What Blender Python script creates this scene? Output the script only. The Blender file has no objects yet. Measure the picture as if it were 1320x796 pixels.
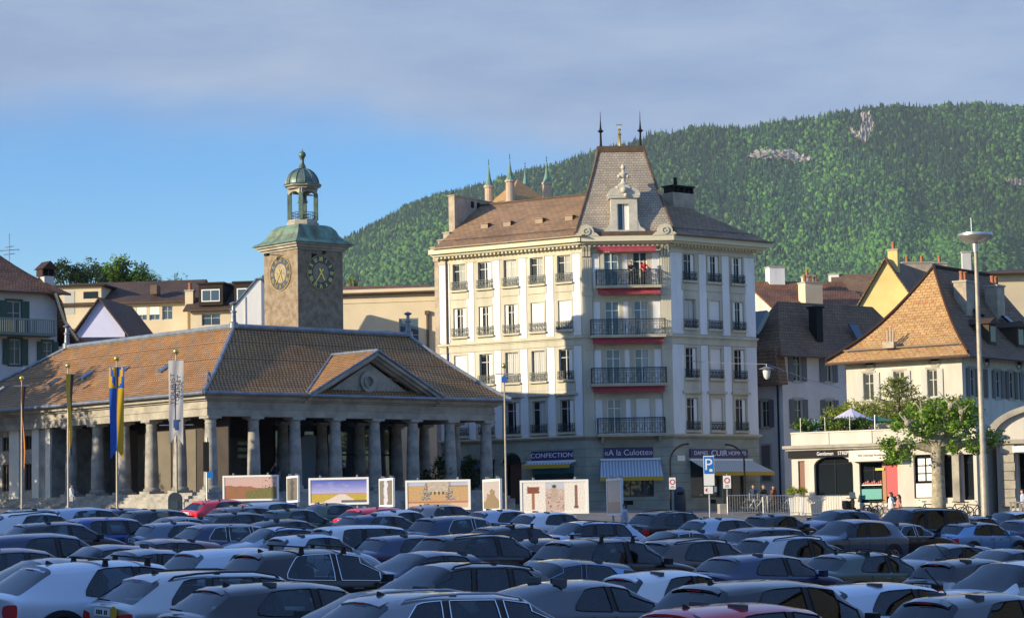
import bpy, bmesh, math, random
from mathutils import Vector, Matrix, noise
R = math.radians
rng = random.Random(11)
SC = bpy.context.scene
COL = SC.collection
PI = math.pi

# ---------------------------------------------------------------- camera model
FPX, CX, CY = 3050.0, 660.0, 398.0
PITCH, ROLL, CAMZ = math.atan(270.0 / 3050.0), 0.018, 2.5
_fw = Vector((0, math.cos(PITCH), math.sin(PITCH)))
_r0 = Vector((1, 0, 0)); _u0 = Vector((0, -math.sin(PITCH), math.cos(PITCH)))
_rt = _r0 * math.cos(ROLL) - _u0 * math.sin(ROLL)
_up = _u0 * math.cos(ROLL) + _r0 * math.sin(ROLL)

def ray(px, py):
    return _fw * FPX + _rt * (px - CX) - _up * (py - CY)

def at(px, py, d):
    """world point seen at a photo pixel, d metres in front of the camera"""
    v = ray(px, py)
    return v * (d / v.y) + Vector((0, 0, CAMZ))

def interp(tab, x):
    if x <= tab[0][0]: return tab[0][1]
    for (a, fa), (b, fb) in zip(tab, tab[1:]):
        if x <= b:
            t = (x - a) / (b - a); 
            return fa + (fb - fa) * t
    return tab[-1][1]

_PROF = [(-400, -3.2), (0, -2.62), (37, -2.45), (55, -2.2), (68, -2.0), (78, -1.75), (95, -1.2), (113, -0.5), (134, 0.2),
         (160, 0.72), (180, 1.1), (260, 2.2), (400, 5), (800, 40), (1500, 90), (9000, 90)]
def gz(x, y):
    s = 0
    for k in (-6, -3, 0, 3, 6): s += interp(_PROF, y + k)
    fx = interp([(90, 1.0), (125, 0.72), (200, 0.7), (500, 0.0)], y)
    return CAMZ + s / 5 - 0.035 * max(-32, min(26, x)) * fx

# ---------------------------------------------------------------- materials
def _mat(name):
    m = bpy.data.materials.new(name); m.use_nodes = True
    nt = m.node_tree
    return m, nt, nt.nodes['Principled BSDF']

def pbr(name, col, rough=0.6, metal=0.0, var=0.0, vscale=3.0, bump=0.0, bscale=20.0, coat=0.0, spec=0.5, stain=None, streak=False):
    m, nt, b = _mat(name)
    N, L = nt.nodes, nt.links
    b.inputs['Base Color'].default_value = (*col, 1)
    b.inputs['Roughness'].default_value = rough
    b.inputs['Metallic'].default_value = metal
    b.inputs['Specular IOR Level'].default_value = spec
    if coat:
        b.inputs['Coat Weight'].default_value = coat; b.inputs['Coat Roughness'].default_value = 0.04
    if var or bump:
        tc = N.new('ShaderNodeTexCoord')
        mp = N.new('ShaderNodeMapping'); L.new(tc.outputs['Object'], mp.inputs['Vector'])
        if streak: mp.inputs['Scale'].default_value = (1, 1, 0.22)
    if var:
        n = N.new('ShaderNodeTexNoise'); n.inputs['Scale'].default_value = vscale; n.inputs['Detail'].default_value = 6
        n.inputs['Roughness'].default_value = 0.65
        L.new(mp.outputs[0], n.inputs['Vector'])
        r = N.new('ShaderNodeValToRGB')
        st = stain if stain else tuple(c * (1 - var) for c in col)
        r.color_ramp.elements[0].position = 0.33; r.color_ramp.elements[0].color = (*st, 1)
        r.color_ramp.elements[1].position = 0.62; r.color_ramp.elements[1].color = (*[min(1, c * (1 + var * .35)) for c in col], 1)
        L.new(n.outputs['Fac'], r.inputs['Fac']); L.new(r.outputs['Color'], b.inputs['Base Color'])
    if bump:
        n2 = N.new('ShaderNodeTexNoise'); n2.inputs['Scale'].default_value = bscale; n2.inputs['Detail'].default_value = 4
        L.new(mp.outputs[0], n2.inputs['Vector'])
        bp = N.new('ShaderNodeBump'); bp.inputs['Strength'].default_value = bump; bp.inputs['Distance'].default_value = 0.05
        L.new(n2.outputs['Fac'], bp.inputs['Height']); L.new(bp.outputs['Normal'], b.inputs['Normal'])
    return m

def tiles(name, c1, c2, mort, w=0.24, h=0.2, var=0.35, big=0.6, bump=0.6, mortar=0.028, c3=None, c3s=2.2):
    """clay tiles / slates laid in courses, on metric UVs"""
    m, nt, b = _mat(name); N, L = nt.nodes, nt.links
    uv = N.new('ShaderNodeTexCoord')
    bt = N.new('ShaderNodeTexBrick'); L.new(uv.outputs['UV'], bt.inputs['Vector'])
    bt.inputs['Scale'].default_value = 1.0
    bt.inputs['Brick Width'].default_value = w; bt.inputs['Row Height'].default_value = h
    bt.inputs['Mortar Size'].default_value = mortar; bt.inputs['Mortar Smooth'].default_value = 0.4
    bt.inputs['Bias'].default_value = 0.0
    bt.inputs['Color1'].default_value = (*c1, 1); bt.inputs['Color2'].default_value = (*c2, 1); bt.inputs['Mortar'].default_value = (*mort, 1)
    n = N.new('ShaderNodeTexNoise'); n.inputs['Scale'].default_value = big; n.inputs['Detail'].default_value = 7; n.inputs['Roughness'].default_value = 0.7
    L.new(uv.outputs['UV'], n.inputs['Vector'])
    r = N.new('ShaderNodeValToRGB')
    r.color_ramp.elements[0].position = 0.3; r.color_ramp.elements[0].color = (1 - var, 1 - var, 1 - var, 1)
    r.color_ramp.elements[1].position = 0.7; r.color_ramp.elements[1].color = (1.15, 1.12, 1.08, 1)
    L.new(n.outputs['Fac'], r.inputs['Fac'])
    mx = N.new('ShaderNodeMix'); mx.data_type = 'RGBA'; mx.blend_type = 'MULTIPLY'; mx.inputs['Factor'].default_value = 1
    L.new(bt.outputs['Color'], mx.inputs['A']); L.new(r.outputs['Color'], mx.inputs['B'])
    out = mx.outputs['Result']
    if c3:
        n3 = N.new('ShaderNodeTexNoise'); n3.inputs['Scale'].default_value = c3s; n3.inputs['Detail'].default_value = 2
        L.new(uv.outputs['UV'], n3.inputs['Vector'])
        r3 = N.new('ShaderNodeValToRGB'); r3.color_ramp.elements[0].position = .56; r3.color_ramp.elements[1].position = .66
        L.new(n3.outputs['Fac'], r3.inputs['Fac'])
        m3 = N.new('ShaderNodeMix'); m3.data_type = 'RGBA'; L.new(r3.outputs['Color'], m3.inputs['Factor'])
        L.new(out, m3.inputs['A']); m3.inputs['B'].default_value = (*c3, 1); out = m3.outputs['Result']
    L.new(out, b.inputs['Base Color'])
    b.inputs['Roughness'].default_value = 0.75
    b.inputs['Specular IOR Level'].default_value = 0.3
    bp = N.new('ShaderNodeBump'); bp.inputs['Strength'].default_value = bump; bp.inputs['Distance'].default_value = 0.03; bp.invert = True
    L.new(bt.outputs['Fac'], bp.inputs['Height']); L.new(bp.outputs['Normal'], b.inputs['Normal'])
    return m

def glass_dark(name, col=(0.012, 0.016, 0.02), rough=0.04, spec=0.5):
    return pbr(name, col, rough=rough, spec=spec, coat=0.0)

def stripes(name, ca, cb, width, axis=0, rough=0.8):
    m, nt, b = _mat(name); N, L = nt.nodes, nt.links
    tc = N.new('ShaderNodeTexCoord'); sx = N.new('ShaderNodeSeparateXYZ'); L.new(tc.outputs['Object'], sx.inputs[0])
    a = N.new('ShaderNodeMath'); a.operation = 'DIVIDE'; a.inputs[1].default_value = width; L.new(sx.outputs[axis], a.inputs[0])
    f = N.new('ShaderNodeMath'); f.operation = 'FRACT'; L.new(a.outputs[0], f.inputs[0])
    g = N.new('ShaderNodeMath'); g.operation = 'GREATER_THAN'; g.inputs[1].default_value = 0.5; L.new(f.outputs[0], g.inputs[0])
    mx = N.new('ShaderNodeMix'); mx.data_type = 'RGBA'; L.new(g.outputs[0], mx.inputs['Factor'])
    mx.inputs['A'].default_value = (*ca, 1); mx.inputs['B'].default_value = (*cb, 1)
    L.new(mx.outputs['Result'], b.inputs['Base Color']); b.inputs['Roughness'].default_value = rough
    return m

def attr_mat(name, rough=0.7, spec=0.2, trans=0.0):
    """colour from the mesh's own colour attribute (kind of leaf, picture print ...)"""
    m, nt, b = _mat(name); N, L = nt.nodes, nt.links
    a = N.new('ShaderNodeAttribute'); a.attribute_name = 'tint'
    L.new(a.outputs['Color'], b.inputs['Base Color'])
    b.inputs['Roughness'].default_value = rough; b.inputs['Specular IOR Level'].default_value = spec
    if trans:
        t = N.new('ShaderNodeBsdfTranslucent'); L.new(a.outputs['Color'], t.inputs['Color'])
        ms = N.new('ShaderNodeMixShader'); ms.inputs[0].default_value = trans
        L.new(b.outputs[0], ms.inputs[1]); L.new(t.outputs[0], ms.inputs[2])
        L.new(ms.outputs[0], N['Material Output'].inputs['Surface'])
    return m

# ---------------------------------------------------------------- mesh builder
class MB:
    def __init__(s, T=None):
        s.v = []; s.f = []; s.mi = []; s.T = T if T is not None else Matrix.Identity(4); s.m = 0; s.col = []; s.c = None
    def pts(s, ps):
        i = len(s.v); s.v += [s.T @ Vector(p) for p in ps]; return i
    def face(s, idx):
        s.f.append(tuple(idx)); s.mi.append(s.m); s.col.append(s.c)
    def poly(s, ps):
        i = s.pts(ps); s.face(range(i, i + len(ps)))
    def box(s, x0, y0, z0, x1, y1, z1):
        i = s.pts([(x0, y0, z0), (x1, y0, z0), (x1, y1, z0), (x0, y1, z0), (x0, y0, z1), (x1, y0, z1), (x1, y1, z1), (x0, y1, z1)])
        for q in ((0, 3, 2, 1), (4, 5, 6, 7), (0, 1, 5, 4), (1, 2, 6, 5), (2, 3, 7, 6), (3, 0, 4, 7)): s.face([i + k for k in q])
        return s
    def prism(s, prof, a0, a1, axis='y'):
        """closed profile swept along an axis; profile is (x,z) for y, (y,z) for x, (x,y) for z"""
        n = len(prof)
        def P(p, a):
            return (p[0], a, p[1]) if axis == 'y' else ((a, p[0], p[1]) if axis == 'x' else (p[0], p[1], a))
        i = s.pts([P(p, a0) for p in prof] + [P(p, a1) for p in prof])
        for k in range(n): s.face((i + k, i + (k + 1) % n, i + n + (k + 1) % n, i + n + k))
        s.face(range(i, i + n)); s.face(range(i + 2 * n - 1, i + n - 1, -1))
        return s
    def tube(s, path, r, n=6, cap=True):
        rs = r if isinstance(r, (list, tuple)) else [r] * len(path)
        path = [Vector(p) for p in path]; rings = []; pa = None
        for k, p in enumerate(path):
            d = (path[min(k + 1, len(path) - 1)] - path[max(k - 1, 0)])
            d = d.normalized() if d.length > 1e-9 else Vector((0, 0, 1))
            a = d.cross(Vector((0, 0, 1))) if pa is None else pa - d * pa.dot(d)
            if a.length < 1e-3: a = d.cross(Vector((1, 0, 0)))
            a.normalize(); pa = a; b = d.cross(a)
            rings.append(s.pts([p + (a * math.cos(2 * PI * q / n) + b * math.sin(2 * PI * q / n)) * rs[k] for q in range(n)]))
        for A, B in zip(rings, rings[1:]):
            for q in range(n): s.face((A + q, A + (q + 1) % n, B + (q + 1) % n, B + q))
        if cap:
            s.face([rings[0] + q for q in range(n)][::-1]); s.face([rings[-1] + q for q in range(n)])
        return s
    def lathe(s, prof, c=(0, 0, 0), n=16, rot=0.0):
        rings = []
        for (r, z) in prof:
            rings.append(s.pts([(c[0] + r * math.cos(rot + 2 * PI * q / n), c[1] + r * math.sin(rot + 2 * PI * q / n), c[2] + z) for q in range(n)]))
        for A, B in zip(rings, rings[1:]):
            for q in range(n): s.face((A + q, A + (q + 1) % n, B + (q + 1) % n, B + q))
        s.face([rings[0] + q for q in range(n)][::-1]); s.face([rings[-1] + q for q in range(n)])
        return s
    def ball(s, c, r, n=10, sz=1.0):
        k = max(4, n // 2)
        return s.lathe([(max(1e-4, r * math.sin(PI * j / k)), -r * sz * math.cos(PI * j / k)) for j in range(k + 1)], c, n)
    def ring(s, c, r0, r1, y0, y1, n=20, a0=0, a1=2 * PI):
        """flat ring standing in the XZ plane, from y0 to y1"""
        full = abs(a1 - a0 - 2 * PI) < 1e-6; m = n if full else n + 1
        idx = []
        for k in range(m):
            a = a0 + (a1 - a0) * k / n; ca, sa = math.cos(a), math.sin(a)
            idx.append(s.pts([(c[0] + r0 * ca, y0, c[1] + r0 * sa), (c[0] + r1 * ca, y0, c[1] + r1 * sa), (c[0] + r1 * ca, y1, c[1] + r1 * sa), (c[0] + r0 * ca, y1, c[1] + r0 * sa)]))
        for k in range(n):
            A, B = idx[k], idx[(k + 1) % m]
            for q in range(4): s.face((A + q, A + (q + 1) % 4, B + (q + 1) % 4, B + q))
        return s
    def disc(s, c, r, y0, y1, n=20):
        return s.prism([(c[0] + r * math.cos(2 * PI * k / n), c[1] + r * math.sin(2 * PI * k / n)) for k in range(n)], y0, y1)
    def mesh(s, name, mats, smooth=False, uv=False, fix=True):
        me = bpy.data.meshes.new(name)
        me.from_pydata([tuple(p) for p in s.v], [], s.f)
        mats = mats if isinstance(mats, (list, tuple)) else [mats]
        for m in mats: me.materials.append(m)
        if len(mats) > 1: me.polygons.foreach_set('material_index', s.mi)
        if fix and len(s.f) < 60000:
            b = bmesh.new(); b.from_mesh(me); bmesh.ops.recalc_face_normals(b, faces=b.faces); b.to_mesh(me); b.free()
        if smooth:
            me.polygons.foreach_set('use_smooth', [True] * len(me.polygons))
            if smooth != 'all': me.set_sharp_from_angle(angle=R(38))
        if any(c is not None for c in s.col):
            ca = me.color_attributes.new('tint', 'FLOAT_COLOR', 'CORNER'); buf = []
            for p, c in zip(me.polygons, s.col): buf += [*(c or (1, 1, 1)), 1.0] * p.loop_total
            ca.data.foreach_set('color', buf)
        if uv: auto_uv(me)
        me.update()
        return me
    def build(s, name, mats, parent=None, smooth=False, uv=False, M=None, fix=True, bevel=0):
        o = link(name, s.mesh(name, mats, smooth, uv, fix), parent, M)
        if bevel:
            bv = o.modifiers.new('bevel', 'BEVEL'); bv.width = bevel; bv.segments = 2; bv.limit_method = 'ANGLE'
        return o

def auto_uv(me):
    uvl = me.uv_layers.new(name='UVMap'); up = Vector((0, 0, 1)); buf = [0.0] * (2 * len(me.loops))
    for p in me.polygons:
        n = p.normal; t = up.cross(n)
        if t.length < 0.02: t = Vector((1, 0, 0)); v = Vector((0, 1, 0))
        else: t.normalize(); v = n.cross(t)
        for li in p.loop_indices:
            co = me.vertices[me.loops[li].vertex_index].co
            buf[2 * li] = co.dot(t); buf[2 * li + 1] = co.dot(v)
    uvl.data.foreach_set('uv', buf)

def link(name, data, parent=None, M=None):
    o = bpy.data.objects.new(name, data); COL.objects.link(o)
    if parent is not None: o.parent = parent
    if M is not None: o.matrix_local = M
    return o

def tag(o, label=None, cat=None, group=None, kind=None):
    if label: o['label'] = label
    if cat: o['category'] = cat
    if group: o['group'] = group
    if kind: o['kind'] = kind
    return o

def thing(name, label, cat, loc=(0, 0, 0), rz=0.0, group=None, scale=1.0):
    o = link(name, None); o.location = loc; o.rotation_euler = (0, 0, rz); o.scale = (scale,) * 3
    o.empty_display_size = 0.3
    return tag(o, label, cat, group)

def TR(x=0, y=0, z=0, rz=0.0, sc=1.0):
    return Matrix.Translation((x, y, z)) @ Matrix.Rotation(rz, 4, 'Z') @ Matrix.Scale(sc, 4)

def lettering(s, size, mat, parent, M, name='lettering', extr=0.01, sx=1.0, align='CENTER'):
    """raised letters standing in a plane facing -Y of M"""
    cu = bpy.data.curves.new(name, 'FONT'); cu.body = s; cu.size = size; cu.extrude = extr; cu.align_x = align; cu.align_y = 'CENTER'
    tmp = bpy.data.objects.new('tmp', cu); COL.objects.link(tmp)
    dg = bpy.context.evaluated_depsgraph_get()
    me = bpy.data.meshes.new_from_object(tmp.evaluated_get(dg)); me.name = name
    bpy.data.objects.remove(tmp); bpy.data.curves.remove(cu)
    me.transform(M @ Matrix.Rotation(R(90), 4, 'X') @ Matrix.Diagonal((sx, 1, 1, 1)))
    me.materials.clear(); me.materials.append(mat)
    return link(name, me, parent)

# ---------------------------------------------------------------- facades
def facade(mb, L, z0, z1, holes, depth=0.22):
    """a wall in its own frame (x right, y inward, z up) with real openings and reveals"""
    xs = sorted({0.0, L, *[h[0] for h in holes], *[h[2] for h in holes]}); zs = sorted({z0, z1, *[h[1] for h in holes], *[h[3] for h in holes]})
    for xa, xb in zip(xs, xs[1:]):
        run = None
        for za, zb in zip(zs, zs[1:]):
            xm, zm = (xa + xb) / 2, (za + zb) / 2
            inside = any(h[0] < xm < h[2] and h[1] < zm < h[3] for h in holes)
            if not inside: mb.poly([(xa, 0, za), (xb, 0, za), (xb, 0, zb), (xa, 0, zb)])
    for (a, b, c, d) in holes:
        mb.poly([(a, 0, b), (a, depth, b), (a, depth, d), (a, 0, d)]); mb.poly([(c, 0, b), (c, 0, d), (c, depth, d), (c, depth, b)])
        mb.poly([(a, 0, d), (a, depth, d), (c, depth, d), (c, 0, d)]); mb.poly([(a, 0, b), (c, 0, b), (c, depth, b), (a, depth, b)])

_cache = {}
def cached(key, fn):
    if key not in _cache: _cache[key] = fn()
    return _cache[key]
# ---------------------------------------------------------------- camera, light, sky
cam = bpy.data.cameras.new('camera'); co = link('camera', cam)
cam.sensor_width = 36; cam.lens = 36 * FPX / 1320; cam.clip_end = 30000; cam.clip_start = 0.5
co.matrix_world = Matrix(((_rt.x, _up.x, -_fw.x, 0), (_rt.y, _up.y, -_fw.y, 0), (_rt.z, _up.z, -_fw.z, CAMZ), (0, 0, 0, 1)))
SC.camera = co
SUN_AZ, SUN_EL = 25.0, 14.8
SDIR = Vector((-math.cos(R(SUN_AZ)) * math.cos(R(SUN_EL)), -math.sin(R(SUN_AZ)) * math.cos(R(SUN_EL)), math.sin(R(SUN_EL))))
sl = bpy.data.lights.new('sun', 'SUN'); sl.energy = 5.0; sl.angle = R(0.5); sl.color = (1.0, 0.85, 0.60)
so = link('sun', sl); so.rotation_euler = SDIR.to_track_quat('Z', 'Y').to_euler(); so.location = (-60, -40, 60)

w = bpy.data.worlds.new('World'); SC.world = w; w.use_nodes = True
N, L = w.node_tree.nodes, w.node_tree.links
bg = N['Background']; bg.inputs['Strength'].default_value = 0.15
sky = N.new('ShaderNodeTexSky'); sky.sky_type = 'NISHITA'; sky.sun_disc = False
sky.sun_elevation = R(SUN_EL); sky.sun_rotation = math.atan2(SDIR.x, SDIR.y) % (2 * PI)
sky.altitude = 400; sky.air_density = 1.0; sky.dust_density = 0.4; sky.ozone_density = 3.0
tc = N.new('ShaderNodeTexCoord'); sep = N.new('ShaderNodeSeparateXYZ'); L.new(tc.outputs['Generated'], sep.inputs[0])
def M_(op, a, b=None, clamp=False):
    n = N.new('ShaderNodeMath'); n.operation = op; n.use_clamp = clamp
    for i, q in enumerate((a, b)):
        if q is None: continue
        if isinstance(q, (int, float)): n.inputs[i].default_value = q
        else: L.new(q, n.inputs[i])
    return n.outputs[0]
# a sheet of thin high cloud: its lower edge sinks towards the right, torn by noise
mp = N.new('ShaderNodeMapping'); mp.inputs['Scale'].default_value = (5, 5, 14); L.new(tc.outputs['Generated'], mp.inputs['Vector'])
nz = N.new('ShaderNodeTexNoise'); nz.inputs['Scale'].default_value = 1.42; nz.inputs['Detail'].default_value = 8; nz.inputs['Roughness'].default_value = 0.6
L.new(mp.outputs[0], nz.inputs['Vector'])
e = M_('ADD', sep.outputs['Z'], M_('MULTIPLY', M_('SUBTRACT', nz.outputs['Fac'], 0.5), 0.045))
e = M_('ADD', e, M_('MULTIPLY', M_('MAXIMUM', M_('SUBTRACT', sep.outputs['X'], -0.06), 0.0), 0.17))
mr = N.new('ShaderNodeMapRange'); mr.interpolation_type = 'SMOOTHSTEP'; L.new(e, mr.inputs['Value'])
mr.inputs['From Min'].default_value = 0.148; mr.inputs['From Max'].default_value = 0.186
mp2 = N.new('ShaderNodeMapping'); mp2.inputs['Scale'].default_value = (3, 3, 13); L.new(tc.outputs['Generated'], mp2.inputs['Vector'])
nz2 = N.new('ShaderNodeTexNoise'); nz2.inputs['Scale'].default_value = 2.2; nz2.inputs['Detail'].default_value = 9; nz2.inputs['Roughness'].default_value = 0.62
L.new(mp2.outputs[0], nz2.inputs['Vector'])
cr = N.new('ShaderNodeValToRGB'); L.new(nz2.outputs['Fac'], cr.inputs['Fac'])
cr.color_ramp.elements[0].position = 0.36; cr.color_ramp.elements[0].color = (1.28, 1.76, 2.75, 1)
cr.color_ramp.elements[1].position = 0.72; cr.color_ramp.elements[1].color = (2.05, 2.45, 3.2, 1)
hs = N.new('ShaderNodeHueSaturation'); hs.inputs['Saturation'].default_value = 1.42; hs.inputs['Value'].default_value = 0.97; hs.inputs['Hue'].default_value = 0.515
L.new(sky.outputs[0], hs.inputs['Color'])
mx = N.new('ShaderNodeMix'); mx.data_type = 'RGBA'; L.new(hs.outputs[0], mx.inputs['A']); L.new(cr.outputs[0], mx.inputs['B'])
nor = N.new('ShaderNodeMapRange'); nor.interpolation_type = 'SMOOTHSTEP'; L.new(sep.outputs['Y'], nor.inputs['Value'])
nor.inputs['From Min'].default_value = 0.3; nor.inputs['From Max'].default_value = 0.75     # the sheet lies over the mountains only
L.new(M_('MULTIPLY', M_('MULTIPLY', mr.outputs[0], 0.92), nor.outputs[0]), mx.inputs['Factor'])
# overhead the sheet thins out and the sky is a deep blue
up = N.new('ShaderNodeMapRange'); up.interpolation_type = 'SMOOTHSTEP'; L.new(sep.outputs['Z'], up.inputs['Value'])
up.inputs['From Min'].default_value = 0.22; up.inputs['From Max'].default_value = 0.36
mx2 = N.new('ShaderNodeMix'); mx2.data_type = 'RGBA'; L.new(mx.outputs['Result'], mx2.inputs['A']); mx2.inputs['B'].default_value = (0.95, 1.8, 3.9, 1)
L.new(up.outputs[0], mx2.inputs['Factor']); L.new(mx2.outputs['Result'], bg.inputs['Color'])
SC.view_settings.view_transform = 'Standard'; SC.view_settings.look = 'None'; SC.view_settings.exposure = 0.5; SC.view_settings.gamma = 1
SC.cycles.use_denoising = True
SC.cycles.max_bounces = 6; SC.cycles.transparent_max_bounces = 12

# ---------------------------------------------------------------- ground
M_asphalt = pbr('asphalt', (0.055, 0.055, 0.06), 0.85, var=0.4, vscale=0.35, bump=0.25, bscale=40)
M_paving = pbr('square_paving', (0.19, 0.165, 0.145), 0.8, var=0.3, vscale=0.5, bump=0.3, bscale=12)
M_earth = pbr('earth', (0.1, 0.11, 0.06), 0.95, var=0.4, vscale=0.02)
def graded(lo, hi, step, far, k=1.35):
    a = []; x = lo
    while x <= hi: a.append(x); x += step
    s = step; l = lo; h = a[-1]; pre = []; post = []
    while l > -far: s *= k; l -= s; pre.insert(0, l)
    s = step
    while h < far: s *= k; h += s; post.append(h)
    return pre + a + post
mb = MB()
gx_, gy_ = graded(-64, 64, 4, 2600), [y for y in graded(-12, 220, 4, 4000) if y > -160]
i0 = mb.pts([(x, y, gz(x, y)) for y in gy_ for x in gx_]); nx = len(gx_)
for j in range(len(gy_) - 1):
    for i in range(nx - 1):
        y = gy_[j] + .1; x = gx_[i] + .1
        mb.m = 2 if (y > 220 or abs(x) > 70) else (0 if y < 100 else 1)
        a = i0 + j * nx + i; mb.face((a, a + 1, a + nx + 1, a + nx))
tag(mb.build('ground', [M_asphalt, M_paving, M_earth], smooth='all', fix=False), kind='structure')
# white bay lines of the car park, along the direction the cars stand in
HEAD = R(56.0)                                   # from the view axis towards the right
hx, hy = math.sin(HEAD), math.cos(HEAD); sx_, sy_ = math.cos(HEAD), -math.sin(HEAD)
M_line = pbr('bay_paint', (0.6, 0.6, 0.6), 0.7, var=0.4, vscale=2)
mb = MB()
for u0 in range(-2, 10):
    for k in range(-45, 14):
        ux, vx = 10.6 + u0 * 16.0, k * 2.6
        P = [(hx * (ux + a) + sx_ * (vx + b), hy * (ux + a) + sy_ * (vx + b)) for a, b in ((0, -.05), (10, -.05), (10, .05), (0, .05))]
        if all(abs(p[0]) < 40 and 12 < p[1] < 98 for p in P):
            for t in range(4):
                Q = [(P[0][0] + (P[1][0] - P[0][0]) * q, P[0][1] + (P[1][1] - P[0][1]) * q) for q in (t / 4, (t + 1) / 4)]
                S = [(P[3][0] + (P[2][0] - P[3][0]) * q, P[3][1] + (P[2][1] - P[3][1]) * q) for q in (t / 4, (t + 1) / 4)]
                mb.poly([(x, y, gz(x, y) + .012) for x, y in (Q[0], Q[1], S[1], S[0])])
tag(mb.build('parking_lines', M_line), kind='structure')

# ---------------------------------------------------------------- the wooded mountain behind the town
# skyline read as (photo x, photo y); the slope falls from there towards the town
RIDGE = [(-700, 560), (-300, 480), (0, 425), (200, 400), (300, 376), (330, 361), (380, 342), (430, 318), (470, 297), (520, 272), (570, 251), (630, 234), (700, 213),
         (750, 200), (800, 185), (850, 172), (900, 164), (960, 160), (1010, 156), (1060, 145), (1110, 137), (1160, 131), (1200, 133),
         (1260, 131), (1320, 140), (1400, 134), (1550, 150), (1800, 200), (2300, 300)]
D0, D1 = 2500.0, 4300.0
def hill_point(px, t):
    """t from 0 (foot) to 1 (ridge), 1..1.3 beyond the crest"""
    py = interp(RIDGE, px) + 6 + 5 * noise.noise(Vector((px * .021, 3.3, .5))) + 2.5 * noise.noise(Vector((px * .07, 1.3, 4.5)))
    top = at(px, py, D1); foot_z = 90.0
    d = D0 + (D1 - D0) * t
    x = top.x * d / D1
    k = min(t, 1.0)
    z = foot_z + (top.z - foot_z) * (k ** 1.25) - max(0, t - 1) * 900
    a = noise.noise(Vector((x * .0016, d * .0009, 1.7))) + .5 * noise.noise(Vector((x * .004, d * .0022, 4.1))) + .3 * noise.noise(Vector((x * .011, d * .005, 9.1)))
    z += a * 75 * math.sin(PI * min(1, max(0, k))) ** .7
    return Vector((x, d, z))
M_slope = pbr('forest_floor', (0.025, 0.04, 0.016), 0.95, var=0.4, vscale=0.01)
mb = MB(); nu, nv = 150, 46
pxs = [-700 + 3000 * i / nu for i in range(nu + 1)]
i0 = mb.pts([hill_point(p, 1.3 * j / nv) for j in range(nv + 1) for p in pxs])
for j in range(nv):
    for i in range(nu):
        a = i0 + j * (nu + 1) + i; mb.face((a, a + 1, a + nu + 2, a + nu + 1))
tag(mb.build('mountain', M_slope, smooth='all', fix=False), kind='structure')

# ---------------------------------------------------------------- evening haze over the valley
hm = bpy.data.materials.new('haze'); hm.use_nodes = True; hn = hm.node_tree
hn.nodes.remove(hn.nodes['Principled BSDF'])
pv = hn.nodes.new('ShaderNodeVolumePrincipled'); pv.inputs['Density'].default_value = 0.00004; pv.inputs['Color'].default_value = (0.72, 0.84, 1.0, 1)
hn.links.new(pv.outputs[0], hn.nodes['Material Output'].inputs['Volume'])
mb = MB(); mb.box(-3900, -165, -60, 3900, 5400, 900)
tag(mb.build('haze', hm), kind='stuff')
SC.cycles.volume_bounces = 0
import numpy as np
M_leaf = attr_mat('leaves', 0.6, 0.25, 0.35)
M_wood_far = attr_mat('far_leaves', 0.8, 0.1)
def crown_template(kind, seed):
    b = bmesh.new()
    if kind == 'broad':
        bmesh.ops.create_icosphere(b, subdivisions=2, radius=1.0)
        for v in b.verts:
            k = 1 + .5 * noise.noise(v.co * 1.9 + Vector((seed * 7.3, 0, 0))) + .4 * noise.noise(v.co * 4.2 + Vector((0, seed * 3.1, 0)))
            v.co *= k; v.co.z = v.co.z * 1.1 + .55
    else:
        for k in range(3):
            z0 = -.2 + .8 * k; r = .85 - .24 * k
            bmesh.ops.create_cone(b, cap_ends=False, segments=7, radius1=r, radius2=.04, depth=1.35, matrix=Matrix.Translation((0, 0, z0 + .67)))
    me = bpy.data.meshes.new('t'); bmesh.ops.triangulate(b, faces=b.faces); b.to_mesh(me); b.free()
    V = np.array([v.co[:] for v in me.vertices]); Fc = np.array([p.vertices[:] for p in me.polygons]); bpy.data.meshes.remove(me)
    return V, Fc
TB = [crown_template('broad', k) for k in range(5)]; TC = [crown_template('fir', 0)]
# bare rock showing through the wood: outlines in photo coordinates of the slope
ROCKS = [[(962, 206), (975, 199), (1000, 198), (1020, 199), (1046, 210), (1030, 213), (1000, 209), (980, 210)],
         [(1108, 148), (1122, 150), (1126, 166), (1121, 180), (1112, 190), (1096, 178), (1094, 170), (1106, 172), (1111, 164)],
         [(1292, 236), (1302, 235), (1318, 240), (1316, 243), (1296, 240)]]
def in_poly(x, y, P):
    c = False
    for (x0, y0), (x1, y1) in zip(P, P[1:] + P[:1]):
        if (y0 > y) != (y1 > y) and x < (x1 - x0) * (y - y0) / (y1 - y0) + x0: c = not c
    return c
def to_px(p):
    v = Vector(p) - Vector((0, 0, CAMZ)); k = v.dot(_fw)
    return CX + FPX * v.dot(_rt) / k, CY - FPX * v.dot(_up) / k
def slope_at(px, py, lo=.02):
    best = None
    for j in range(100, 0, -1):
        q = hill_point(px, j / 100); e = abs(to_px(q)[1] - py)
        if best is None or e < best[0]: best = (e, q, j / 100)
    return best[1], best[2]
VV, FF, CCc = [], [], []; off = 0
fr = random.Random(5)
cnt = 0
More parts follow.
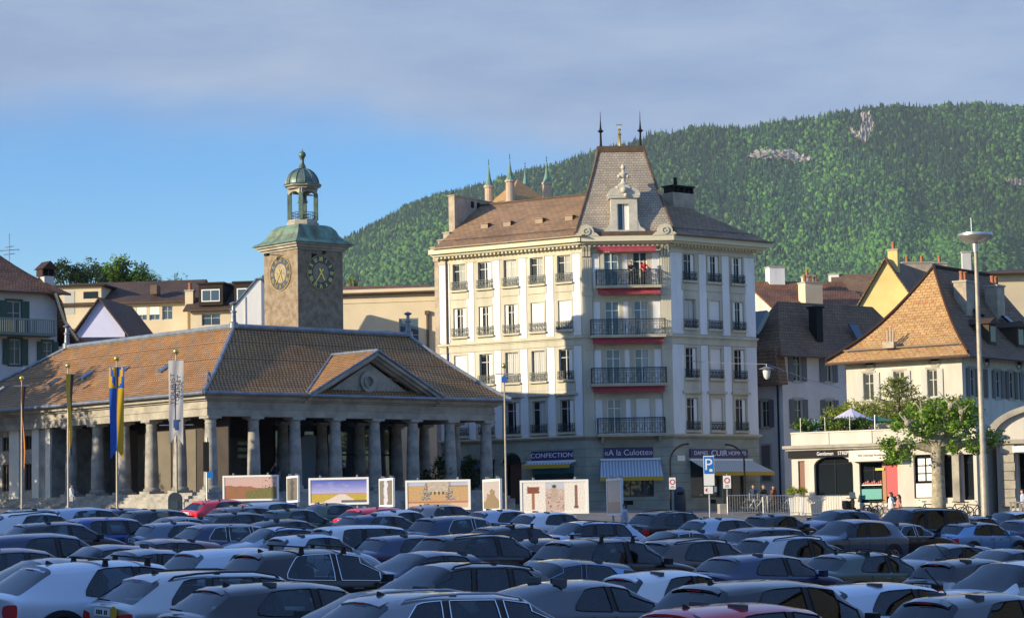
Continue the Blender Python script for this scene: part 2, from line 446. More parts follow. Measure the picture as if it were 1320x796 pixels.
while cnt < 62000:
    px = fr.uniform(290, 1400) if fr.random() > .07 else fr.uniform(-300, 1700); t = fr.random() ** .9 * 1.02
    p = hill_point(px, t); qx, qy = to_px(p)
    if qy > 420: 
        if fr.random() < .75: continue
    if fr.random() > .22 and any(in_poly(qx, qy - 1, P) for P in ROCKS): continue
    cnt += 1
    sp = .55 * noise.noise(Vector((p.x * .004, p.y * .0016, 3.3))) + .5 * noise.noise(Vector((p.x * .013, p.y * .005, 8.3))) * .9 + fr.uniform(-.55, .55) + (t - .8) * .8
    if sp > .24:
        V, Fc = TC[0]; h = fr.uniform(8, 14) ; r = fr.uniform(2.8, 4.4); c = (0.018, 0.046, 0.024); s = np.array([r, r, h / 2.3])
    else:
        V, Fc = TB[fr.randrange(5)]; r = fr.choice((fr.uniform(2.4, 4.0), fr.uniform(3.0, 5.4))); s = np.array([r, r, r * fr.uniform(.9, 1.35)])
        c = fr.choice([(0.036, 0.098, 0.022), (0.046, 0.112, 0.021), (0.028, 0.072, 0.022), (0.06, 0.13, 0.024), (0.022, 0.052, 0.024)])
    k = fr.uniform(1.05, 1.3) * (1.0 + .6 * noise.noise(Vector((p.x * .003, p.y * .002, 20.1)))); a = fr.uniform(0, 6.28); ca, sa = math.cos(a), math.sin(a)
    W = V * s; W = np.stack([W[:, 0] * ca - W[:, 1] * sa, W[:, 0] * sa + W[:, 1] * ca, W[:, 2]], 1) + np.array(p)
    VV.append(W); FF.append(Fc + off); off += len(V); CCc.append(np.tile(np.array([*[q * k for q in c], 1.0]), (len(Fc) * 3, 1)))
VV = np.concatenate(VV); FF = np.concatenate(FF); CCc = np.concatenate(CCc)
me = bpy.data.meshes.new('forest'); me.vertices.add(len(VV)); me.vertices.foreach_set('co', VV.ravel())
me.loops.add(FF.size); me.loops.foreach_set('vertex_index', FF.ravel().astype(np.int32))
me.polygons.add(len(FF)); me.polygons.foreach_set('loop_start', np.arange(0, FF.size, 3, dtype=np.int32))
me.update(calc_edges=True)
ca = me.color_attributes.new('tint', 'FLOAT_COLOR', 'CORNER'); ca.data.foreach_set('color', CCc.ravel())
me.materials.append(M_wood_far)
tag(link('forest', me), kind='stuff')
del VV, FF, CCc
M_rock = pbr('bare_rock', (0.31, 0.26, 0.21), 0.9, var=0.55, vscale=0.03, bump=0.6, bscale=0.06)
for P in ROCKS:
    xs = [q[0] for q in P]; ys = [q[1] for q in P]; mb = MB(); cells = {}
    nxr, nyr = 22, 12
    def rp(i, j):
        if (i, j) not in cells:
            x = min(xs) + (max(xs) - min(xs)) * i / nxr; y = min(ys) + (max(ys) - min(ys)) * j / nyr
            q, _ = slope_at(x, y); q = q + Vector((0, -8 + 5 * fr.random(), 3 + 6 * fr.random()))
            cells[(i, j)] = mb.pts([q])
        return cells[(i, j)]
    for i in range(nxr):
        for j in range(nyr):
            if in_poly(min(xs) + (max(xs) - min(xs)) * (i + .5) / nxr, min(ys) + (max(ys) - min(ys)) * (j + .5) / nyr, P):
                mb.face((rp(i, j), rp(i + 1, j), rp(i + 1, j + 1), rp(i, j + 1)))
    tag(mb.build('cliff', M_rock, fix=False), kind='structure')
# ================================================================ market hall with columns
M_stone = pbr('grey_sandstone', (0.34, 0.32, 0.28), 0.85, var=0.3, vscale=1.2, bump=0.25, bscale=14, stain=(0.17, 0.165, 0.15))
M_ent = pbr('entablature_stone', (0.36, 0.33, 0.27), 0.85, var=0.28, vscale=0.9, bump=0.2, bscale=14, stain=(0.22, 0.2, 0.17))
M_plaster = pbr('pale_plaster', (0.62, 0.6, 0.54), 0.9, var=0.12, vscale=0.7)
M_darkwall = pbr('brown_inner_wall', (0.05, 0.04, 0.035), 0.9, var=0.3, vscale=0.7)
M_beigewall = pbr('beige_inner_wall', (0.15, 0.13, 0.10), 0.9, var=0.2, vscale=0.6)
M_tile = tiles('clay_tiles', (0.55, 0.295, 0.115), (0.42, 0.22, 0.085), (0.055, 0.03, 0.015), w=0.25, h=0.27, var=0.32, big=0.3, mortar=.045)
M_lead = pbr('lead_sheet', (0.22, 0.25, 0.29), 0.45, metal=0.4, var=0.35, vscale=2.0)
M_glassd = pbr('dark_window_glass', (0.012, 0.016, 0.02), 0.012, spec=0.3)
M_glassb = pbr('blue_window_glass', (0.05, 0.08, 0.11), 0.012, spec=0.6)
M_black = pbr('black_paint', (0.014, 0.014, 0.016), 0.65, spec=.12)
M_iron = pbr('wrought_iron', (0.035, 0.045, 0.05), 0.5, metal=0.3)
M_white = pbr('white_paint', (0.75, 0.75, 0.72), 0.5)
M_steel = pbr('galvanised_steel', (0.42, 0.43, 0.44), 0.4, metal=0.7, var=.2, vscale=4)
M_gold = pbr('gilding', (0.75, 0.5, 0.12), 0.3, metal=0.9)
M_copper = pbr('verdigris_copper', (0.14, 0.25, 0.18), 0.6, metal=0.15, var=0.6, vscale=1.5, stain=(0.10, 0.075, 0.04), streak=True)
M_copperd = pbr('dark_old_copper', (0.12, 0.17, 0.14), 0.5, metal=0.4, var=0.4, vscale=3)
M_wood = pbr('brown_wood', (0.12, 0.06, 0.03), 0.6, var=.4, vscale=5)

hc = at(270, 634, 134)
HZ = gz(hc.x, hc.y)                              # ground at the hall's corner
COLB, COLT = 1.80 + CAMZ - HZ, 6.10 + CAMZ - HZ  # foot and head of the columns above it
hall = thing('market_hall', 'old market hall with stone columns, a pediment and a big hipped tiled roof', 'market hall', (hc.x, hc.y, HZ), R(42))
X1, Y1 = 20.85, 30.6
# podium with steps
mb = MB()
for k in range(4):
    o = 1.25 - .22 * k; mb.box(-o, -o, -1.2 if k == 0 else COLB - .72 + .18 * k - .18, X1 + o, Y1 + 1, COLB - .54 + .18 * k)
mb.build('podium', M_stone, hall, bevel=.015)
# columns
cb = MB(); H = COLT - COLB
cb.box(-.52, -.52, 0, .52, .52, .16)
prof = [(.47, .16), (.5, .22), (.5, .28), (.44, .33)]
for k in range(9):
    t = k / 8; prof.append((.41 - .10 * t ** 1.6, .36 + (H - .36 - .42) * t))
prof += [(.34, H - .42), (.34, H - .36), (.31, H - .35), (.31, H - .24), (.37, H - .2), (.42, H - .14)]
cb.lathe(prof, n=24)
cb.box(-.46, -.46, H - .14, .46, .46, H)
cme = cb.mesh('column', M_stone, smooth=True)
spots = [(.1 + 2.964 * i, 0) for i in range(8)] + [(0, 2.93 * i) for i in range(1, 6)] + [(X1, 3 * i) for i in range(1, 5)]
spots += [(2.964 * i + .1, 5.2) for i in (3, 4, 5, 6)]
for x, y in spots: link('column', cme, hall, TR(x, y, COLB))
# entablature: architrave, frieze, cornice, each set forward of the one below
eb = MB(); lv = [(.40, COLT, COLT + .42), (.46, COLT + .42, COLT + .5), (.38, COLT + .5, COLT + .86), (.55, COLT + .86, COLT + .96), (.80, COLT + .96, COLT + 1.12), (.92, COLT + 1.12, COLT + 1.26)]
for o, za, zb in lv:
    for (xa, ya, xb, yb) in ((-o, -o, X1 + o, .4), (-o, .4, .4, Y1 + o), (X1 - .4, .4, X1 + o, Y1 + o), (.4, Y1 - .4, X1 - .4, Y1 + o)): eb.box(xa, ya, za, xb, yb, zb)
eb.build('entablature', M_ent, hall)
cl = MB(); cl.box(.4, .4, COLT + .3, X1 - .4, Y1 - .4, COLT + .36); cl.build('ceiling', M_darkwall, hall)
# roof: hipped all round to a flat deck, kicked out gently at the eaves
EZ = COLT + 1.28; RZ = 11.72 + CAMZ - HZ
def rring(t):
    k = t ** 1.13
    a, b, c, d = -1.15, -1.15, X1 + 1.15, Y1 + 1.15
    p, q, r, s = 5.7, 5.6, 19.3, 24.6
    f = lambda u, v: u + (v - u) * t
    z = EZ + (RZ - EZ) * (k * .97 + .03 * t)
    return [(f(a, p), f(b, q), z), (f(c, r), f(b, q), z), (f(c, r), f(d, s), z), (f(a, p), f(d, s), z)]
rb = MB(); ts = (0, .12, .3, .55, .8, 1.0)
for ta, tb in zip(ts, ts[1:]):
    A, B = rring(ta), rring(tb)
    for k in range(4): rb.poly([A[k], A[(k + 1) % 4], B[(k + 1) % 4], B[k]])
rb.poly([(p[0], p[1], p[2] - .12) for p in rring(0)][::-1])
for k in range(4):
    A = rring(0); B = [(p[0], p[1], p[2] - .12) for p in A]; rb.poly([B[k], B[(k + 1) % 4], A[(k + 1) % 4], A[k]])
roof = rb.build('roof', M_tile, hall, uv=True)
lb = MB(); T = rring(1.0); lb.prism([(p[0], p[1]) for p in T], RZ - .03, RZ + .06, 'z')
for k in range(4):
    a, b = Vector(T[k]), Vector(T[(k + 1) % 4]); lb.tube([a + Vector((0, 0, .1)), b + Vector((0, 0, .1))], .17, 8)
    lb.tube([Vector(rring(t)[k]) + Vector((0, 0, .04)) for t in ts], .13, 6)
lb.build('lead_ridge', M_lead, roof, smooth=True)
gb = MB(); A = [(x * 1.0, y, z - .03) for x, y, z in rring(0)]
for k in range(4): gb.tube([A[k], A[(k + 1) % 4]], .1, 8)
gb.build('gutter', M_lead, roof, smooth=True)
# pediment over the front, its own little roof running back into the slope
px0, px1, pax = 6.3, 16.4, 11.35; pz0 = EZ + .02; pza = 10.02 + CAMZ - HZ
pb = MB(); pb.prism([(px0 + 1.0, pz0 - .3), (px1 - 1.0, pz0 - .3), (pax, pza - .62)], -.35, 1.2)
ped = pb.build('pediment', M_ent, hall)
pb = MB()
for s, xe in ((-1, px0), (1, px1)):
    for (off, th, y0) in ((0, .2, -1.2), (-.2, .16, -.95), (-.36, .12, -.62)):
        d = Vector((pax - xe, 0, pza - pz0)).normalized()
        pb.prism([(xe, pz0 + off - .0), (pax, pza + off), (pax, pza + off - th), (xe, pz0 + off - th)], y0, -.3)
pb.box(px0 + .9, -.55, pz0 - .02, px1 - .9, -.3, pz0 + .1)
pb.build('raking_cornice', M_ent, ped)
ob = MB(); ob.ring((pax - .15, pza - 1.72), .36, .62, -.5, -.3, 28); ob.ring((pax - .15, pza - 1.72), .30, .37, -.56, -.3, 28); ob.build('oculus', M_ent, ped, smooth=True)
ob = MB(); ob.disc((pax - .15, pza - 1.72), .35, -.38, -.3); ob.build('oculus_recess', M_stone, ped)
pr = MB(); yb = 4.6
pr.poly([(px0, -1.22, pz0 + .08), (pax, -1.22, pza + .08), (pax, 3.3, pza + .08), (px0, -.75, pz0 + .08)])
pr.poly([(pax, -1.22, pza + .08), (px1, -1.22, pz0 + .08), (px1, -.75, pz0 + .08), (pax, 3.3, pza + .08)])
pr.build('pediment_roof', M_tile, ped, uv=True)
pr = MB(); pr.tube([(px0 - .05, -1.24, pz0 + .05), (pax, -1.24, pza + .1), (px1 + .05, -1.24, pz0 + .05)], .07, 6); pr.tube([(pax, -1.24, pza + .12), (pax, 3.3, pza + .12)], .1, 6)
pr.tube([(px0, -.8, pz0 + .1), (pax, 3.3, pza + .1)], .09, 6); pr.build('pediment_flashing', M_lead, ped, smooth=True)
# stone finials on the corners of the deck
fb = MB(); fb.lathe([(.28, 0), (.28, .3), (.17, .38), (.15, .9), (.2, .95), (.2, 1.02), (.12, 1.06), (.1, 1.35), (.22, 1.42), (.26, 1.5), (.1, 1.56), (.02, 1.6)], n=12)
fme = fb.mesh('finial', M_lead, smooth=True)
for k in (0, 1, 3): link('finial', fme, hall, TR(*T[k]))
# scrolls at the foot of the near hip
sb = MB(); q = rring(.16)[0]; sb.tube([(q[0] + .3 * math.cos(a), q[1] + .3 * math.cos(a), q[2] + .35 + .3 * math.sin(a)) for a in [i * .5 for i in range(12)]], .07, 6); sb.build('hip_scroll', M_lead, hall)
# roof lights on the long side
for yy, tt in ((7.6, .47), (16.6, .50), (19.9, .44), (12.6, .5), (26, .4)):
    A = rring(tt); x = A[0][0]; z = A[0][2]; sl_ = math.atan2(RZ - EZ, 6.85)
    M = Matrix.Translation((x, yy, z)) @ Matrix.Rotation(-sl_, 4, 'Y')
    m_ = MB(); m_.box(-.5, -.3, -.05, .5, .3, .1); s_ = m_.build('skylight', M_lead, roof, M=M)
    m_ = MB(); m_.box(-.44, -.24, .09, .44, .24, .115); m_.build('skylight_pane', M_glassb, roof, M=M)
# inner rooms: end block with pilasters and two storeys of windows towards the street
wb = MB(TR(0, Y1, 0, R(-90))); holes = []
for c in (Y1 - 19.85, Y1 - 22.6, Y1 - 25.4, Y1 - 28.2): holes += [(c - .42, COLB + .5, c + .42, COLB + 2.2), (c - .42, COLB + 3.05, c + .42, COLB + 3.95)]
facade(wb, Y1 - 17.0, COLB, COLT, holes, .25)
wb.T = TR(0, 17.0, 0); facade(wb, X1, COLB, COLT, [], .2)
wall = wb.build('end_wall', M_stone, hall)
for h in holes:
    m_ = MB(TR(0, Y1, 0, R(-90))); m_.box(h[0], .14, h[1], h[2], .2, h[3]); f_ = m_.build('window', M_glassd, hall)
    m_ = MB(TR(0, Y1, 0, R(-90))); 
    for (a, b, c, d) in ((h[0], h[1], h[0] + .07, h[3]), (h[2] - .07, h[1], h[2], h[3]), (h[0] + .07, h[3] - .07, h[2] - .07, h[3]), (h[0] + .07, h[1], h[2] - .07, h[1] + .07), ((h[0] + h[2]) / 2 - .03, h[1] + .07, (h[0] + h[2]) / 2 + .03, h[3] - .07)): m_.box(a, .08, b, c, .138, d)
    m_.build('window_frame', M_wood, f_)
pb = MB(TR(0, Y1, 0, R(-90)))
for a, b in ((Y1 - 17.6, Y1 - 17.05), (Y1 - 19.2, Y1 - 18.4), (Y1 - 22, Y1 - 20.8), (Y1 - 24.8, Y1 - 23.6), (Y1 - 27.6, Y1 - 26.4)): pb.box(a, -.1, COLB, b, -.002, COLT)
pb.build('pilaster', M_plaster, hall)
pw = MB(); pw.box(1.6, .4, COLB, 1.72, 8.0, COLT + .29); pw.build('sun_blocking_partition', M_darkwall, hall)  # added to keep the low sun off the front columns
pw = MB()
for a in (3.6, 6.2): pw.box(1.55, a, COLB + .1, 1.595, a + 1.5, COLT - .6)
pw.build('partition_panel', M_beigewall, hall)
# closed rooms under the roof, beige panels and glazed shop fronts
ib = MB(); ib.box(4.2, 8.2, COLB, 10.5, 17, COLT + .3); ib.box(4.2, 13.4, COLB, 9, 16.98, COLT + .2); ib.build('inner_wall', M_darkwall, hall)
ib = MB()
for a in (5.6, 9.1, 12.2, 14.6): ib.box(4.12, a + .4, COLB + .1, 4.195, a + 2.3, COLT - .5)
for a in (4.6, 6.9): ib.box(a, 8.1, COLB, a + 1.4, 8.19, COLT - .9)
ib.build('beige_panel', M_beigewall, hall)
for q in ((1.8, 9.2), (2.2, 12.1)):
    ib = MB(); ib.box(q[0], q[1], COLB, q[0] + .9, q[1] + .1, COLT - .3); ib.build('screen_wall', M_beigewall, hall)
gl = MB(); gl.box(10.52, 8.3, COLB, 20, 8.4, COLT + .3); gl.build('shop_glazing', M_glassb, hall)
gl = MB()
for x in (10.6, 12.2, 13.8, 15.4, 17, 18.6, 19.9): gl.box(x - .05, 8.2, COLB, x + .05, 8.298, COLT + .3)
gl.box(10.55, 8.22, COLB + 2.4, 19.85, 8.29, COLB + 2.5); gl.build('glazing_bars', M_black, hall)
ib = MB(); ib.prism([(13.1 + 1.1 * math.cos(a), COLB + 2.6 + 1.1 * math.sin(a)) for a in [PI * k / 10 for k in range(11)]] + [(12.0, COLB + .4), (14.2, COLB + .4)], 7.9, 8.1)
ib.build('arched_screen', pbr('pale_blue_panel', (.25, .38, .5), .6), hall)
ib = MB()
for k, z in ((0, 3.0), (1, 2.6), (2, 2.2)): ib.box(7.6, 7.95, COLB + z, 9.2, 8.0, COLB + z + .22)
ib.build('notice_board', pbr('paper_notices', (.55, .6, .42), .7, var=.6, vscale=6), hall)

# ================================================================ clock tower behind the ridge
M_bronze = pbr('bronze_green_paint', (.11, .165, .13), .55, metal=.2, var=.4, vscale=3)
TWX, TWY, TW = 11.6, 7.0, 3.55
tw0 = hall.matrix_basis @ Vector((0, 0, 0)) if False else Matrix.Translation((hc.x, hc.y, HZ)) @ Matrix.Rotation(R(42), 4, 'Z') @ Vector((TWX + TW / 2, TWY + TW / 2, RZ))
twr = thing('clock_tower', 'square stone clock tower with two clock faces and an open copper lantern on top', 'clock tower', tw0, R(42))
M_tstone = pbr('weathered_tower_stone', (0.25, 0.205, 0.145), 0.9, var=0.3, vscale=2.2, stain=(0.165, 0.105, 0.062), bump=.4, bscale=12)
h = TW / 2; SH = 17.35 + CAMZ - HZ - RZ
mb = MB(); mb.box(-h, -h, -1.5, h, h, SH - .1)
mb.build('shaft', M_tstone, twr)
mb = MB(); 
for o, a, b in ((.1, SH - .32, SH - .18), (.26, SH - .18, SH - .02), (.42, SH - .02, SH + .1)): mb.box(-h - o, -h - o, a, h + o, h + o, b)
mb.build('cornice', M_ent, twr)
mb = MB(); cr_ = [(h + .58, SH + .1), (h + .5, SH + .18), (h + .1, SH + .42), (h - .16, SH + .75), (h - .28, SH + 1.05), (h - .5, SH + 1.3), (h - .72, SH + 1.4)]
rg = [mb.pts([(-a, -a, z), (a, -a, z), (a, a, z), (-a, a, z)]) for a, z in cr_]
for A, B in zip(rg, rg[1:]):
    for q in range(4): mb.face((A + q, A + (q + 1) % 4, B + (q + 1) % 4, B + q))
mb.face([rg[0] + q for q in (3, 2, 1, 0)]); mb.face([rg[-1] + q for q in range(4)])
mb.build('copper_roof', M_copper, twr, smooth='all' if False else False)
LZ = SH + 1.4
mb = MB(); mb.lathe([(1.05, -.05), (1.05, .18), (.95, .24), (.95, .36)], (0, 0, LZ), 8, PI / 8); mb.build('lantern_base', M_ent, twr)
LB, LT = LZ + .36, LZ + 2.35
for k in range(4):
    a = PI / 4 + k * PI / 2; m_ = MB(TR(.84 * math.cos(a), .84 * math.sin(a), 0, a)); m_.box(-.13, -.13, LB, .13, .13, LT - .3); m_.build('lantern_post', M_bronze, twr)
mb = MB()
for k in range(4):
    a0 = PI / 4 + k * PI / 2
    mb.T = TR(0, 0, 0, a0 + PI / 4 + PI / 2); r_ = .86 * math.cos(PI / 4); hw = .86 * math.sin(PI / 4)
    arc = [(hw * math.cos(t), LT - .58 + .42 * math.sin(t)) for t in [PI * i / 8 for i in range(9)]]
    for (p, q) in zip(arc, arc[1:]): mb.prism([p, (p[0], LT), (q[0], LT), q], -r_ - .1, -r_ + .1)
mb.T = Matrix.Identity(4); mb.lathe([(1.0, 0), (1.02, .1), (1.2, .16), (1.22, .24), (.9, .26)], (0, 0, LT), 8, PI / 8)
mb.build('lantern_arches', M_ent, twr)
mb = MB(); dp = [(1.22, 0), (1.16, .06)] + [(1.04 * math.cos(t), .08 + 1.0 * math.sin(t)) for t in [PI / 2 * i / 9 for i in range(9)]] + [(.17, 1.14)]
mb.lathe(dp, (0, 0, LT + .26), 24)
for k in range(12):
    a = k * PI / 6; mb.tube([((r + .01) * math.cos(a), (r + .01) * math.sin(a), LT + .26 + z) for r, z in dp[2:]], .045, 5)
dome = mb.build('dome', M_copperd, twr, smooth=True)
DZ = LT + 1.4
mb = MB(); mb.lathe([(.24, 0), (.2, .12), (.12, .3), (.11, .5), (.16, .56), (.1, .62)], (0, 0, DZ), 12); mb.ball((0, 0, DZ + .82), .24, 14); mb.lathe([(.07, 0), (.03, .12), (.005, .2)], (0, 0, DZ + 1.03), 8)
mb.build('ball_finial', M_copperd, twr, smooth=True)
mb = MB(); mb.lathe([(.34, 0), (.3, .1), (.24, .3), (.2, .42), (.08, .5)], (0, 0, LT - .85), 16); mb.box(-.8, -.04, LT - .36, .8, .04, LT - .28); mb.build('bell', M_copperd, twr, smooth=True)
mb = MB()
for k in range(4):
    a0 = PI / 4 + k * PI / 2; P_ = [(.84 * math.cos(a0), .84 * math.sin(a0)), (.84 * math.cos(a0 + PI / 2), .84 * math.sin(a0 + PI / 2))]
    for z in (.1, .3, .5): mb.tube([(*P_[0], LB + z), (*P_[1], LB + z)], .018, 4)
    for t in (.25, .5, .75): x = P_[0][0] + (P_[1][0] - P_[0][0]) * t; y = P_[0][1] + (P_[1][1] - P_[0][1]) * t; mb.tube([(x, y, LB), (x, y, LB + .5)], .014, 4)
mb.build('lantern_railing', M_iron, twr)
# clock faces (two seen, dial, numerals, hands), lamps on brackets above them
ROM = ['XII', 'I', 'II', 'III', 'IIII', 'V', 'VI', 'VII', 'VIII', 'IX', 'X', 'XI']
M_dull = pbr('dull_gilding', (.40, .28, .11), .5, metal=.5)
M_dial = pbr('dark_blue_enamel', (0.055, 0.053, 0.065), 0.4, var=.4, vscale=4)
M_dialin = pbr('bare_dial_stone', (0.30, 0.25, 0.17), 0.8, var=.4, vscale=5)
for ang in (0.0, -PI / 2):
    F = MB(TR(0, 0, 0, ang)); cz = SH - 1.72; yf = -h
    F.ring((0, cz), .62, 1.06, yf - .05, yf - .002, 40); ck = F.build('clock_face', M_dial, twr)
    F = MB(TR(0, 0, 0, ang)); F.disc((0, cz), .615, yf - .045, yf - .002, 32); F.build('dial_centre', M_dialin, ck)
    F = MB(TR(0, 0, 0, ang)); F.ring((0, cz), 1.062, 1.1, yf - .07, yf - .001, 40); F.build('dial_rim', M_dull, ck)
    for i, s in enumerate(ROM):
        a = -i * PI / 6
        M = TR(0, yf - .055, cz, 0) @ Matrix.Rotation(-a, 4, 'Y') @ Matrix.Translation((0, 0, .84))
        lettering(s, .4, M_gold, ck, TR(0, 0, 0, ang) @ M, 'numeral', .006, sx=.62)
    for ln, wd, a in ((.60, .05, R(152)), (.95, .035, R(214))):     # hands at five and seven
        M = TR(0, 0, 0, ang) @ TR(0, yf - .085, cz) @ Matrix.Rotation(a, 4, 'Y'); F = MB(M)
        F.prism([(-wd, -.28), (wd, -.28), (wd * .6, ln * .8), (0, ln), (-wd * .6, ln * .8)], -.012, .012); F.build('clock_hand', M_gold, ck)
    F = MB(TR(0, 0, 0, ang)); z = SH - .62; F.tube([(.25, yf, z), (-.35, yf - .75, z + .1)], .025, 5); F.box(-.55, yf - .9, z, -.25, yf - .68, z + .16); F.build('floodlight', M_black, twr)
mb = MB(TR(0, 0, 0, 0)); mb.box(-.68, -h - .012, SH - .95, -.3, -h - .002, SH - .55); mb.build('small_opening', M_black, twr)
# ================================================================ corner apartment house with the mansard tower
HS = 1.046
M_mol = pbr('cream_molasse_stone', (0.53, 0.49, 0.375), 0.85, var=0.22, vscale=0.8, bump=.12, bscale=9, streak=True)
M_molg = pbr('grey_green_base_stone', (0.30, 0.32, 0.26), 0.85, var=0.25, vscale=0.8, bump=.25, bscale=9)
M_strip = pbr('white_render', (0.74, 0.73, 0.71), 0.85, var=0.12, vscale=1.2, streak=True)
M_casem = pbr('painted_casement', (0.42, 0.42, 0.39), 0.5)
M_blind = pbr('white_roller_shutter', (0.78, 0.76, 0.70), 0.6)
M_curt = pbr('net_curtain', (0.5, 0.5, 0.46), 0.9)
M_red = pbr('faded_red_canvas', (0.36, 0.06, 0.08), 0.85, var=.2, vscale=4)
M_slate = tiles('brown_fibre_slates', (0.33, 0.21, 0.12), (0.25, 0.155, 0.09), (0.10, 0.065, 0.04), w=0.45, h=0.32, var=0.35, big=0.35, mortar=.02)
M_slate2 = tiles('grey_brown_slates', (0.42, 0.37, 0.31), (0.33, 0.29, 0.24), (0.15, 0.13, 0.11), w=0.22, h=0.17, var=0.3, big=0.5, mortar=.014)
M_purple = pbr('purple_signboard', (0.045, 0.035, 0.12), 0.5)
M_signw = pbr('sign_lettering_white', (0.72, 0.72, 0.76), 0.5)
M_awn = stripes('striped_canvas', (0.20, 0.30, 0.42), (0.48, 0.52, 0.55), 0.2)
M_awn2 = stripes('striped_cream_canvas', (0.62, 0.55, 0.40), (0.42, 0.42, 0.42), 0.16)
M_yel = pbr('yellow_valance', (0.55, 0.34, 0.03), 0.8)
M_teal = pbr('teal_canvas', (0.03, 0.17, 0.20), 0.7)
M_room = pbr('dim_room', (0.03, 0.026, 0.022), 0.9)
M_brown = pbr('brown_roof_metal', (0.12, 0.075, 0.045), 0.5, metal=.2, var=.3, vscale=2)
M_concrete = pbr('chimney_render', (0.40, 0.33, 0.25), 0.9, var=.3, vscale=1.5)

hb = at(757, 657, 159)
BZ = hb.z - CAMZ                                   # ground at the house corner, below / above the lens
hotel = thing('apartment_house', 'tall cream corner apartment house with a slate mansard tower and purple shop signs', 'apartment house', hb, 0, scale=HS)
Z0 = 0.46
def z_(v): return v - Z0
# three fronts: frame with x to the right seen from the street, y into the house
aL, aC, aR = R(-31.9), R(1.0), R(39.4); LL, LC, LR = 11.1, 5.62, 7.75
FL = TR(-LL * math.cos(aL), -LL * math.sin(aL), 0, aL)
FC = TR(0, 0, 0, aC)
FR = TR(LC * math.cos(aC), LC * math.sin(aC), 0, aR)
FRONT = {'l': FL, 'c': FC, 'r': FR}
rows = [(z_(5.48), z_(7.58)), (z_(8.86), z_(10.85)), (z_(12.1), z_(14.0)), (z_(15.2), z_(16.95))]
colsL = [LL - u for u in (9.49, 7.48, 5.47, 3.44, 1.36)]
colsR = [1.74, 3.97, 6.14]
doors = [(1.87, .46), (3.73, .46)]
W2 = .5
holesL = [(c - W2, a, c + W2, b) for c in colsL for a, b in rows]
holesR = [(c - W2, a, c + W2, b) for c in colsR for a, b in rows]
drow = [(z_(5.3), z_(7.55)), (z_(8.5), z_(10.75)), (z_(11.62), z_(13.85)), (z_(14.78), z_(17.0))]
holesC = [(c - w, a, c + w, b) for c, w in doors for a, b in drow]
GC = z_(5.15)
shopL = [(LL - 4.05, z_(1.2), LL - .95, z_(3.3)), (LL - 6.3, 0, LL - 4.9, z_(3.6)), (LL - 10.6, z_(.6), LL - 7.0, z_(3.9))]
shopC = [(1.3, z_(1.25), 4.3, z_(3.5))]
shopR = [(1.45, z_(1.15), 4.2, z_(3.6)), (4.35, z_(.5), 6.4, z_(3.6))]
mb = MB(FL); facade(mb, LL, GC, z_(17.6), holesL, .28); mb.T = FC; facade(mb, LC, GC, z_(17.6), holesC, .28); mb.T = FR; facade(mb, LR, GC, z_(17.6), holesR, .28)
wall = mb.build('wall', M_mol, hotel)
mb = MB(FL); facade(mb, LL, -.6, GC, shopL, .4); mb.T = FC; facade(mb, LC, -.6, GC, shopC, .4); mb.T = FR; facade(mb, LR, -.6, GC, shopR, .4)
mb.build('shop_floor_wall', M_molg, hotel)
# closed rooms behind (floors and back wall) so that the openings look into darkness
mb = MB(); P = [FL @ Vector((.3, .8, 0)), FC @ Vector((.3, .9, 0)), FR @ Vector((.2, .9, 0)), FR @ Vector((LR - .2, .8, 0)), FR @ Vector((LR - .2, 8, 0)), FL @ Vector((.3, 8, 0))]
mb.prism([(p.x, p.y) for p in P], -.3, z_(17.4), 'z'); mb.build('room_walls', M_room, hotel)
# end walls
mb = MB(FR @ TR(LR, 0, 0, R(90))); mb.T = FR @ TR(LR, 0, 0); mb.box(-.25, .003, -.6, 0, 9, z_(17.55)); mb.build('gable_wall', M_strip, hotel)
mb = MB(FL); mb.box(-.35, -.05, -.6, .0, 9, z_(17.6)); mb.box(-.42, -.12, z_(17.25), .0, 1.0, z_(17.6)); mb.build('fire_wall', M_concrete, hotel)
fw = MB(FL)
for k, (y0, y1, zt) in enumerate(((-.35, .55, 18.15), (.55, 1.25, 18.72), (1.25, 1.95, 19.3), (1.95, 7.4, 21.9))):
    fw.box(-.45, y0, z_(17.6), .03, y1 - .002, z_(zt)); fw.box(-.5, y0 - .05, z_(zt), .08, y1 + .02, z_(zt) + .08)
fw.build('stepped_parapet', M_concrete, hotel)
ch = MB(FL)
for k in range(3): ch.box(.031, 4.0 + .75 * k, z_(21.3), .04, 4.4 + .75 * k, z_(21.75))
ch.build('flue_opening', M_black, hotel)
# white render strips between the windows, full height of each pair of storeys
sb = MB(FL)
sL = [(LL - a, LL - b) for a, b in ((11.1, 10.28), (8.93, 8.37), (6.88, 6.31), (4.85, 4.27), (2.78, 2.2), (.74, .16))]
for a, b in sL:
    sb.box(a, -.03, z_(11.72), b, -.002, z_(16.98)); sb.box(a, -.03, GC + .1, b, -.002, z_(11.02))
sb.T = FC
for a, b in ((.66, 1.1), (2.62, 2.92), (4.52, 4.98)):
    for k in range(4): sb.box(a, -.03, drow[k][0] - .1, b, -.002, drow[k][1] - .05)
sb.T = FR
for a, b in ((.02, 1.14), (2.63, 3.26), (4.72, 5.36), (6.8, 7.75)):
    sb.box(a, -.03, z_(11.72), b, -.002, z_(16.98)); sb.box(a, -.03, GC + .1, b, -.002, z_(11.02))
sb.build('render_strip', M_strip, hotel)
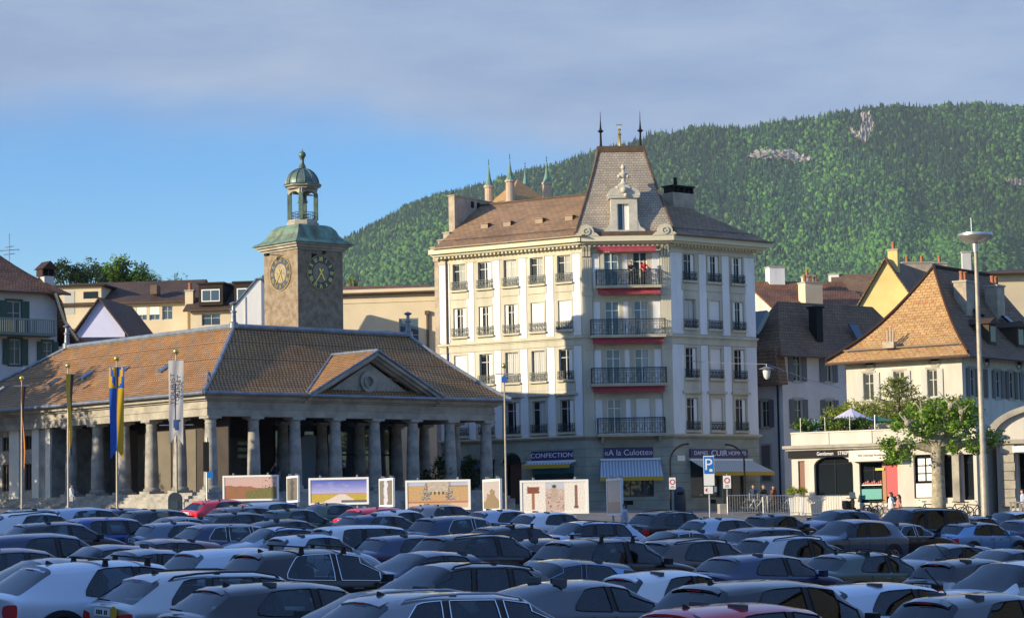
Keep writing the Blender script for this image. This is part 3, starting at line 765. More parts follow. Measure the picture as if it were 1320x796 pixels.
# string courses and the eaves cornice
def course(x0, x1, T, lst, nm='string_course', mt=None):
    cb = MB(T)
    for o, a, b in lst: cb.box(x0 - o * .4, -o, a, x1 + o * .4, .1, b)
    cb.build(nm, mt or M_mol, hotel)
for T, l in ((FL, LL), (FC, LC), (FR, LR)):
    course(0, l, T, [(.10, z_(11.42), z_(11.52)), (.2, z_(11.52), z_(11.64)), (.06, z_(11.05), z_(11.42))]); course(0, l, T, [(.12, GC - .08, GC), (.26, GC, GC + .1)], 'base_cornice'); course(0, l, T, [(.06, z_(17.0), z_(17.2))], 'frieze_band')
M_corn = pbr('cornice_paint', (.62, .57, .41), .8)
for T, l in ((FL, LL), (FC, LC), (FR, LR + .5)):
    course(0, l, T, [(.25, z_(17.35), z_(17.52)), (.55, z_(17.52), z_(17.66)), (.8, z_(17.66), z_(17.98))], 'eaves_cornice', M_corn)
for T, l in ((FL, LL), (FC, LC), (FR, LR)):
    cb = MB(T); n_ = int(l / .3)
    tp = [(0, z_(17.51)), (0, z_(17.47))]
    for k in range(n_): tp += [((k + .3) * l / n_, z_(17.47)), ((k + .3) * l / n_, z_(17.36)), ((k + .75) * l / n_, z_(17.36)), ((k + .75) * l / n_, z_(17.47))]
    cb.prism(tp + [(l, z_(17.47)), (l, z_(17.51))], -.42, -.26)
    cb.build('dentil_molding', M_mol, hotel)
# sills with aprons and small cornices below the windows
for T, cs in ((FL, colsL), (FR, colsR)):
    ab = MB(T)
    for c in cs:
        for r_i, (a, b) in enumerate(rows):
            ab.box(c - .68, -.2, a - .12, c + .68, -.004, a - .005)
            if r_i in (1, 3): ab.box(c - .72, -.06, a - .62, c + .72, -.004, a - .2)
            if r_i == 1: ab.box(c - .85, -.18, a - .98, c + .85, -.004, a - .84); ab.box(c - .72, -.05, a - .84, c + .72, -.004, a - .63)
            for s in (-1, 1): ab.box(c + s * .56 - .06, -.05, a, c + s * .56 + .06, -.004, b + .1)
            ab.box(c - .62, -.055, b + .005, c + .62, -.004, b + .14)
    ab.build('window_molding', M_mol, hotel)
# windows: each a casement with its pane, shutter or drawn blind and iron balconet
def m_case(hh, w, mid=True):
    m = MB(); t = .06
    m.box(-w, .1, 0, -w + t, .17, hh); m.box(w - t, .1, 0, w, .17, hh); m.box(-w + t, .1, hh - t, w - t, .17, hh); m.box(-w + t, .1, 0, w - t, .17, t)
    m.box(-.035, .09, t, .035, .168, hh - t); m.box(-w + t, .11, hh * .72, w - t, .165, hh * .72 + .05)
    return m.mesh('window', M_casem)
def m_pane(hh, w):
    m = MB(); m.box(-w + .03, .14, .03, w - .03, .145, hh - .03); return m.mesh('pane', M_glassd)
def m_rail(w, h_, dep=.14):
    m = MB(); m.box(-w, -dep - .02, h_ - .03, w, -dep + .02, h_); m.box(-w, -dep - .015, .06, w, -dep + .015, .085); m.box(-w, -dep - .01, h_ - .14, w, -dep + .01, h_ - .12)
    n_ = max(4, int(w * 2 / .13))
    for k in range(n_ + 1):
        x = -w + 2 * w * k / n_; m.box(x - .012, -dep - .012, .085, x + .012, -dep + .012, h_ - .03)
    for k in range(n_):
        x = -w + 2 * w * (k + .5) / n_; m.ring((x, h_ * .45 + (.05 if k % 2 else -.05)), .035, .055, -dep - .01, -dep + .01, 8); m.ring((x, h_ * .72), .022, .038, -dep - .01, -dep + .01, 6)
        m.ring((x, h_ * .22), .026, .042, -dep - .01, -dep + .01, 6)
    for s in (-1, 1): m.box(s * w - .015, -dep, h_ - .03, s * w + .015, 0, h_); m.box(s * w - .015, -dep, .06, s * w + .015, 0, .085)
    return m.mesh('balconet', M_iron)
def m_blind(hh, w, part):
    m = MB(); z0 = hh * (1 - part); n_ = max(3, int((hh - z0) / .09))
    for k in range(n_): m.box(-w + .01, .05, z0 + (hh - z0) * k / n_, w - .01, .07, z0 + (hh - z0) * (k + .86) / n_)
    m.box(-w + .01, .074, z0, w - .01, .08, hh); return m.mesh('roller_shutter', M_blind)
def m_leaf(hh, x0, x1, y=.05):
    m = MB(); m.box(x0, y, .04, x1, y + .035, hh - .04)
    for k in range(3): m.box(x0 + .04, y - .008, .1 + (hh - .2) * k / 3, x1 - .04, y - .002, .06 + (hh - .2) * (k + 1) / 3)
    return m.mesh('open_shutter', M_blind)
def m_curt(hh, x0, x1):
    m = MB(); n_ = 14
    i = m.pts([(x0 + (x1 - x0) * k / n_, .118 + .016 * math.sin(k * 2.4), z) for z in (.06, hh - .08) for k in range(n_ + 1)])
    for k in range(n_): m.face((i + k, i + k + 1, i + n_ + 2 + k, i + n_ + 1 + k))
    return m.mesh('curtain', M_curt, fix=False)
M_glassp = pbr('painted_reflection_glass', (.10, .15, .18), .06, spec=.6)  # pale base colour paints in the reflection of the sky
def hotel_window(T, c, a, b, w, state, rail=True):
    hh = round(b - a, 2); k = (hh, w)
    o = link('window', cached(('case', k), lambda: m_case(hh, w)), hotel, T @ TR(c, 0, a))
    pn = link('pane', cached(('pane', k, rail), lambda: m_pane(hh, w)), o)
    if not rail: pn.material_slots[0].link = 'OBJECT'; pn.material_slots[0].material = M_glassp if state != 'O' else M_glassd; o.material_slots[0].link = 'OBJECT'; o.material_slots[0].material = M_white
    if rail: link('balconet', cached(('rail', w), lambda: m_rail(w + .1, .58)), o)
    if state == 'B': link('roller_shutter', cached(('bl', k, 1), lambda: m_blind(hh, w, 1)), o)
    if state == 'H': link('roller_shutter', cached(('bl', k, .4), lambda: m_blind(hh, w, .4)), o)
    if state in 'RS': link('open_shutter', cached(('lfR', k), lambda: m_leaf(hh, w - .3, w - .02)), o)
    if state in 'LS': link('open_shutter', cached(('lfL', k), lambda: m_leaf(hh, -w + .02, -w + .26)), o)
    if state == 'C': link('curtain', cached(('cu', k), lambda: m_curt(hh, -w + .1, w - .1)), o)
    if state == 'D': link('curtain', cached(('cd', k), lambda: m_curt(hh, .05, w - .08)), o)
    return o
stL = [['B', 'S', 'R', 'D', 'R'], ['B', 'R', 'C', 'C', 'R'], ['S', 'S', 'S', 'B', 'B'], ['D', 'R', 'C', 'D', 'D']]
stR = [['R', 'B', 'R'], ['R', 'B', 'R'], ['C', 'B', 'S'], ['R', 'S', 'S']]
for ri, (a, b) in enumerate(rows):
    for ci, c in enumerate(colsL): hotel_window(FL, c, a, b, W2, stL[ri][ci])
    for ci, c in enumerate(colsR): hotel_window(FR, c, a, b, W2, stR[ri][ci])
for ri, (a, b) in enumerate(drow):
    for ci, (c, w) in enumerate(doors): hotel_window(FC, c, a, b, w, [['N', 'B'], ['N', 'D'], ['N', 'D'], ['N', 'O']][ri][ci], rail=False)
# balconies on the cut corner, with red awnings rolled up beneath them
def balcony(x0, x1, z, bars, awn):
    m = MB(FC); m.box(x0, -.95, z - .16, x1, -.002, z); m.box(x0 - .04, -.99, z - .05, x1 + .04, -.002, z - .01)
    s_ = m.build('balcony', M_mol, hotel)
    m = MB(FC); h_ = 1.0
    def run(p, q, n_):
        p, q = Vector(p), Vector(q); d = (q - p)
        for zz, r_ in ((h_, .03), (h_ - .16, .014), (.07, .018)): m.tube([(p.x, p.y, z + zz), (q.x, q.y, z + zz)], r_, 5)
        for k in range(n_ + 1):
            w_ = p + d * (k / n_); m.tube([(w_.x, w_.y, z), (w_.x, w_.y, z + h_)], .014 if k % 6 else .024, 4)
        for k in range(n_):
            w_ = p + d * ((k + .5) / n_); t_ = d.normalized()
            for zz, rr in ((.3, .055), (.5, .06), (.68, .045), (.92, .045)):
                if (k + int(zz * 10)) % 3 == 0 and rr > .05: continue
                m.tube([(w_.x + t_.x * rr * math.cos(t), w_.y + t_.y * rr * math.cos(t), z + zz + rr * 1.3 * math.sin(t)) for t in [i * PI / 4 for i in range(9)]], .011, 4, cap=False)
    run((x0 + .04, -.92, 0), (x1 - .04, -.92, 0), 26); run((x0 + .04, -.92, 0), (x0 + .04, -.03, 0), 5); run((x1 - .04, -.92, 0), (x1 - .04, -.03, 0), 5)
    m.build('balcony_railing', M_iron, s_)
    m = MB(FC)
    for xx in (x0 + .35, x1 - .35): m.prism([(-.7, z - .17), (-.004, z - .17), (-.004, z - .6), (-.15, z - .52)], xx - .09, xx + .09, 'x')
    m.build('bracket', M_mol, s_)
def rolled_awning(x0, x1, z):
    m = MB(FC); m.tube([(x0, -.55, z), (x1, -.55, z)], .1, 8); n_ = int((x1 - x0) / .18)
    for k in range(n_):
        a = x0 + (x1 - x0) * k / n_; b = x0 + (x1 - x0) * (k + 1) / n_; e_ = .02
        m.prism([(a, z - .02), (b, z - .02), (b, z - .2), ((a + b) / 2, z - .3), (a, z - .2)], -.68, -.66)
    m.box(x0, -.66, z + .04, x1, -.45, z + .12); m.build('rolled_awning', M_red, hotel)
for x0, x1, z in ((.82, 5.02, 14.78), (.40, 5.25, 11.6), (.38, 5.25, 8.48), (.72, 5.1, 5.28)): balcony(x0, x1, z_(z), 0, 0)
for x0, x1, z in ((.95, 4.75, 17.22), (.95, 4.95, 14.48), (.55, 5.1, 11.3), (.5, 5.1, 8.18)): rolled_awning(x0, x1, z_(z))
# a few things kept on the balconies
def on_balcony(x, y, z): return Matrix.Translation(hb) @ Matrix.Scale(HS, 4) @ FC @ Vector((x, y, z_(z)))
# corner piers with flutes, consoles and roundels
for x0, x1 in ((-.06, .6), (5.02, 5.68)):
    m = MB(FC); m.box(x0, -.12, GC + .1, x1, -.003, z_(17.35)); 
    for a, b in ((GC + .1, GC + .4), (z_(10.7), z_(11.05)), (z_(11.7), z_(12.0)), (z_(14.2), z_(14.5))): m.box(x0 - .03, -.16, a, x1 + .03, -.122, b)
    p_ = m.build('corner_pier', M_mol, hotel)
    m = MB(FC)
    for k in range(4): m.box(x0 + .09 + .14 * k, -.145, z_(14.6), x0 + .16 + .14 * k, -.122, z_(16.6))
    m.build('flute', M_mol, p_)
    m = MB(FC)
    for k in range(3): m.prism([(-.5, z_(17.35)), (-.122, z_(17.35)), (-.122, z_(16.7)), (-.26, z_(16.75)), (-.3, z_(17.05))], x0 + .06 + .19 * k, x0 + .2 + .19 * k, 'x')
    m.build('console', M_mol, p_)
    xm = (x0 + x1) / 2; m = MB(FC)
    m.prism([(xm - .85, z_(17.98)), (xm + .85, z_(17.98)), (xm + .62, z_(18.2))] + [(xm + .5 * math.cos(t), z_(18.22) + .52 * math.sin(t)) for t in [PI * k / 10 for k in range(11)]] + [(xm - .62, z_(18.2))], -.84, -.3)
    q_ = m.build('roundel', M_mol, hotel)
    m = MB(FC); m.ring((xm, z_(18.3)), .16, .25, -.9, -.842, 20); m.ring((xm, z_(18.3)), .0, .08, -.9, -.842, 12); m.build('roundel_boss', M_mol, q_)
# roofs of the two wings
EZh = z_(18.0); RD = 5.2; RZh = z_(21.55)
def wing_roof(T, x0, x1, hip_r):
    m = MB(T); y0 = -.9; xe = x1 + (.9 if hip_r else 0)
    zk = EZh + .5
    xr = x1 - (3.6 if hip_r else 0)
    m.poly([(x0, y0, EZh), (xe, y0, EZh), (xe - (.55 if hip_r else 0), y0 + .95, zk), (x0, y0 + .95, zk)])
    m.poly([(x0, y0 + .95, zk), (xe - (.55 if hip_r else 0), y0 + .95, zk), (xr, RD, RZh), (x0, RD, RZh)])
    m.poly([(x0, RD, RZh), (xr, RD, RZh), (xe if hip_r else x1, 10.5, EZh), (x0, 10.5, EZh)])
    if hip_r: m.poly([(xe, y0, EZh), (xe, 10.5, EZh), (xr, RD, RZh), (xe - .55, y0 + .95, zk)])
    r_ = m.build('roof', M_slate, hotel, uv=True); 
    m = MB(T); m.box(x0, -1.0, z_(17.98), xe, -.86, z_(18.06)); m.tube([(x0, y0 + .97, zk + .12), (xe - .6, y0 + .97, zk + .12)], .02, 4)
    for k in range(9): x = x0 + (xe - .7 - x0) * k / 8; m.tube([(x, y0 + .97, zk), (x, y0 + .97, zk + .13)], .02, 4)
    m.tube([(x0, RD, RZh + .03), (xr, RD, RZh + .03)], .1, 6); m.build('snow_guard', M_brown, r_)
    return r_
rl = wing_roof(FL, .05, LL + .6, False); rr_ = wing_roof(FR, -.3, LR, True)
for x in (2.6, 4.4, 6.9, 9.2):
    f_ = (1.9 + .95) / (RD + .05); y = 1.85; z = z_(18.5) + (RZh - z_(18.5)) * (y - .05) / (RD - .05)
    m = MB(FL @ TR(x, y, z)); m.box(-.28, -.22, -.2, .28, .2, .18); m.box(-.33, -.3, .18, .33, .22, .22); m.build('roof_vent', M_brown, rl)
m = MB(FR); m.box(3.9, 3.6, z_(19.5), 5.9, 4.6, z_(21.6)); c_ = m.build('chimney', M_concrete, hotel)
m = MB(FR)
for x in (3.95, 4.4, 4.9, 5.4, 5.72): m.box(x, 3.65, z_(21.6), x + .14, 4.55, z_(22.0))
m.box(3.85, 3.55, z_(22.0), 5.95, 4.65, z_(22.1)); m.tube([(4.6, 4.1, z_(22.1)), (4.6, 4.1, z_(22.7))], .12, 8); m.build('chimney_cap', M_black, c_)
# the mansard tower over the cut corner
tz0, tz1 = z_(18.0), z_(23.95)
bq = [(-.5, -.45), (LC + .5, -.45), (LC + .2, 5.6), (-.2, 5.6)]; tq = [(1.28, 1.15), (4.22, 1.15), (4.22, 3.9), (1.28, 3.9)]
m = MB(FC)
def tl(t):
    k = 1 - (1 - t) ** 1.12; z = tz0 + (tz1 - tz0) * t
    return [(a[0] + (b[0] - a[0]) * k, a[1] + (b[1] - a[1]) * k, z) for a, b in zip(bq, tq)]
st_ = (0, .25, .5, .75, 1)
for ta, tb in zip(st_, st_[1:]):
    A, B = tl(ta), tl(tb)
    for k in range(4): m.poly([A[k], A[(k + 1) % 4], B[(k + 1) % 4], B[k]])
m.poly(tl(1)); mt = m.build('mansard_tower', M_slate2, hotel, uv=True)
m = MB(FC)
for k in range(4): m.tube([tl(t)[k] for t in st_], .09, 6)
a, b = tq[0], tq[2]; m.box(a[0] - .1, a[1] - .1, tz1 - .25, b[0] + .1, b[1] + .1, tz1 + .16); m.box(-.5, -.62, tz0 - .02, LC + .5, -.3, tz0 + .3)
m.build('mansard_trim', M_brown, mt)
for x, y, hh in ((1.45, 1.35, 1.0), (4.05, 1.35, 1.0)):
    m = MB(FC @ TR(x, y, tz1 + .15)); m.lathe([(.15, 0), (.08, .12), (.06, .9), (.09, .95), (.19, 1.02), (.2, 1.07), (.09, 1.13), (.06, 1.3), (.03, 1.7), (.01, 2.35)], n=10); m.build('spike_finial', M_black, mt, smooth=True)
m = MB(FC @ TR(2.75, 2.4, tz1 + .15)); m.lathe([(.1, 0), (.08, .9), (.14, 1.0), (.06, 1.1), (.02, 1.5)], n=8); m.ball((0, 0, 1.3), .11, 8); m.tube([(-.2, 0, 1.62), (.2, 0, 1.62)], .03, 5); m.build('weather_vane', M_gold, mt, smooth=True)
# stone dormer with a segmental pediment, scrolls and a carved urn
M_dorm = pbr('dormer_stone', (.50, .47, .40), .85, var=.2, vscale=2.5)
m = MB(FC); xd = 2.75; zb, zt = z_(18.3), z_(20.45)
facade_holes = [(xd - .45, zb + .08, xd + .3, zb + 1.78)]
m.box(xd - .85, -.62, zb, xd - .45, 1.6, zt); m.box(xd + .3, -.62, zb, xd + .85, 1.6, zt); m.box(xd - .45, -.62, zb + 1.78, xd + .3, 1.6, zt); m.box(xd - .45, -.62, zb - .05, xd + .3, 1.5, zb + .08)
m.box(xd - 1.0, -.74, zt, xd + 1.0, 1.8, zt + .14)
m.prism([(xd - 1.05, zt + .14), (xd + 1.05, zt + .14), (xd + 1.05, zt + .3)] + [(xd + 1.0 * math.cos(t), zt + .34 + .42 * math.sin(t)) for t in [PI * k / 12 for k in range(13)]] + [(xd - 1.05, zt + .3)], -.76, 2.2)
dm = m.build('dormer', M_dorm, hotel)
m = MB(FC)
for s in (-1, 1):
    m.prism([(xd + s * .85, zb), (xd + s * 1.35, zb), (xd + s * 1.3, zb + .12), (xd + s * 1.02, zb + .3), (xd + s * .9, zb + .7), (xd + s * .85, zb + 1.1)], -.6, -.3)
m.build('dormer_scroll', M_dorm, dm)
m = MB(FC); m.box(xd - .42, -.3, zb + .08, xd + .28, -.26, zb + 1.78); m.build('dormer_pane', M_glassb, dm)
m = MB(FC); m.box(xd - .45, -.42, zb + .08, xd - .38, -.31, zb + 1.78); m.box(xd + .02, -.42, zb + .08, xd + .3, -.31, zb + 1.78); m.box(xd - .1, -.42, zb + .08, xd - .04, -.31, zb + 1.78); m.build('dormer_frame', M_white, dm)
m = MB(FC); zu = zt + .7; m.box(xd - .34, -.8, zt + .3, xd + .34, -.4, zu + .16); m.lathe([(.3, 0), (.36, .1), (.2, .2), (.12, .35), (.12, .5), (.26, .62), (.3, .78), (.12, .92), (.08, 1.05), (.16, 1.14), (.14, 1.3), (.02, 1.45)], (xd, -.5, zu + .1), 12)
for s in (-1, 1): m.ball((xd + s * .28, -.62, zu + .72), .13, 8); m.ball((xd + s * .4, -.66, zu - .05), .16, 8)
m.ball((xd, -.85, zu - .2), .22, 10); m.ball((xd + .12, -.82, zu - .52), .14, 8); m.build('carved_urn', M_dorm, dm, smooth=True)
# rain pipes
m = MB(FL); m.tube([(.62, -.09, 0), (.62, -.09, z_(17.4))], .065, 8)
m.build('rain_pipe', pbr('brown_pipe', (.09, .06, .05), .5), hotel)
# ---- shop fronts
def board(T, x0, x1, z0, z1, s, size, sx=1.0):
    m = MB(T); m.box(x0, -.12, z0, x1, -.003, z1); o = m.build('sign_board', M_purple, hotel)
    if s: 
        for (t_, xx, sz_, k) in s: lettering(t_, sz_, M_signw, o, T @ TR(xx, -.135, (z0 + z1) / 2), sx=k)
    return o
def shop_window(T, h_, n_):
    a, b, c, d = h_
    m = MB(T); 
    for k in range(n_ + 1): x = a + (c - a) * k / n_; m.box(max(a, x - .04), .2, b, min(c, x + .04), .28, d)
    m.box(a, .19, b - .001, c, .279, b + .12); f_ = m.build('shop_window', M_brown, hotel)
    m = MB(T); m.box(a, .24, b, c, .25, d); m.build('shop_pane', M_glassb, f_)
shop_window(FL, shopL[0], 3); shop_window(FL, shopL[2], 3); shop_window(FC, shopC[0], 2); shop_window(FR, shopR[0], 2); shop_window(FR, shopR[1], 2)
board(FL, LL - 4.05, LL - .95, z_(3.72), z_(4.32), [('CONFECTION', LL - 2.5, .42, 1.18)], .4)
board(FC, 1.14, 4.3, z_(3.74), z_(4.42), [('«A la Culotte»', 2.72, .52, 1.0)], .5)
board(FR, 1.4, 6.6, z_(3.72), z_(4.28), [('DAMES', 2.3, .36, 1.1), ('CUIR', 3.95, .52, 1.25), ('HOMMES', 5.6, .36, 1.1)], .4)
# arched street door
dx0, dx1 = LL - 6.3, LL - 4.9; m = MB(FL); cxm = (dx0 + dx1) / 2
arc = [(cxm + .7 * math.cos(t), z_(3.6) + .62 * math.sin(t)) for t in [PI * k / 10 for k in range(11)]]
m.prism([(dx0 - .0, z_(3.6))] + [(dx1, z_(3.6))] + arc, -.03, -.004); d_ = m.build('arched_doorway', M_black, hotel)
m = MB(FL); m.box(dx0 + .45, .15, 0, dx1, .22, z_(3.9)); 
for k in range(3): m.box(dx0 + .52, .13, .2 + .95 * k, dx1 - .08, .148, .95 + .95 * k)
m.build('door_leaf', pbr('dark_red_wood', (.07, .03, .02), .5), hotel)
m = MB(FL); m.ring((cxm, z_(3.6)), .72, .95, -.08, -.002, 20, 0, PI); m.build('door_arch', M_molg, hotel)
for k in range(3): 
    m = MB(FL); m.box(dx0 - .5, -.9 + .3 * k, 0 - .3, dx1 + .6, -.6 + .3 * k, .16 + .16 * k); m.build('door_step', M_molg, hotel)
# joints of the rusticated base
M_joint = pbr('dark_joint', (.16, .17, .14), .9)  # strips a darker grey green than the base stone
for T, l, hs_ in ((FL, LL, shopL), (FC, LC, shopC), (FR, LR, shopR)):
    m = MB(T)
    for k in range(8):
        z = .55 + .56 * k; x = 0
        edges = sorted([(h_[0] - .12, h_[2] + .12) for h_ in hs_ if h_[1] - .2 < z < h_[3] + 1.0])
        for a, b in edges + [(l, l)]:
            if a > x + .05: m.box(x, -.006, z, a, -.001, z + .03)
            x = max(x, b)
    m.build('stone_joint', M_joint, hotel)
for T, x in ((FC, 2.3), (FR, 3.0)):
    m = MB(T); m.box(x, -.02, z_(.75), x + .65, -.003, z_(1.02)); m.build('cellar_vent', M_black, hotel)
# shop awnings
def awning(T, x0, x1, z0, z1, out, canvas, name='shop_awning', flare=.1):
    m = MB(T); n_ = 12
    i = m.pts([(x0 - flare * t + (x1 - x0 + 2 * flare * t) * k / n_, -.1 - out * t, z0 + (z1 - z0) * t - .03 * math.sin(PI * t)) for t in (0, .33, .66, 1) for k in range(n_ + 1)])
    for j in range(3):
        for k in range(n_): a = i + j * (n_ + 1) + k; m.face((a, a + 1, a + n_ + 2, a + n_ + 1))
    m.f += [tuple(reversed(f)) for f in []]
    aw = m.build(name, canvas, hotel, fix=False); aw.modifiers.new('thick', 'SOLIDIFY').thickness = .02
    m = MB(T); q = int((x1 - x0 + 2 * flare) / .22); 
    for k in range(q):
        a = x0 - flare + (x1 - x0 + 2 * flare) * k / q; b = x0 - flare + (x1 - x0 + 2 * flare) * (k + 1) / q
        m.prism([(a, z1 + .02), (b, z1 + .02), (b, z1 - .2), ((a + b) / 2, z1 - .26), (a, z1 - .2)], -.12 - out, -.1 - out)
    m.build('valance', M_yel, aw)
    m = MB(T); m.box(x0 - .05, -.22, z0 - .02, x1 + .05, -.02, z0 + .1); m.build('awning_box', M_white, aw)
    return aw
awning(FC, .95, 4.7, z_(3.62), z_(2.5), 1.0, M_awn, flare=.15)
awning(FR, 1.35, 6.9, z_(3.55), z_(2.75), 2.0, M_awn2, flare=.12)
awning(FL, LL - 4.3, LL - .8, z_(3.6), z_(3.42), .7, M_awn, flare=.02)
m = MB(FL); m.box(LL - 4.0, -.02, z_(2.85), LL - 1.0, .1, z_(3.3)); m.build('teal_blind', M_teal, hotel)
m = MB(FL); m.box(LL - 10.6, -.5, z_(3.3), LL - 7.0, -.1, z_(3.75)); m.box(LL - 10.7, -.3, z_(3.75), LL - 6.9, -.02, z_(3.9)); m.build('blue_awning', pbr('blue_canvas', (.02, .06, .12), .8), hotel)
# goods in the windows: pale dresses on stands
for T, x in ((FC, 2.6), (FR, 2.6), (FL, LL - 2.9)):
    m = MB(T @ TR(x, .6, z_(1.2))); m.lathe([(.05, 0), (.42, .05), (.3, .4), (.13, .75), (.17, 1.0), (.12, 1.15), (.04, 1.2)], n=10); m.build('window_dummy', M_curt, hotel)
# street plate
m = MB(FC); m.box(5.75, -.03, z_(3.55), 6.3, -.002, z_(3.8))
m.T = FR; m.v.clear(); m.f.clear(); m.mi.clear(); m.col.clear(); m.box(.28, -.06, z_(3.5), .95, -.032, z_(3.85)); m.build('street_plate', M_white, hotel)
# ================================================================ houses of the town
M_whitewall = pbr('whitewashed_wall', (0.56, 0.525, 0.455), 0.9, var=0.2, vscale=0.7, bump=.1, bscale=8, streak=True)
M_greywall = pbr('pale_grey_wall', (0.52, 0.52, 0.52), 0.9, var=0.16, vscale=0.5)
M_creamwall = pbr('cream_wall', (0.62, 0.52, 0.36), 0.9, var=0.12, vscale=0.4)
M_yellowwall = pbr('yellow_wall', (0.68, 0.50, 0.20), 0.9, var=0.2, vscale=0.4)
M_lilac = pbr('lilac_wall', (0.50, 0.52, 0.72), 0.9, var=0.08, vscale=0.5)
M_tbrown = tiles('dark_brown_tiles', (0.14, 0.085, 0.058), (0.105, 0.064, 0.046), (0.03, 0.02, 0.016), w=0.25, h=0.25, var=.4, big=.3)
M_tgrey = tiles('grey_brown_tiles', (0.28, 0.175, 0.105), (0.20, 0.125, 0.075), (0.07, 0.045, 0.028), w=0.25, h=0.25, var=.4, big=.4)
M_tred = tiles('red_brown_tiles', (0.36, 0.165, 0.08), (0.24, 0.11, 0.058), (0.05, 0.025, 0.018), w=0.25, h=0.25, var=.45, big=.5)
M_torange = tiles('mottled_orange_tiles', (0.50, 0.33, 0.145), (0.44, 0.265, 0.11), (0.20, 0.10, 0.05), w=0.4, h=0.24, var=0.3, big=0.8, mortar=.02, c3=(.34, .13, .05), c3s=2.9)
M_greysh = pbr('grey_shutter', (0.40, 0.40, 0.38), 0.6)
M_dkgrsh = pbr('slate_shutter', (0.10, 0.105, 0.115), 0.6)
M_greensh = pbr('dark_green_shutter', (0.022, 0.065, 0.05), 0.6)
M_brownsh = pbr('brown_shutter', (0.09, 0.06, 0.05), 0.6)
M_clay = pbr('clay_pot', (0.36, 0.13, 0.06), 0.8)
M_sur = pbr('window_stone', (0.36, 0.34, 0.30), 0.85, var=.2, vscale=3)

def house_window(parent, T, h_, shutter=None, sur=M_sur, bars=2, lite=M_glassd, sh_m=None, half=None):
    a, b, c, d = h_; w, hh = (c - a) / 2, d - b; M = T @ TR((a + c) / 2, 0, b)
    m = MB(); t = .07
    m.box(-w, .1, 0, -w + t, .16, hh); m.box(w - t, .1, 0, w, .16, hh); m.box(-w + t, .1, hh - t, w - t, .16, hh); m.box(-w + t, .1, 0, w - t, .16, t)
    if bars >= 1: m.box(-.03, .1, t, .03, .158, hh - t)
    if bars >= 2: m.box(-w + t, .11, hh * .62, w - t, .155, hh * .62 + .04)
    o = link('window', m.mesh('window', M_casem), parent, M)
    m = MB(); m.box(-w + .02, .13, .02, w - .02, .136, hh - .02); link('pane', m.mesh('pane', lite), o)
    if sur:
        m = MB(); g = .16
        m.box(-w - g, -.03, -.14, w + g, -.003, 0); m.box(-w - g, -.03, hh, w + g, -.003, hh + g); m.box(-w - g, -.03, 0, -w, -.003, hh); m.box(w, -.03, 0, w + g, -.003, hh); link('surround', m.mesh('surround', sur), o)
    if shutter:
        for s in (-1, 1):
            if half and s != half: continue
            x0, x1 = (w + .03, w * 2.0 + .1) if s > 0 else (-w * 2.0 - .1, -w - .03)
            if sh_m == 'closed': x0, x1 = (.005, w) if s > 0 else (-w, -.005)
            m = MB(); m.box(x0, -.075, -.02, x1, -.035, hh + .02); n_ = int(hh / .11)
            for k in range(n_): m.box(x0 + .05, -.084, .05 + k * (hh - .1) / n_, x1 - .05, -.074, .05 + (k + .6) * (hh - .1) / n_)
            link('shutter', m.mesh('shutter', shutter), o)
    return o

def chimney(parent, x, y, z0, z1, w=.6, d=.9, pots=2, mat=M_concrete, cap=True):
    m = MB(); m.box(x - w, y - d / 2, z0, x + w, y + d / 2, z1)
    o = m.build('chimney', mat, parent)
    if cap: m = MB(); m.box(x - w - .07, y - d / 2 - .07, z1 - .12, x + w + .07, y + d / 2 + .07, z1); m.build('chimney_cap', M_sur, o)
    for k in range(pots):
        m = MB(); xx = x - w + 2 * w * (k + .5) / pots; m.lathe([(.17, 0), (.15, .1), (.13, .5), (.16, .55), (.16, .62)], (xx, y, z1), 10); m.build('chimney_pot', M_clay, o, smooth=True)
    return o

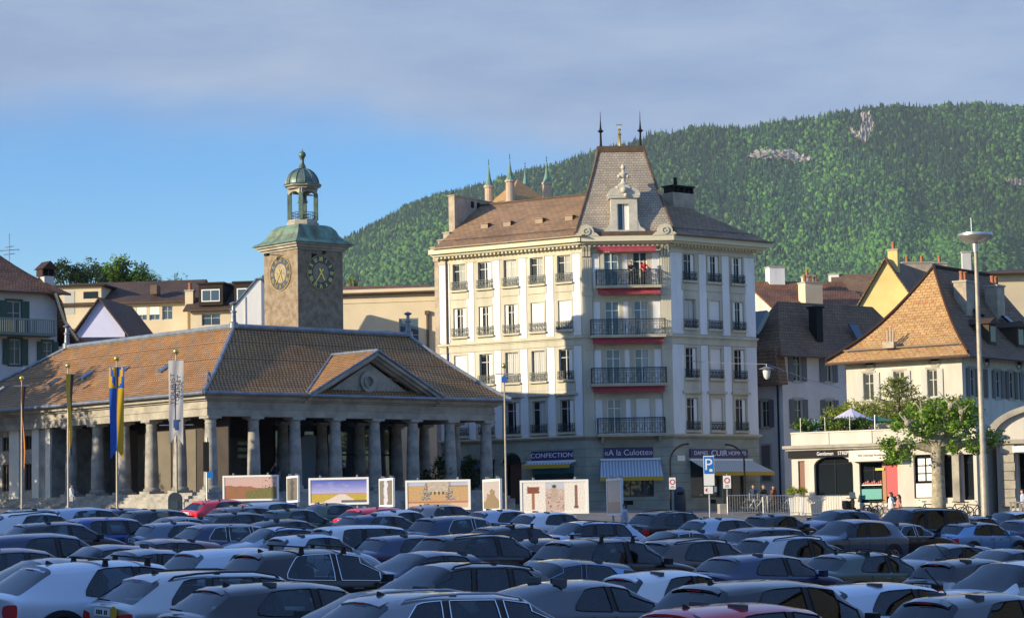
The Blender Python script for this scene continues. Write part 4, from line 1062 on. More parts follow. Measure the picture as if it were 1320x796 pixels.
def house(name, label, cat, corner, angB, LA, LB, ze, zr, roof, wall_m, roof_m, over=.5, holesA=(), holesB=(), kick=.0, ridge=None, base=None, win=None):
    """corner: nearest corner on the ground; B runs to the right of it, A to the left (square plan).
    roof: 'hip', 'gA' (gable shown on side A), 'gB'; ze, zr: eave and ridge above the corner's ground."""
    o = thing(name, label, cat, corner, angB)
    TB_ = TR(0, 0, 0, 0); TA_ = TR(0, LA, 0, R(-90))          # B front: y=0 ; A front: x=0, seen from outside x runs from far end to corner
    m = MB(TB_); facade(m, LB, -1.5, ze, holesB, .2); m.T = TA_; facade(m, LA, -1.5, ze, holesA, .2)
    m.T = TR(); m.poly([(LB, 0, -1.5), (LB, LA, -1.5), (LB, LA, ze), (LB, 0, ze)]); m.poly([(0, LA, -1.5), (LB, LA, -1.5), (LB, LA, ze), (0, LA, ze)])
    m.box(.5, .5, -1, LB - .5, LA - .5, ze - .1)
    if roof == 'gA': m.poly([(0, 0, ze), (0, LA, ze), (0, LA / 2, zr - .1)]); m.poly([(LB, 0, ze), (LB, LA, ze), (LB, LA / 2, zr - .1)])
    if roof == 'gB': m.poly([(0, 0, ze), (LB, 0, ze), (LB / 2, 0, zr - .1)]); m.poly([(0, LA, ze), (LB, LA, ze), (LB / 2, LA, zr - .1)])
    m.build('wall', wall_m, o)
    v = over; dz = (zr - ze) * over / (min(LA, LB) / 2) * .6
    m = MB()
    a, b, c, d = (-v, -v, ze - dz * .5), (LB + v, -v, ze - dz * .5), (LB + v, LA + v, ze - dz * .5), (-v, LA + v, ze - dz * .5)
    def slab(P):
        m.poly(P); m.poly([(p[0], p[1], p[2] - .16) for p in P][::-1])
        for p, q in zip(P, P[1:] + P[:1]): m.poly([p, (p[0], p[1], p[2] - .16), (q[0], q[1], q[2] - .16), q])
    if roof == 'hip':
        r0, r1 = ridge or ((LB * .5, LA * .5 if LA <= LB else LB * .5), (LB * .5, LA * .5))
        def lerp(p, q, t): return (p[0] + (q[0] - p[0]) * t, p[1] + (q[1] - p[1]) * t, p[2] + (q[2] - p[2]) * (t - kick * math.sin(PI * t) * .5))
        Rr0, Rr1 = (*r0, zr), (*r1, zr); n_ = 6 if kick else 1
        quads = [(a, b, Rr1, Rr0), (b, c, Rr1, Rr1), (c, d, Rr0, Rr1), (d, a, Rr0, Rr0)] if abs(r0[0] - r1[0]) >= abs(r0[1] - r1[1]) else [(a, b, Rr0, Rr0), (b, c, Rr1, Rr0), (c, d, Rr1, Rr1), (d, a, Rr0, Rr1)]
        for (p, q, qt, pt) in quads:
            for k in range(n_):
                t0, t1 = k / n_, (k + 1) / n_
                P = [lerp(p, pt, t0), lerp(q, qt, t0), lerp(q, qt, t1), lerp(p, pt, t1)]
                if (Vector(P[2]) - Vector(P[3])).length < 1e-4: P = P[:3]
                m.poly(P)
        m.poly([(p[0], p[1], p[2] - .02) for p in (d, c, b, a)])
    elif roof == 'gA':
        slab([a, b, (LB + v, LA / 2, zr), (-v, LA / 2, zr)]); slab([(-v, LA / 2, zr), (LB + v, LA / 2, zr), c, d])
    elif roof == 'gB':
        slab([b, c, (LB / 2, LA + v, zr), (LB / 2, -v, zr)]); slab([(LB / 2, -v, zr), (LB / 2, LA + v, zr), d, a])
    rf = m.build('roof', roof_m, o, uv=True)
    m = MB(); zz = ze - dz * .5 - .07
    for p, q in ((a, b), (d, a)):
        if roof == 'hip' or (roof == 'gA' and p is a) or (roof == 'gB' and p is d): m.tube([(p[0], p[1], zz), (q[0], q[1], zz)], .09, 6); m.box(min(p[0], q[0]) + .1, min(p[1], q[1]) + .1, zz - .18, max(p[0], q[0], .3) - .1, max(p[1], q[1], .3) - .1, zz + .03) if False else None
    if m.f: m.build('gutter', M_brown, rf)
    return o, TA_, TB_, rf

# ---- white corner house with the mottled orange hip roof
c3 = at(1243, 560, 148); g3 = c3.z - 4.6; c3.z = g3
dz3 = CAMZ - g3; zz = lambda v: v + dz3
LA3, LB3 = 8.3, 15.0
def fa(u0, u1, z0, z1): return (LA3 - u1, zz(z0), LA3 - u0, zz(z1))
hA = [fa(6.3, 7.0, 7.15, 8.9), fa(4.08, 4.8, 7.15, 8.9), fa(1.75, 2.4, 7.15, 8.9)]
hB = [(u, zz(7.15), u + .75, zz(8.9)) for u in (.95, 2.6, 4.5, 6.4, 8.4)] + [(4.6, zz(4.2), 5.3, zz(5.6))]
h3, TA3, TB3, rf3 = house('corner_house', 'white corner house with a mottled orange hip roof and grey shutters', 'house', c3, R(52), LA3, LB3, zz(10.05), zz(15.9), 'hip', M_whitewall, M_torange, over=.95, holesA=hA, holesB=hB, kick=.22, ridge=((4.6, 4.15), (12.5, 4.15)))
# the street side of that roof takes a darker, browner tile colour
rf3.data.materials.append(M_tgrey)
for p in rf3.data.polygons:
    if abs(p.normal.y) > .25 or p.center.x > 9: p.material_index = 1
for h_, k in zip(hA, (0, 0, 0)): house_window(h3, TA3, h_, M_greysh)
for i, h_ in enumerate(hB): house_window(h3, TB3, h_, (M_dkgrsh if i % 2 == 0 else M_brownsh) if i < 5 else None, sh_m='closed' if i in (1,) else None)
for T_, xs in ((TA3, (LA3 - 6.55, LA3 - 1.87)), (TB3, (3.4, 8))):
    for x in xs:
        m = MB(T_ @ TR(x, 0, zz(9.5))); m.ring((0, 0), .3, .48, -.05, -.002, 24); ov = m.build('oval_window', M_sur, h3)
        m = MB(T_ @ TR(x, 0, zz(9.5))); m.disc((0, 0), .3, -.02, -.003); m.build('oval_pane', M_glassd, ov)
m = MB(); m.tube([(4.6, 4.15, zz(15.95)), (12.5, 4.15, zz(15.95))], .13, 6)
for e in ((-.95, -.95), (-.95, LA3 + .95)):
    pts_ = [(e[0] + (4.6 - e[0]) * t, e[1] + (4.15 - e[1]) * t, zz(9.85) + (zz(15.95) - zz(9.85)) * (t - .22 * math.sin(PI * t) * .5)) for t in [k / 8 for k in range(9)]]
    m.tube(pts_, .11, 6)
m.build('ridge_tiles', M_tred, rf3)
m = MB(); k_ = .13
m.tube([(-.95 + 5.55 * k_ - .05, -.95 + 5.1 * k_ + .3, zz(10.43)), (-.95 + 5.55 * k_ - .05, LA3 + .95 - 5.1 * k_ - .3, zz(10.43))], .05, 5); m.build('snow_guard', M_brown, rf3)
for x, p in ((5.3, 2), (9.7, 2)): chimney(h3, x, 2.4, zz(12.6), zz(14.9), .55, .9, p)
for x, y in ((6.0, 2.0), (9.7, 1.4)):
    m = MB(TR(x, y, zz(10.0) + (y + .95) / 5.1 * 5.1) @ Matrix.Rotation(R(42), 4, 'X')); m.box(-.35, -.6, 0, .35, .6, .14); s_ = m.build('skylight', M_black, rf3)
    m = MB(TR(x, y, zz(10.0) + (y + .95) / 5.1 * 5.1) @ Matrix.Rotation(R(42), 4, 'X')); m.box(-.28, -.53, .141, .28, .53, .16); m.build('skylight_pane', M_glassb, rf3)
for x in (4.6, 8.6, 12):
    m = MB(); m.box(x - .5, .1, zz(10.5), x + .5, 2.4, zz(11.9)); m.prism([(x - .7, zz(11.9)), (x + .7, zz(11.9)), (x, zz(12.3))], -.05, 3); d_ = m.build('roof_dormer', M_tgrey, h3)
    m = MB(); m.box(x - .36, .07, zz(10.75), x + .36, .095, zz(11.75)); m.build('dormer_pane', M_glassd, d_)
m = MB(); 
for q, hh in ((0, 1.0), (.22, .8), (-.2, .7)): m.tube([(-.15, 4.9 + q, zz(10.75)), (-.1, 4.9 + q, zz(10.75) + hh)], .07, 6)
m.box(-.5, 4.5, zz(10.4), 0, 5.3, zz(10.8)); m.build('vent_pipes', M_concrete, rf3)

# ---- low shop row with the roof terrace in front of it
sA = 180 - math.degrees(math.atan2(3050, 4800)); sc = at(1022, 655, 141); SHB = sc.z - CAMZ
LS = 11.6; zs = lambda v: v - SHB
shop = thing('terrace_shops', 'low cream shop row with a planted roof terrace and a black fascia', 'shop building', sc, R(sA - 180))
TS = TR()
sh_h = [(.42, zs(1.3), .85, zs(3.1)), (1.45, zs(1.0), 3.95, zs(3.35)), (4.35, zs(.55), 6.75, zs(2.9)), (7.75, zs(.75), 9.1, zs(3.25)), (9.5, zs(.75), 10.1, zs(3.2)), (10.75, zs(.6), 11.4, zs(3.2))]
m = MB(TS); facade(m, LS, -1, zs(3.95), sh_h, .35); m.poly([(0, 0, -1), (0, 9, -1), (0, 9, zs(3.95)), (0, 0, zs(3.95))]); m.poly([(LS, 0, -1), (LS, 9, -1), (LS, 9, zs(3.95)), (LS, 0, zs(3.95))])
m.box(.4, .6, -1, LS - .4, 9, zs(3.5)); m.box(0, 0, zs(3.95), LS, 9, zs(4.0))
m.build('wall', M_whitewall, shop)
m = MB(TS); m.box(-.35, -.45, zs(3.82), LS, .01, zs(4.0)); m.box(-.25, -.3, zs(3.7), LS, .0, zs(3.82)); m.box(-.4, -.4, zs(3.82), -.002, 8, zs(4.0)); m.build('cornice', M_ent, shop)
m = MB(TS); 
for a, b in ((.0, 2.45), (2.5, 5.2), (5.25, 8.0), (8.05, 11.6)): m.box(a, .02, zs(4.02), b, .22, zs(4.72)); m.box(a - .02, -.03, zs(4.72), b + .02, .27, zs(4.8))
m.box(0, .23, zs(4.02), .2, 8, zs(4.7)); m.build('parapet', M_whitewall, shop)
m = MB(TS); m.box(-.12, -.2, zs(3.28), 4.0, -.02, zs(3.68)); bb = m.build('black_fascia', M_black, shop)
lettering('Gentlemen STREP'[:9], .3, M_signw, bb, TS @ TR(2.3, -.215, zs(3.48)), sx=.8); lettering('STREP', .3, M_signw, bb, TS @ TR(3.45, -.215, zs(3.48)), sx=.85)
m = MB(TS); arc = [(2.7 + 1.25 * math.cos(t), zs(2.75) + .6 * math.sin(t)) for t in [PI * k / 14 for k in range(15)]]
m.prism([(3.95, zs(2.75)), (3.95, zs(3.35)), (1.45, zs(3.35)), (1.45, zs(2.75))] + [(p[0], p[1]) for p in arc[::-1]], .0, .3); m.build('arch_spandrel', M_whitewall, shop)
m = MB(TS); m.box(4.05, -.75, zs(2.95), 7.15, -.05, zs(3.6)); wf = m.build('white_awning_box', pbr('cream_canvas', (.66, .61, .52), .8), shop)
lettering('the concept boutique', .2, pbr('grey_lettering', (.25, .22, .2), .6), wf, TS @ TR(5.5, -.765, zs(3.3)), sx=1.0)
def glazed(T, h_, n_, col=M_black, y=.28):
    a, b, c, d = h_; mm = MB(T)
    for k in range(n_ + 1): x = a + (c - a) * k / n_; mm.box(max(a, x - .035), y - .04, b, min(c, x + .035), y + .02, d)
    mm.box(a, y - .045, d - .5, c, y + .021, d - .44); mm.box(a, y - .045, b, c, y + .021, b + .1); f_ = mm.build('shop_window', col, shop)
    mm = MB(T); mm.box(a, y, b, c, y + .008, d); mm.build('shop_pane', M_glassd, f_)
glazed(TS, sh_h[1], 2); glazed(TS, sh_h[2], 3); glazed(TS, sh_h[3], 2); glazed(TS, sh_h[4], 1); glazed(TS, sh_h[5], 1)
m = MB(TS); m.box(.45, .1, zs(1.3), .82, .16, zs(3.05)); m.build('niche_door', pbr('brown_red_door', (.18, .07, .04), .6), shop)
m = MB(TS); m.box(6.0, .12, zs(.9), 6.7, .2, zs(2.75)); m.build('red_poster', pbr('red_print', (.42, .02, .035), .5), shop)
m = MB(TS); m.box(5.75, .1, zs(.55), 5.98, .2, zs(2.85)); m.build('door_post', pbr('orange_wood', (.30, .12, .03), .5), shop)
m = MB(TS); m.box(4.45, .05, zs(.75), 5.7, .22, zs(1.35)); m.build('teal_counter', pbr('teal_paint', (.05, .28, .25), .5), shop)
m = MB(TS)
for k in range(9): m.box(4.5 + .135 * k, .12, zs(1.62), 4.6 + .135 * k, .2, zs(1.62) + .1 + .12 * ((k * 7) % 3) / 2)
m.build('red_jars', pbr('red_goods', (.30, .05, .06), .5), shop)
m = MB(TS); m.box(4.45, .08, zs(1.56), 5.7, .22, zs(1.61)); m.build('display_shelf', M_white, shop)
m = MB(TS); m.box(5.35, .03, zs(2.42), 5.9, .1, zs(2.55)); m.build('yellow_label', pbr('yellow_sign', (.65, .42, .02), .5), shop)
for k in range(6):
    m = MB(TS); x = 7.95 + .52 * (k % 2); z = zs(1.75) + .45 * (k // 2); m.box(x, .2, z, x + .42, .235, z + .38); m.build('window_notice', M_white, shop)
m = MB(TS); m.box(7.8, .12, zs(.8), 9.05, .2, zs(1.6)); m.build('window_curtain', M_strip, shop)
for x in (9.2, 10.2):
    m = MB(TS); m.box(x, -.25, zs(.5), x + .42, -.003, zs(3.3)); m.box(x - .05, -.3, zs(3.15), x + .47, -.0025, zs(3.32)); m.build('pier', M_ent, shop)
# dark goods in the first window
m = MB(TS)
for k in range(7): m.T = TS @ TR(1.75 + .33 * k, .9 + .2 * (k % 2), zs(1.0)); m.lathe([(.08, 0), (.2, .1), (.17, .5), (.2, .95), (.06, 1.1), (.1, 1.2), (.09, 1.35), (.02, 1.42)], n=8)
m.build('clothes_display', pbr('dark_clothes', (.05, .07, .08), .9, var=.6, vscale=2), shop)

# ---- arcade building at the right edge
ac = at(1287, 650, 136); AZ = ac.z - CAMZ; za = lambda v: v - AZ
arc_b = thing('arcade_building', 'low stone arcade with a curved gable at the right edge of the square', 'arcade', ac, R(-20))
Ta = TR(); m = MB(Ta); facade(m, 9, -1, za(4.0), [(1.2, za(.3), 3.6, za(3.2)), (4.6, za(.3), 7, za(3.2))], .7); m.poly([(0, 0, -1), (0, 8, -1), (0, 8, za(4)), (0, 0, za(4))]); m.box(.9, 1.2, -1, 8.5, 7, za(3.9))
cc = 3.9
m.prism([(0, za(4.0)), (9, za(4.0)), (9, za(4.3))] + [(cc + 4.1 * math.cos(t), za(4.2) + 1.75 * math.sin(t)) for t in [PI * k / 24 for k in range(25)]] + [(-.1, za(4.2))], .02, 7.5)
m.build('wall', M_whitewall, arc_b)
m = MB(Ta); A = [(cc + 4.4 * math.cos(t), za(4.2) + 1.95 * math.sin(t)) for t in [PI * k / 28 for k in range(29)]]; B = [(cc + 3.95 * math.cos(t), za(4.2) + 1.62 * math.sin(t)) for t in [PI * k / 28 for k in range(29)]]
for k in range(28): m.prism([A[k], A[k + 1], B[k + 1], B[k]], -.35, 7.6)
m.box(-.3, -.3, za(3.75), 9, .0, za(4.0)); m.build('curved_cornice', M_ent, arc_b)
m = MB(Ta)
for x in (.25, 3.75, 7.2):
    m = MB(Ta)
    for k in range(7): m.box(x + (.04 if k % 2 else 0), -.3, za(.2) + .5 * k, x + .8 - (.04 if k % 2 else 0), -.003, za(.2) + .5 * k + .47)
    m.build('rusticated_pier', M_ent, arc_b)
m = MB(Ta); m.box(1.0, -.7, za(3.25), 7.2, -.32, za(3.6)); m.build('lilac_awning', M_strip, arc_b)
m = MB(Ta); m.box(1.2, .9, -.5, 7, .95, za(3.2)); m.build('shop_glazing', M_glassd, arc_b)
# ---- grey old house behind, in shade between the two
p4 = at(1013, 655, 166); z4 = CAMZ - p4.z; zq = lambda v: v + z4
hA4 = [(LA_ - .4, zq(a), LA_ + .4, zq(b)) for LA_ in (1.2, 3.2) for a, b in ((6.1, 8.0), (2.4, 4.8))]
hB4 = [(u, zq(a), u + .8, zq(b)) for u in (1.1, 4.2, 6.9, 9.3) for a, b in ((9.3, 11.2), (6.0, 8.0))]
h4, TA4, TB4, rf4 = house('grey_house', 'shaded pale house with a steep grey tiled roof beside the tall corner house', 'house', p4, R(38), 5.0, 15, zq(11.4), zq(15.2), 'hip', M_greywall, M_tgrey, over=.7, holesA=hA4, holesB=hB4, kick=.15, ridge=((2.2, 2.5), (12, 2.5)))
for i, h_ in enumerate(hA4): house_window(h4, TA4, h_, M_dkgrsh, sh_m='closed' if i % 2 else None)
for i, h_ in enumerate(hB4): house_window(h4, TB4, h_, M_dkgrsh)
m = MB(TR(0, 5.0, 0, R(-90))); m.prism([(-.5, zq(9.0)), (5.6, zq(9.0)), (5.2, zq(11.6)), (-.5, zq(11.6))], -.9, -.02); m.build('slate_apron', M_tgrey, h4, uv=True)
m = MB(TA4); m.tube([(4.6, -.1, 0), (4.6, -.1, zq(8.9)), (5.05, -.5, zq(9.3))], .07, 6); m.build('rain_pipe', M_black, h4)
m = MB(); m.box(3.9, .3, zq(12.2), 4.5, 1.1, zq(14.6)); m.box(3.8, .2, zq(14.6), 4.6, 1.2, zq(14.75)); m.build('chimney', M_black, h4)
m = MB(TR(8.2, .6, zq(13.0)) @ Matrix.Rotation(R(56), 4, 'X')); m.box(-.4, -.7, 0, .4, .7, .12); s_ = m.build('skylight', M_glassb, rf4)
m = MB(TR(0, 5.0, 0, R(-90)) @ TR(1.5, .2, zq(13.3)) @ Matrix.Rotation(R(55), 4, 'X')); m.box(-1.3, -.8, -.05, 1.5, 1.2, .3); m.build('solar_panel', M_glassb, rf4)
# ---- yellow gabled house and the red roofs behind
p5 = at(1092, 655, 192); zq5 = CAMZ - p5.z
def gable_house(name, label, px, d, angB, LA, LB, yze, yzr, roof, wm, rm, chs=(), over=.35, holes=()):
    p = at(px, 660, d); p.z = gz(p.x, p.y); k = CAMZ - p.z
    ze = at(px, yze, d).z - p.z; zr = at(px, yzr, d).z - p.z
    o, ta, tb, rf = house(name, label, 'house', p, R(angB), LA, LB, ze, zr, roof, wm, rm, over=over, holesA=[], holesB=holes)
    for h_ in holes: house_window(o, tb, h_, None)
    for (x, y, w_, z0, z1, n_, mt_) in chs: chimney(o, x, y, zr + z0, zr + z1, w_ * .5, w_ * .8, n_, mt_)
    return o, ze, zr
gable_house('yellow_house', 'yellow gabled house behind the orange roof, its gable lit', 1085, 192, -24, 14, 8.6, 446, 336, 'gB', M_yellowwall, M_tgrey, [(4.8, .6, .8, -1.2, .7, 1, M_yellowwall)])
gable_house('red_roof_house', 'small house with a brown red tiled roof next to the white strips', 985, 215, 12, 9, 9.5, 400, 356, 'gA', M_whitewall, M_tred, [(3.2, 4.6, 1.5, -.6, 1.4, 0, M_strip), (5.6, 2.5, .9, -2.6, .3, 1, M_whitewall)])
gable_house('red_roof_house', 'house with a red tiled roof and a square pale chimney with clay pots', 1012, 206, 20, 9, 9.5, 402, 366, 'gA', M_whitewall, M_tred, [(3.9, 1.6, 1.7, -2.6, .4, 3, M_creamwall)])
gable_house('brown_roof_house', 'low dark brown roof in front of the red roofs', 1030, 188, -6, 10, 5.6, 420, 388, 'gA', M_creamwall, M_tbrown, [])
gable_house('mossy_roof_house', 'house with a mossy brown roof behind the yellow gable', 1085, 222, -8, 10, 7, 392, 347, 'gA', M_whitewall, M_tgrey, [(-.1, 5, 1.0, -2.2, .1, 0, M_strip)])
gable_house('flat_top_house', 'far house with a big chimney block behind the orange roof', 1183, 200, 4, 9, 4.6, 380, 352, 'gA', M_concrete, M_tgrey, [(1.4, 4, 2.6, -.8, 1.3, 2, M_concrete), (3.6, 4, 1.1, -.5, 1.3, 1, M_concrete)])
fb_, fz, fr_ = gable_house('pale_block', 'pale flat roofed block with a roof storey at the far right', 1262, 215, 0, 10, 12, 352, 340, 'hip', M_creamwall, M_tbrown, [(.6, 5, .8, -1.0, 1.7, 0, M_greywall)], over=1.0, holes=[(2, 14, 3.4, 15.2), (5, 14, 6.4, 15.2), (8, 14, 9.4, 15.2)])

# ---- left of the hall: chalet-like house, lilac gable, long brown roofs
p1 = at(-40, 640, 165); p1.z = gz(p1.x, p1.y); k1 = CAMZ - p1.z; zl = lambda v: v + k1
LB1, LA1 = 6.9, 9.0
hB1 = [(2.9, zl(13.75), 4.0, zl(16.0)), (.4, zl(13.75), 1.4, zl(16.0)), (3.1, zl(11.5), 4.0, zl(13.3)), (.5, zl(11.5), 1.4, zl(13.3)), (5.75, zl(11.4), 6.5, zl(13.2)), (3.1, zl(7.5), 4.0, zl(9.5)), (5.75, zl(7.5), 6.5, zl(9.5))]
h1, TA1, TB1, rf1 = house('balcony_house', 'shaded house at the left edge with green shutters and a wooden balcony', 'house', p1, R(40), LA1, LB1, zl(16.9), zl(20.4), 'hip', M_greywall, M_tred, over=.7, holesB=hB1, kick=.15, ridge=((3.3, 4.0), (3.5, 5.0)))
for h_ in hB1: house_window(h1, TB1, h_, M_greensh, sur=M_greensh)
m = MB(TB1); z0 = zl(13.7); m.box(-.4, -1.2, z0 - .2, 6.2, -.01, z0); b1 = m.build('balcony', pbr('green_grey_timber', (.12, .16, .14), .7), h1)
m = MB(TB1)
for k in range(40): x = -.35 + 6.5 * k / 39; m.box(x - .03, -1.17, z0, x + .03, -1.12, z0 + .9)
m.box(-.4, -1.19, z0 + .9, 6.2, -1.1, z0 + 1.0)
for k in range(5): x = -.3 + 6.4 * k / 4; m.box(x - .06, -1.2, z0, x + .06, -1.08, z0 + 1.0)
m.build('balcony_railing', pbr('grey_timber_rail', (.2, .24, .22), .7), b1)
m = MB(); m.prism([(5.6, zl(16.9)), (6.5, zl(16.7)), (7.3, zl(14.6)), (8.3, zl(13.5)), (9.6, zl(12.95)), (9.6, zl(12.7)), (8.2, zl(13.2)), (6.95, zl(14.3)), (6.95, zl(16))], -.75, 6); fe = m.build('flared_eave', M_tred, h1, uv=True)
m = MB(); m.tube([(6.3, -.82, zl(16.6)), (7.05, -.82, zl(14.6)), (8.1, -.82, zl(13.3))], .1, 6); m.build('barge_board', M_creamwall, fe)
m = MB(); m.box(6.9, 0, -1, 9.0, 6, zl(12.9)); m.build('side_wing', M_greywall, h1)
m = MB(); m.box(6.2, .6, zl(14), 7.0, 1.5, zl(18.0)); c_ = m.build('chimney', M_greywall, h1)
m = MB(); m.prism([(5.95, zl(18.5)), (7.25, zl(18.5)), (6.6, zl(19.1))], .4, 1.7); 
for x in (6.05, 6.5, 6.95): m.box(x, .6, zl(18.0), x + .12, 1.5, zl(18.5))
m.build('chimney_hood', M_tred, c_)
pa = at(12, 345, 178); m = MB(TR(pa.x, pa.y, pa.z - 1)); m.tube([(0, 0, 0), (0, 0, 3.6)], .045, 5)
for z, w_ in ((2.3, .75), (2.0, .4), (2.55, .3)): m.tube([(-w_, 0, z), (w_, .1, z + .1)], .03, 4)
for k in range(5): m.tube([(-.7 + .35 * k, -.2, 2.3), (-.7 + .35 * k, .25, 2.35)], .02, 4)
tag(m.build('tv_antenna', M_steel), 'thin television antenna standing above the roof at the left edge', 'antenna')
o, ze, zr = gable_house('lilac_house', 'small lilac gable wall with brown roof edge behind the market hall roof', 98, 186, -8, 8, 4.0, 431, 384, 'gB', M_lilac, M_tbrown, [], over=.4)
def long_house(name, label, px0, px1, d, yze, yzr, wm, rm, wins, ang=0, LA=9, base_y=660, lite=M_glassb):
    p = at(px0, base_y, d); p.z = gz(p.x, p.y); L_ = (at(px1, 600, d).x - p.x) / math.cos(R(ang)); ze = at(px0, yze, d).z - p.z; zr = at(px0, yzr, d).z - p.z
    s = 3050 / d; hs_ = []
    for (xa, ya, xb, yb) in wins: hs_.append(((xa - px0) / s, at(px0, yb, d).z - p.z, (xb - px0) / s, at(px0, ya, d).z - p.z))
    o, ta, tb, rf = house(name, label, 'house', p, R(ang), LA, L_, ze, zr, 'gA', wm, rm, over=.5, holesB=hs_)
    for h_ in hs_: house_window(o, tb, h_, None, sur=None, lite=lite)
    return o, tb, ze, zr, p, s
o6, t6, ze6, zr6, p6, s6 = long_house('long_roof_house', 'long cream house with a wide dark brown roof behind the hall', 76, 246, 205, 392, 359, M_creamwall, M_tbrown, [(146, 398, 159, 414), (180, 398, 194, 416), (197, 398, 211, 416), (214, 398, 228, 416)], ang=-8)
for (xa, xb) in ((180, 194), (197, 211)):
    m = MB(t6); m.box((xa - 76) / s6 + .03, .0, at(76, 409, 205).z - p6.z, (xb - 76) / s6 - .03, .09, at(76, 398, 205).z - p6.z - .02); m.build('roller_blind', M_blind, o6)
m = MB(t6); m.box(-.4, -.2, ze6 - 2.2, 3.9, 3.2, ze6 + 1.45); m.build('attic_room', M_creamwall, o6)
m = MB(t6); m.box(-.9, -.6, ze6 + 1.45, 4.3, 3.4, ze6 + 1.62); m.build('attic_roof', M_tbrown, o6)
m = MB(t6); m.box(.6, -.23, ze6 - .9, 1.5, -.202, ze6 + 1.1); m.build('attic_shutter', M_greysh, o6)
m = MB(t6); m.box(2.3, -.23, ze6 + .4, 3.6, -.202, ze6 + 1.0); m.build('attic_window', M_glassd, o6)
m = MB(t6); m.box(8.3, -.3, ze6 + .6, 8.9, .8, ze6 + 1.4); m.build('roof_vent', M_brown, o6)
o7, t7, ze7, zr7, p7, s7 = long_house('dormer_house', 'brown roofed house with two square dormers beside the clock tower', 247, 345, 200, 398, 359, M_creamwall, M_tbrown, [(262, 405, 287, 420)], ang=-8)
for xa in (259, 306):
    x = (xa - 247) / s7; m = MB(t7); m.box(x, -.2, ze7 + .25, x + 2.1, 3.5, ze7 + 2.05); m.box(x - .15, -.35, ze7 + 2.05, x + 2.25, 3.6, ze7 + 2.2); d_ = m.build('dormer', M_tbrown, o7)
    m = MB(t7); m.box(x + .25, -.26, ze7 + .55, x + 1.85, -.21, ze7 + 1.6); m.build('dormer_frame', M_white, d_)
    m = MB(t7); m.box(x + .35, -.29, ze7 + .65, x + 1.0, -.262, ze7 + 1.5); m.box(x + 1.1, -.29, ze7 + .65, x + 1.75, -.262, ze7 + 1.5); m.build('dormer_pane', M_glassb, d_)
chimney(o7, -.3, 1.0, ze7 + .4, ze7 + 1.7, .35, .7, 1, M_creamwall)
# white lift block and the long cream wall right of the tower
p8 = at(300, 660, 172); p8.z = gz(p8.x, p8.y); 
o8 = thing('white_annex', 'white rendered annex with a slanting top beside the clock tower', 'annex', p8, 0)
za8 = at(300, 400, 172).z - p8.z; m = MB(); m.prism([(0, -1), (2.2, -1), (2.2, za8 + 2.2), (1.9, za8 + 2.2), (0, za8)], 0, 4); m.build('wall', M_strip, o8)
m = MB(); m.prism([(-.1, za8 - .02), (1.88, za8 + 2.24), (2.3, za8 + 2.24), (2.3, za8 + 2.34), (1.84, za8 + 2.34), (-.14, za8 + .06)], -.1, 4.1); m.build('coping', M_lead, o8)
m = MB(); m.box(1.0, -.05, -1, 1.06, -.003, za8 + 1.0); m.build('joint_cover', M_greywall, o8)
o9, t9, ze9, zr9, p9, s9 = long_house('long_cream_building', 'long low cream building between the clock tower and the corner house', 436, 640, 180, 379, 378.5, M_creamwall, M_tbrown, [(452, 430, 476, 470), (484, 428, 508, 470), (519, 413, 545, 470), (440, 432, 448, 470)], ang=-9, LA=12)
m = MB(t9); m.box(-.2, -.18, ze9 - .05, 13, .3, ze9 + .28); m.box(-.1, -.06, ze9 - .75, 13, -.002, ze9 - .68); m.build('parapet', M_creamwall, o9)
m = MB(t9); m.box(7.05, -.18, ze9 - 6, 7.2, -.003, ze9 - 1.8); m.box(6.95, -.25, ze9 - 1.8, 7.3, -.003, ze9 - 1.5); m.build('flue_pipe', M_brown, o9)
gable_house('brown_roof_house', 'red brown roof showing over the long cream building', 440, 212, 0, 10, 7.6, 385, 362, 'gA', M_whitewall, M_tred, [])
# dark stepped roofs just behind the long roof side of the hall
o, ze, zr = gable_house('low_tile_house', 'low house with a curved grey tile roof behind the hall ridge at left', 88, 172, 8, 8, 9, 452, 429, 'gA', M_greywall, M_tgrey, [])
# ---- old church tower far up the slope: four turrets with green copper spires
cd = 620.0; pc = at(668, 262, cd); ct = thing('church_tower', 'distant square church tower with four green copper corner spires', 'church tower', (pc.x, pc.y, pc.z - 38.8), R(30))
s_c = 3050 / cd; hw = 5.6
M_chst = pbr('pink_church_stone', (.46, .34, .26), .9, var=.2, vscale=.5)
m = MB(); m.box(-hw, -hw, 0, hw, hw, 39.0); m.build('shaft', M_chst, ct)
m = MB(); ap = (0, 0, 45.2); P = [(-hw - .3, -hw - .3, 38.9), (hw + .3, -hw - .3, 38.9), (hw + .3, hw + .3, 38.9), (-hw - .3, hw + .3, 38.9)]
for k in range(4): m.poly([P[k], P[(k + 1) % 4], ap])
m.build('roof', M_torange, ct, uv=True)
for sx, sy, dz in ((-1, -1, 0), (1, -1, 0), (1, 1, 0), (-1, 1, 0)):
    m = MB(TR(sx * hw, sy * hw, 0)); m.lathe([(1.15, 36), (1.15, 43.2), (1.4, 43.4), (1.4, 43.9)], n=12); t_ = m.build('turret', M_chst, ct)
    m = MB(TR(sx * hw, sy * hw, 0)); m.lathe([(1.3, 43.9), (.85, 44.8), (.5, 46.2), (.2, 48.2), (.05, 49.5)], n=10); m.build('spire', cached('spm', lambda: pbr('dull_copper_green', (.13, .24, .19), .7, var=.3, vscale=.8)), t_)
    m = MB(TR(sx * hw, sy * hw, 0)); m.tube([(0, 0, 49.3), (0, 0, 51)], .05, 4); m.ball((0, 0, 49.7), .18, 8); m.ball((0, 0, 50.4), .16, 8); m.build('spire_tip', M_black, t_)
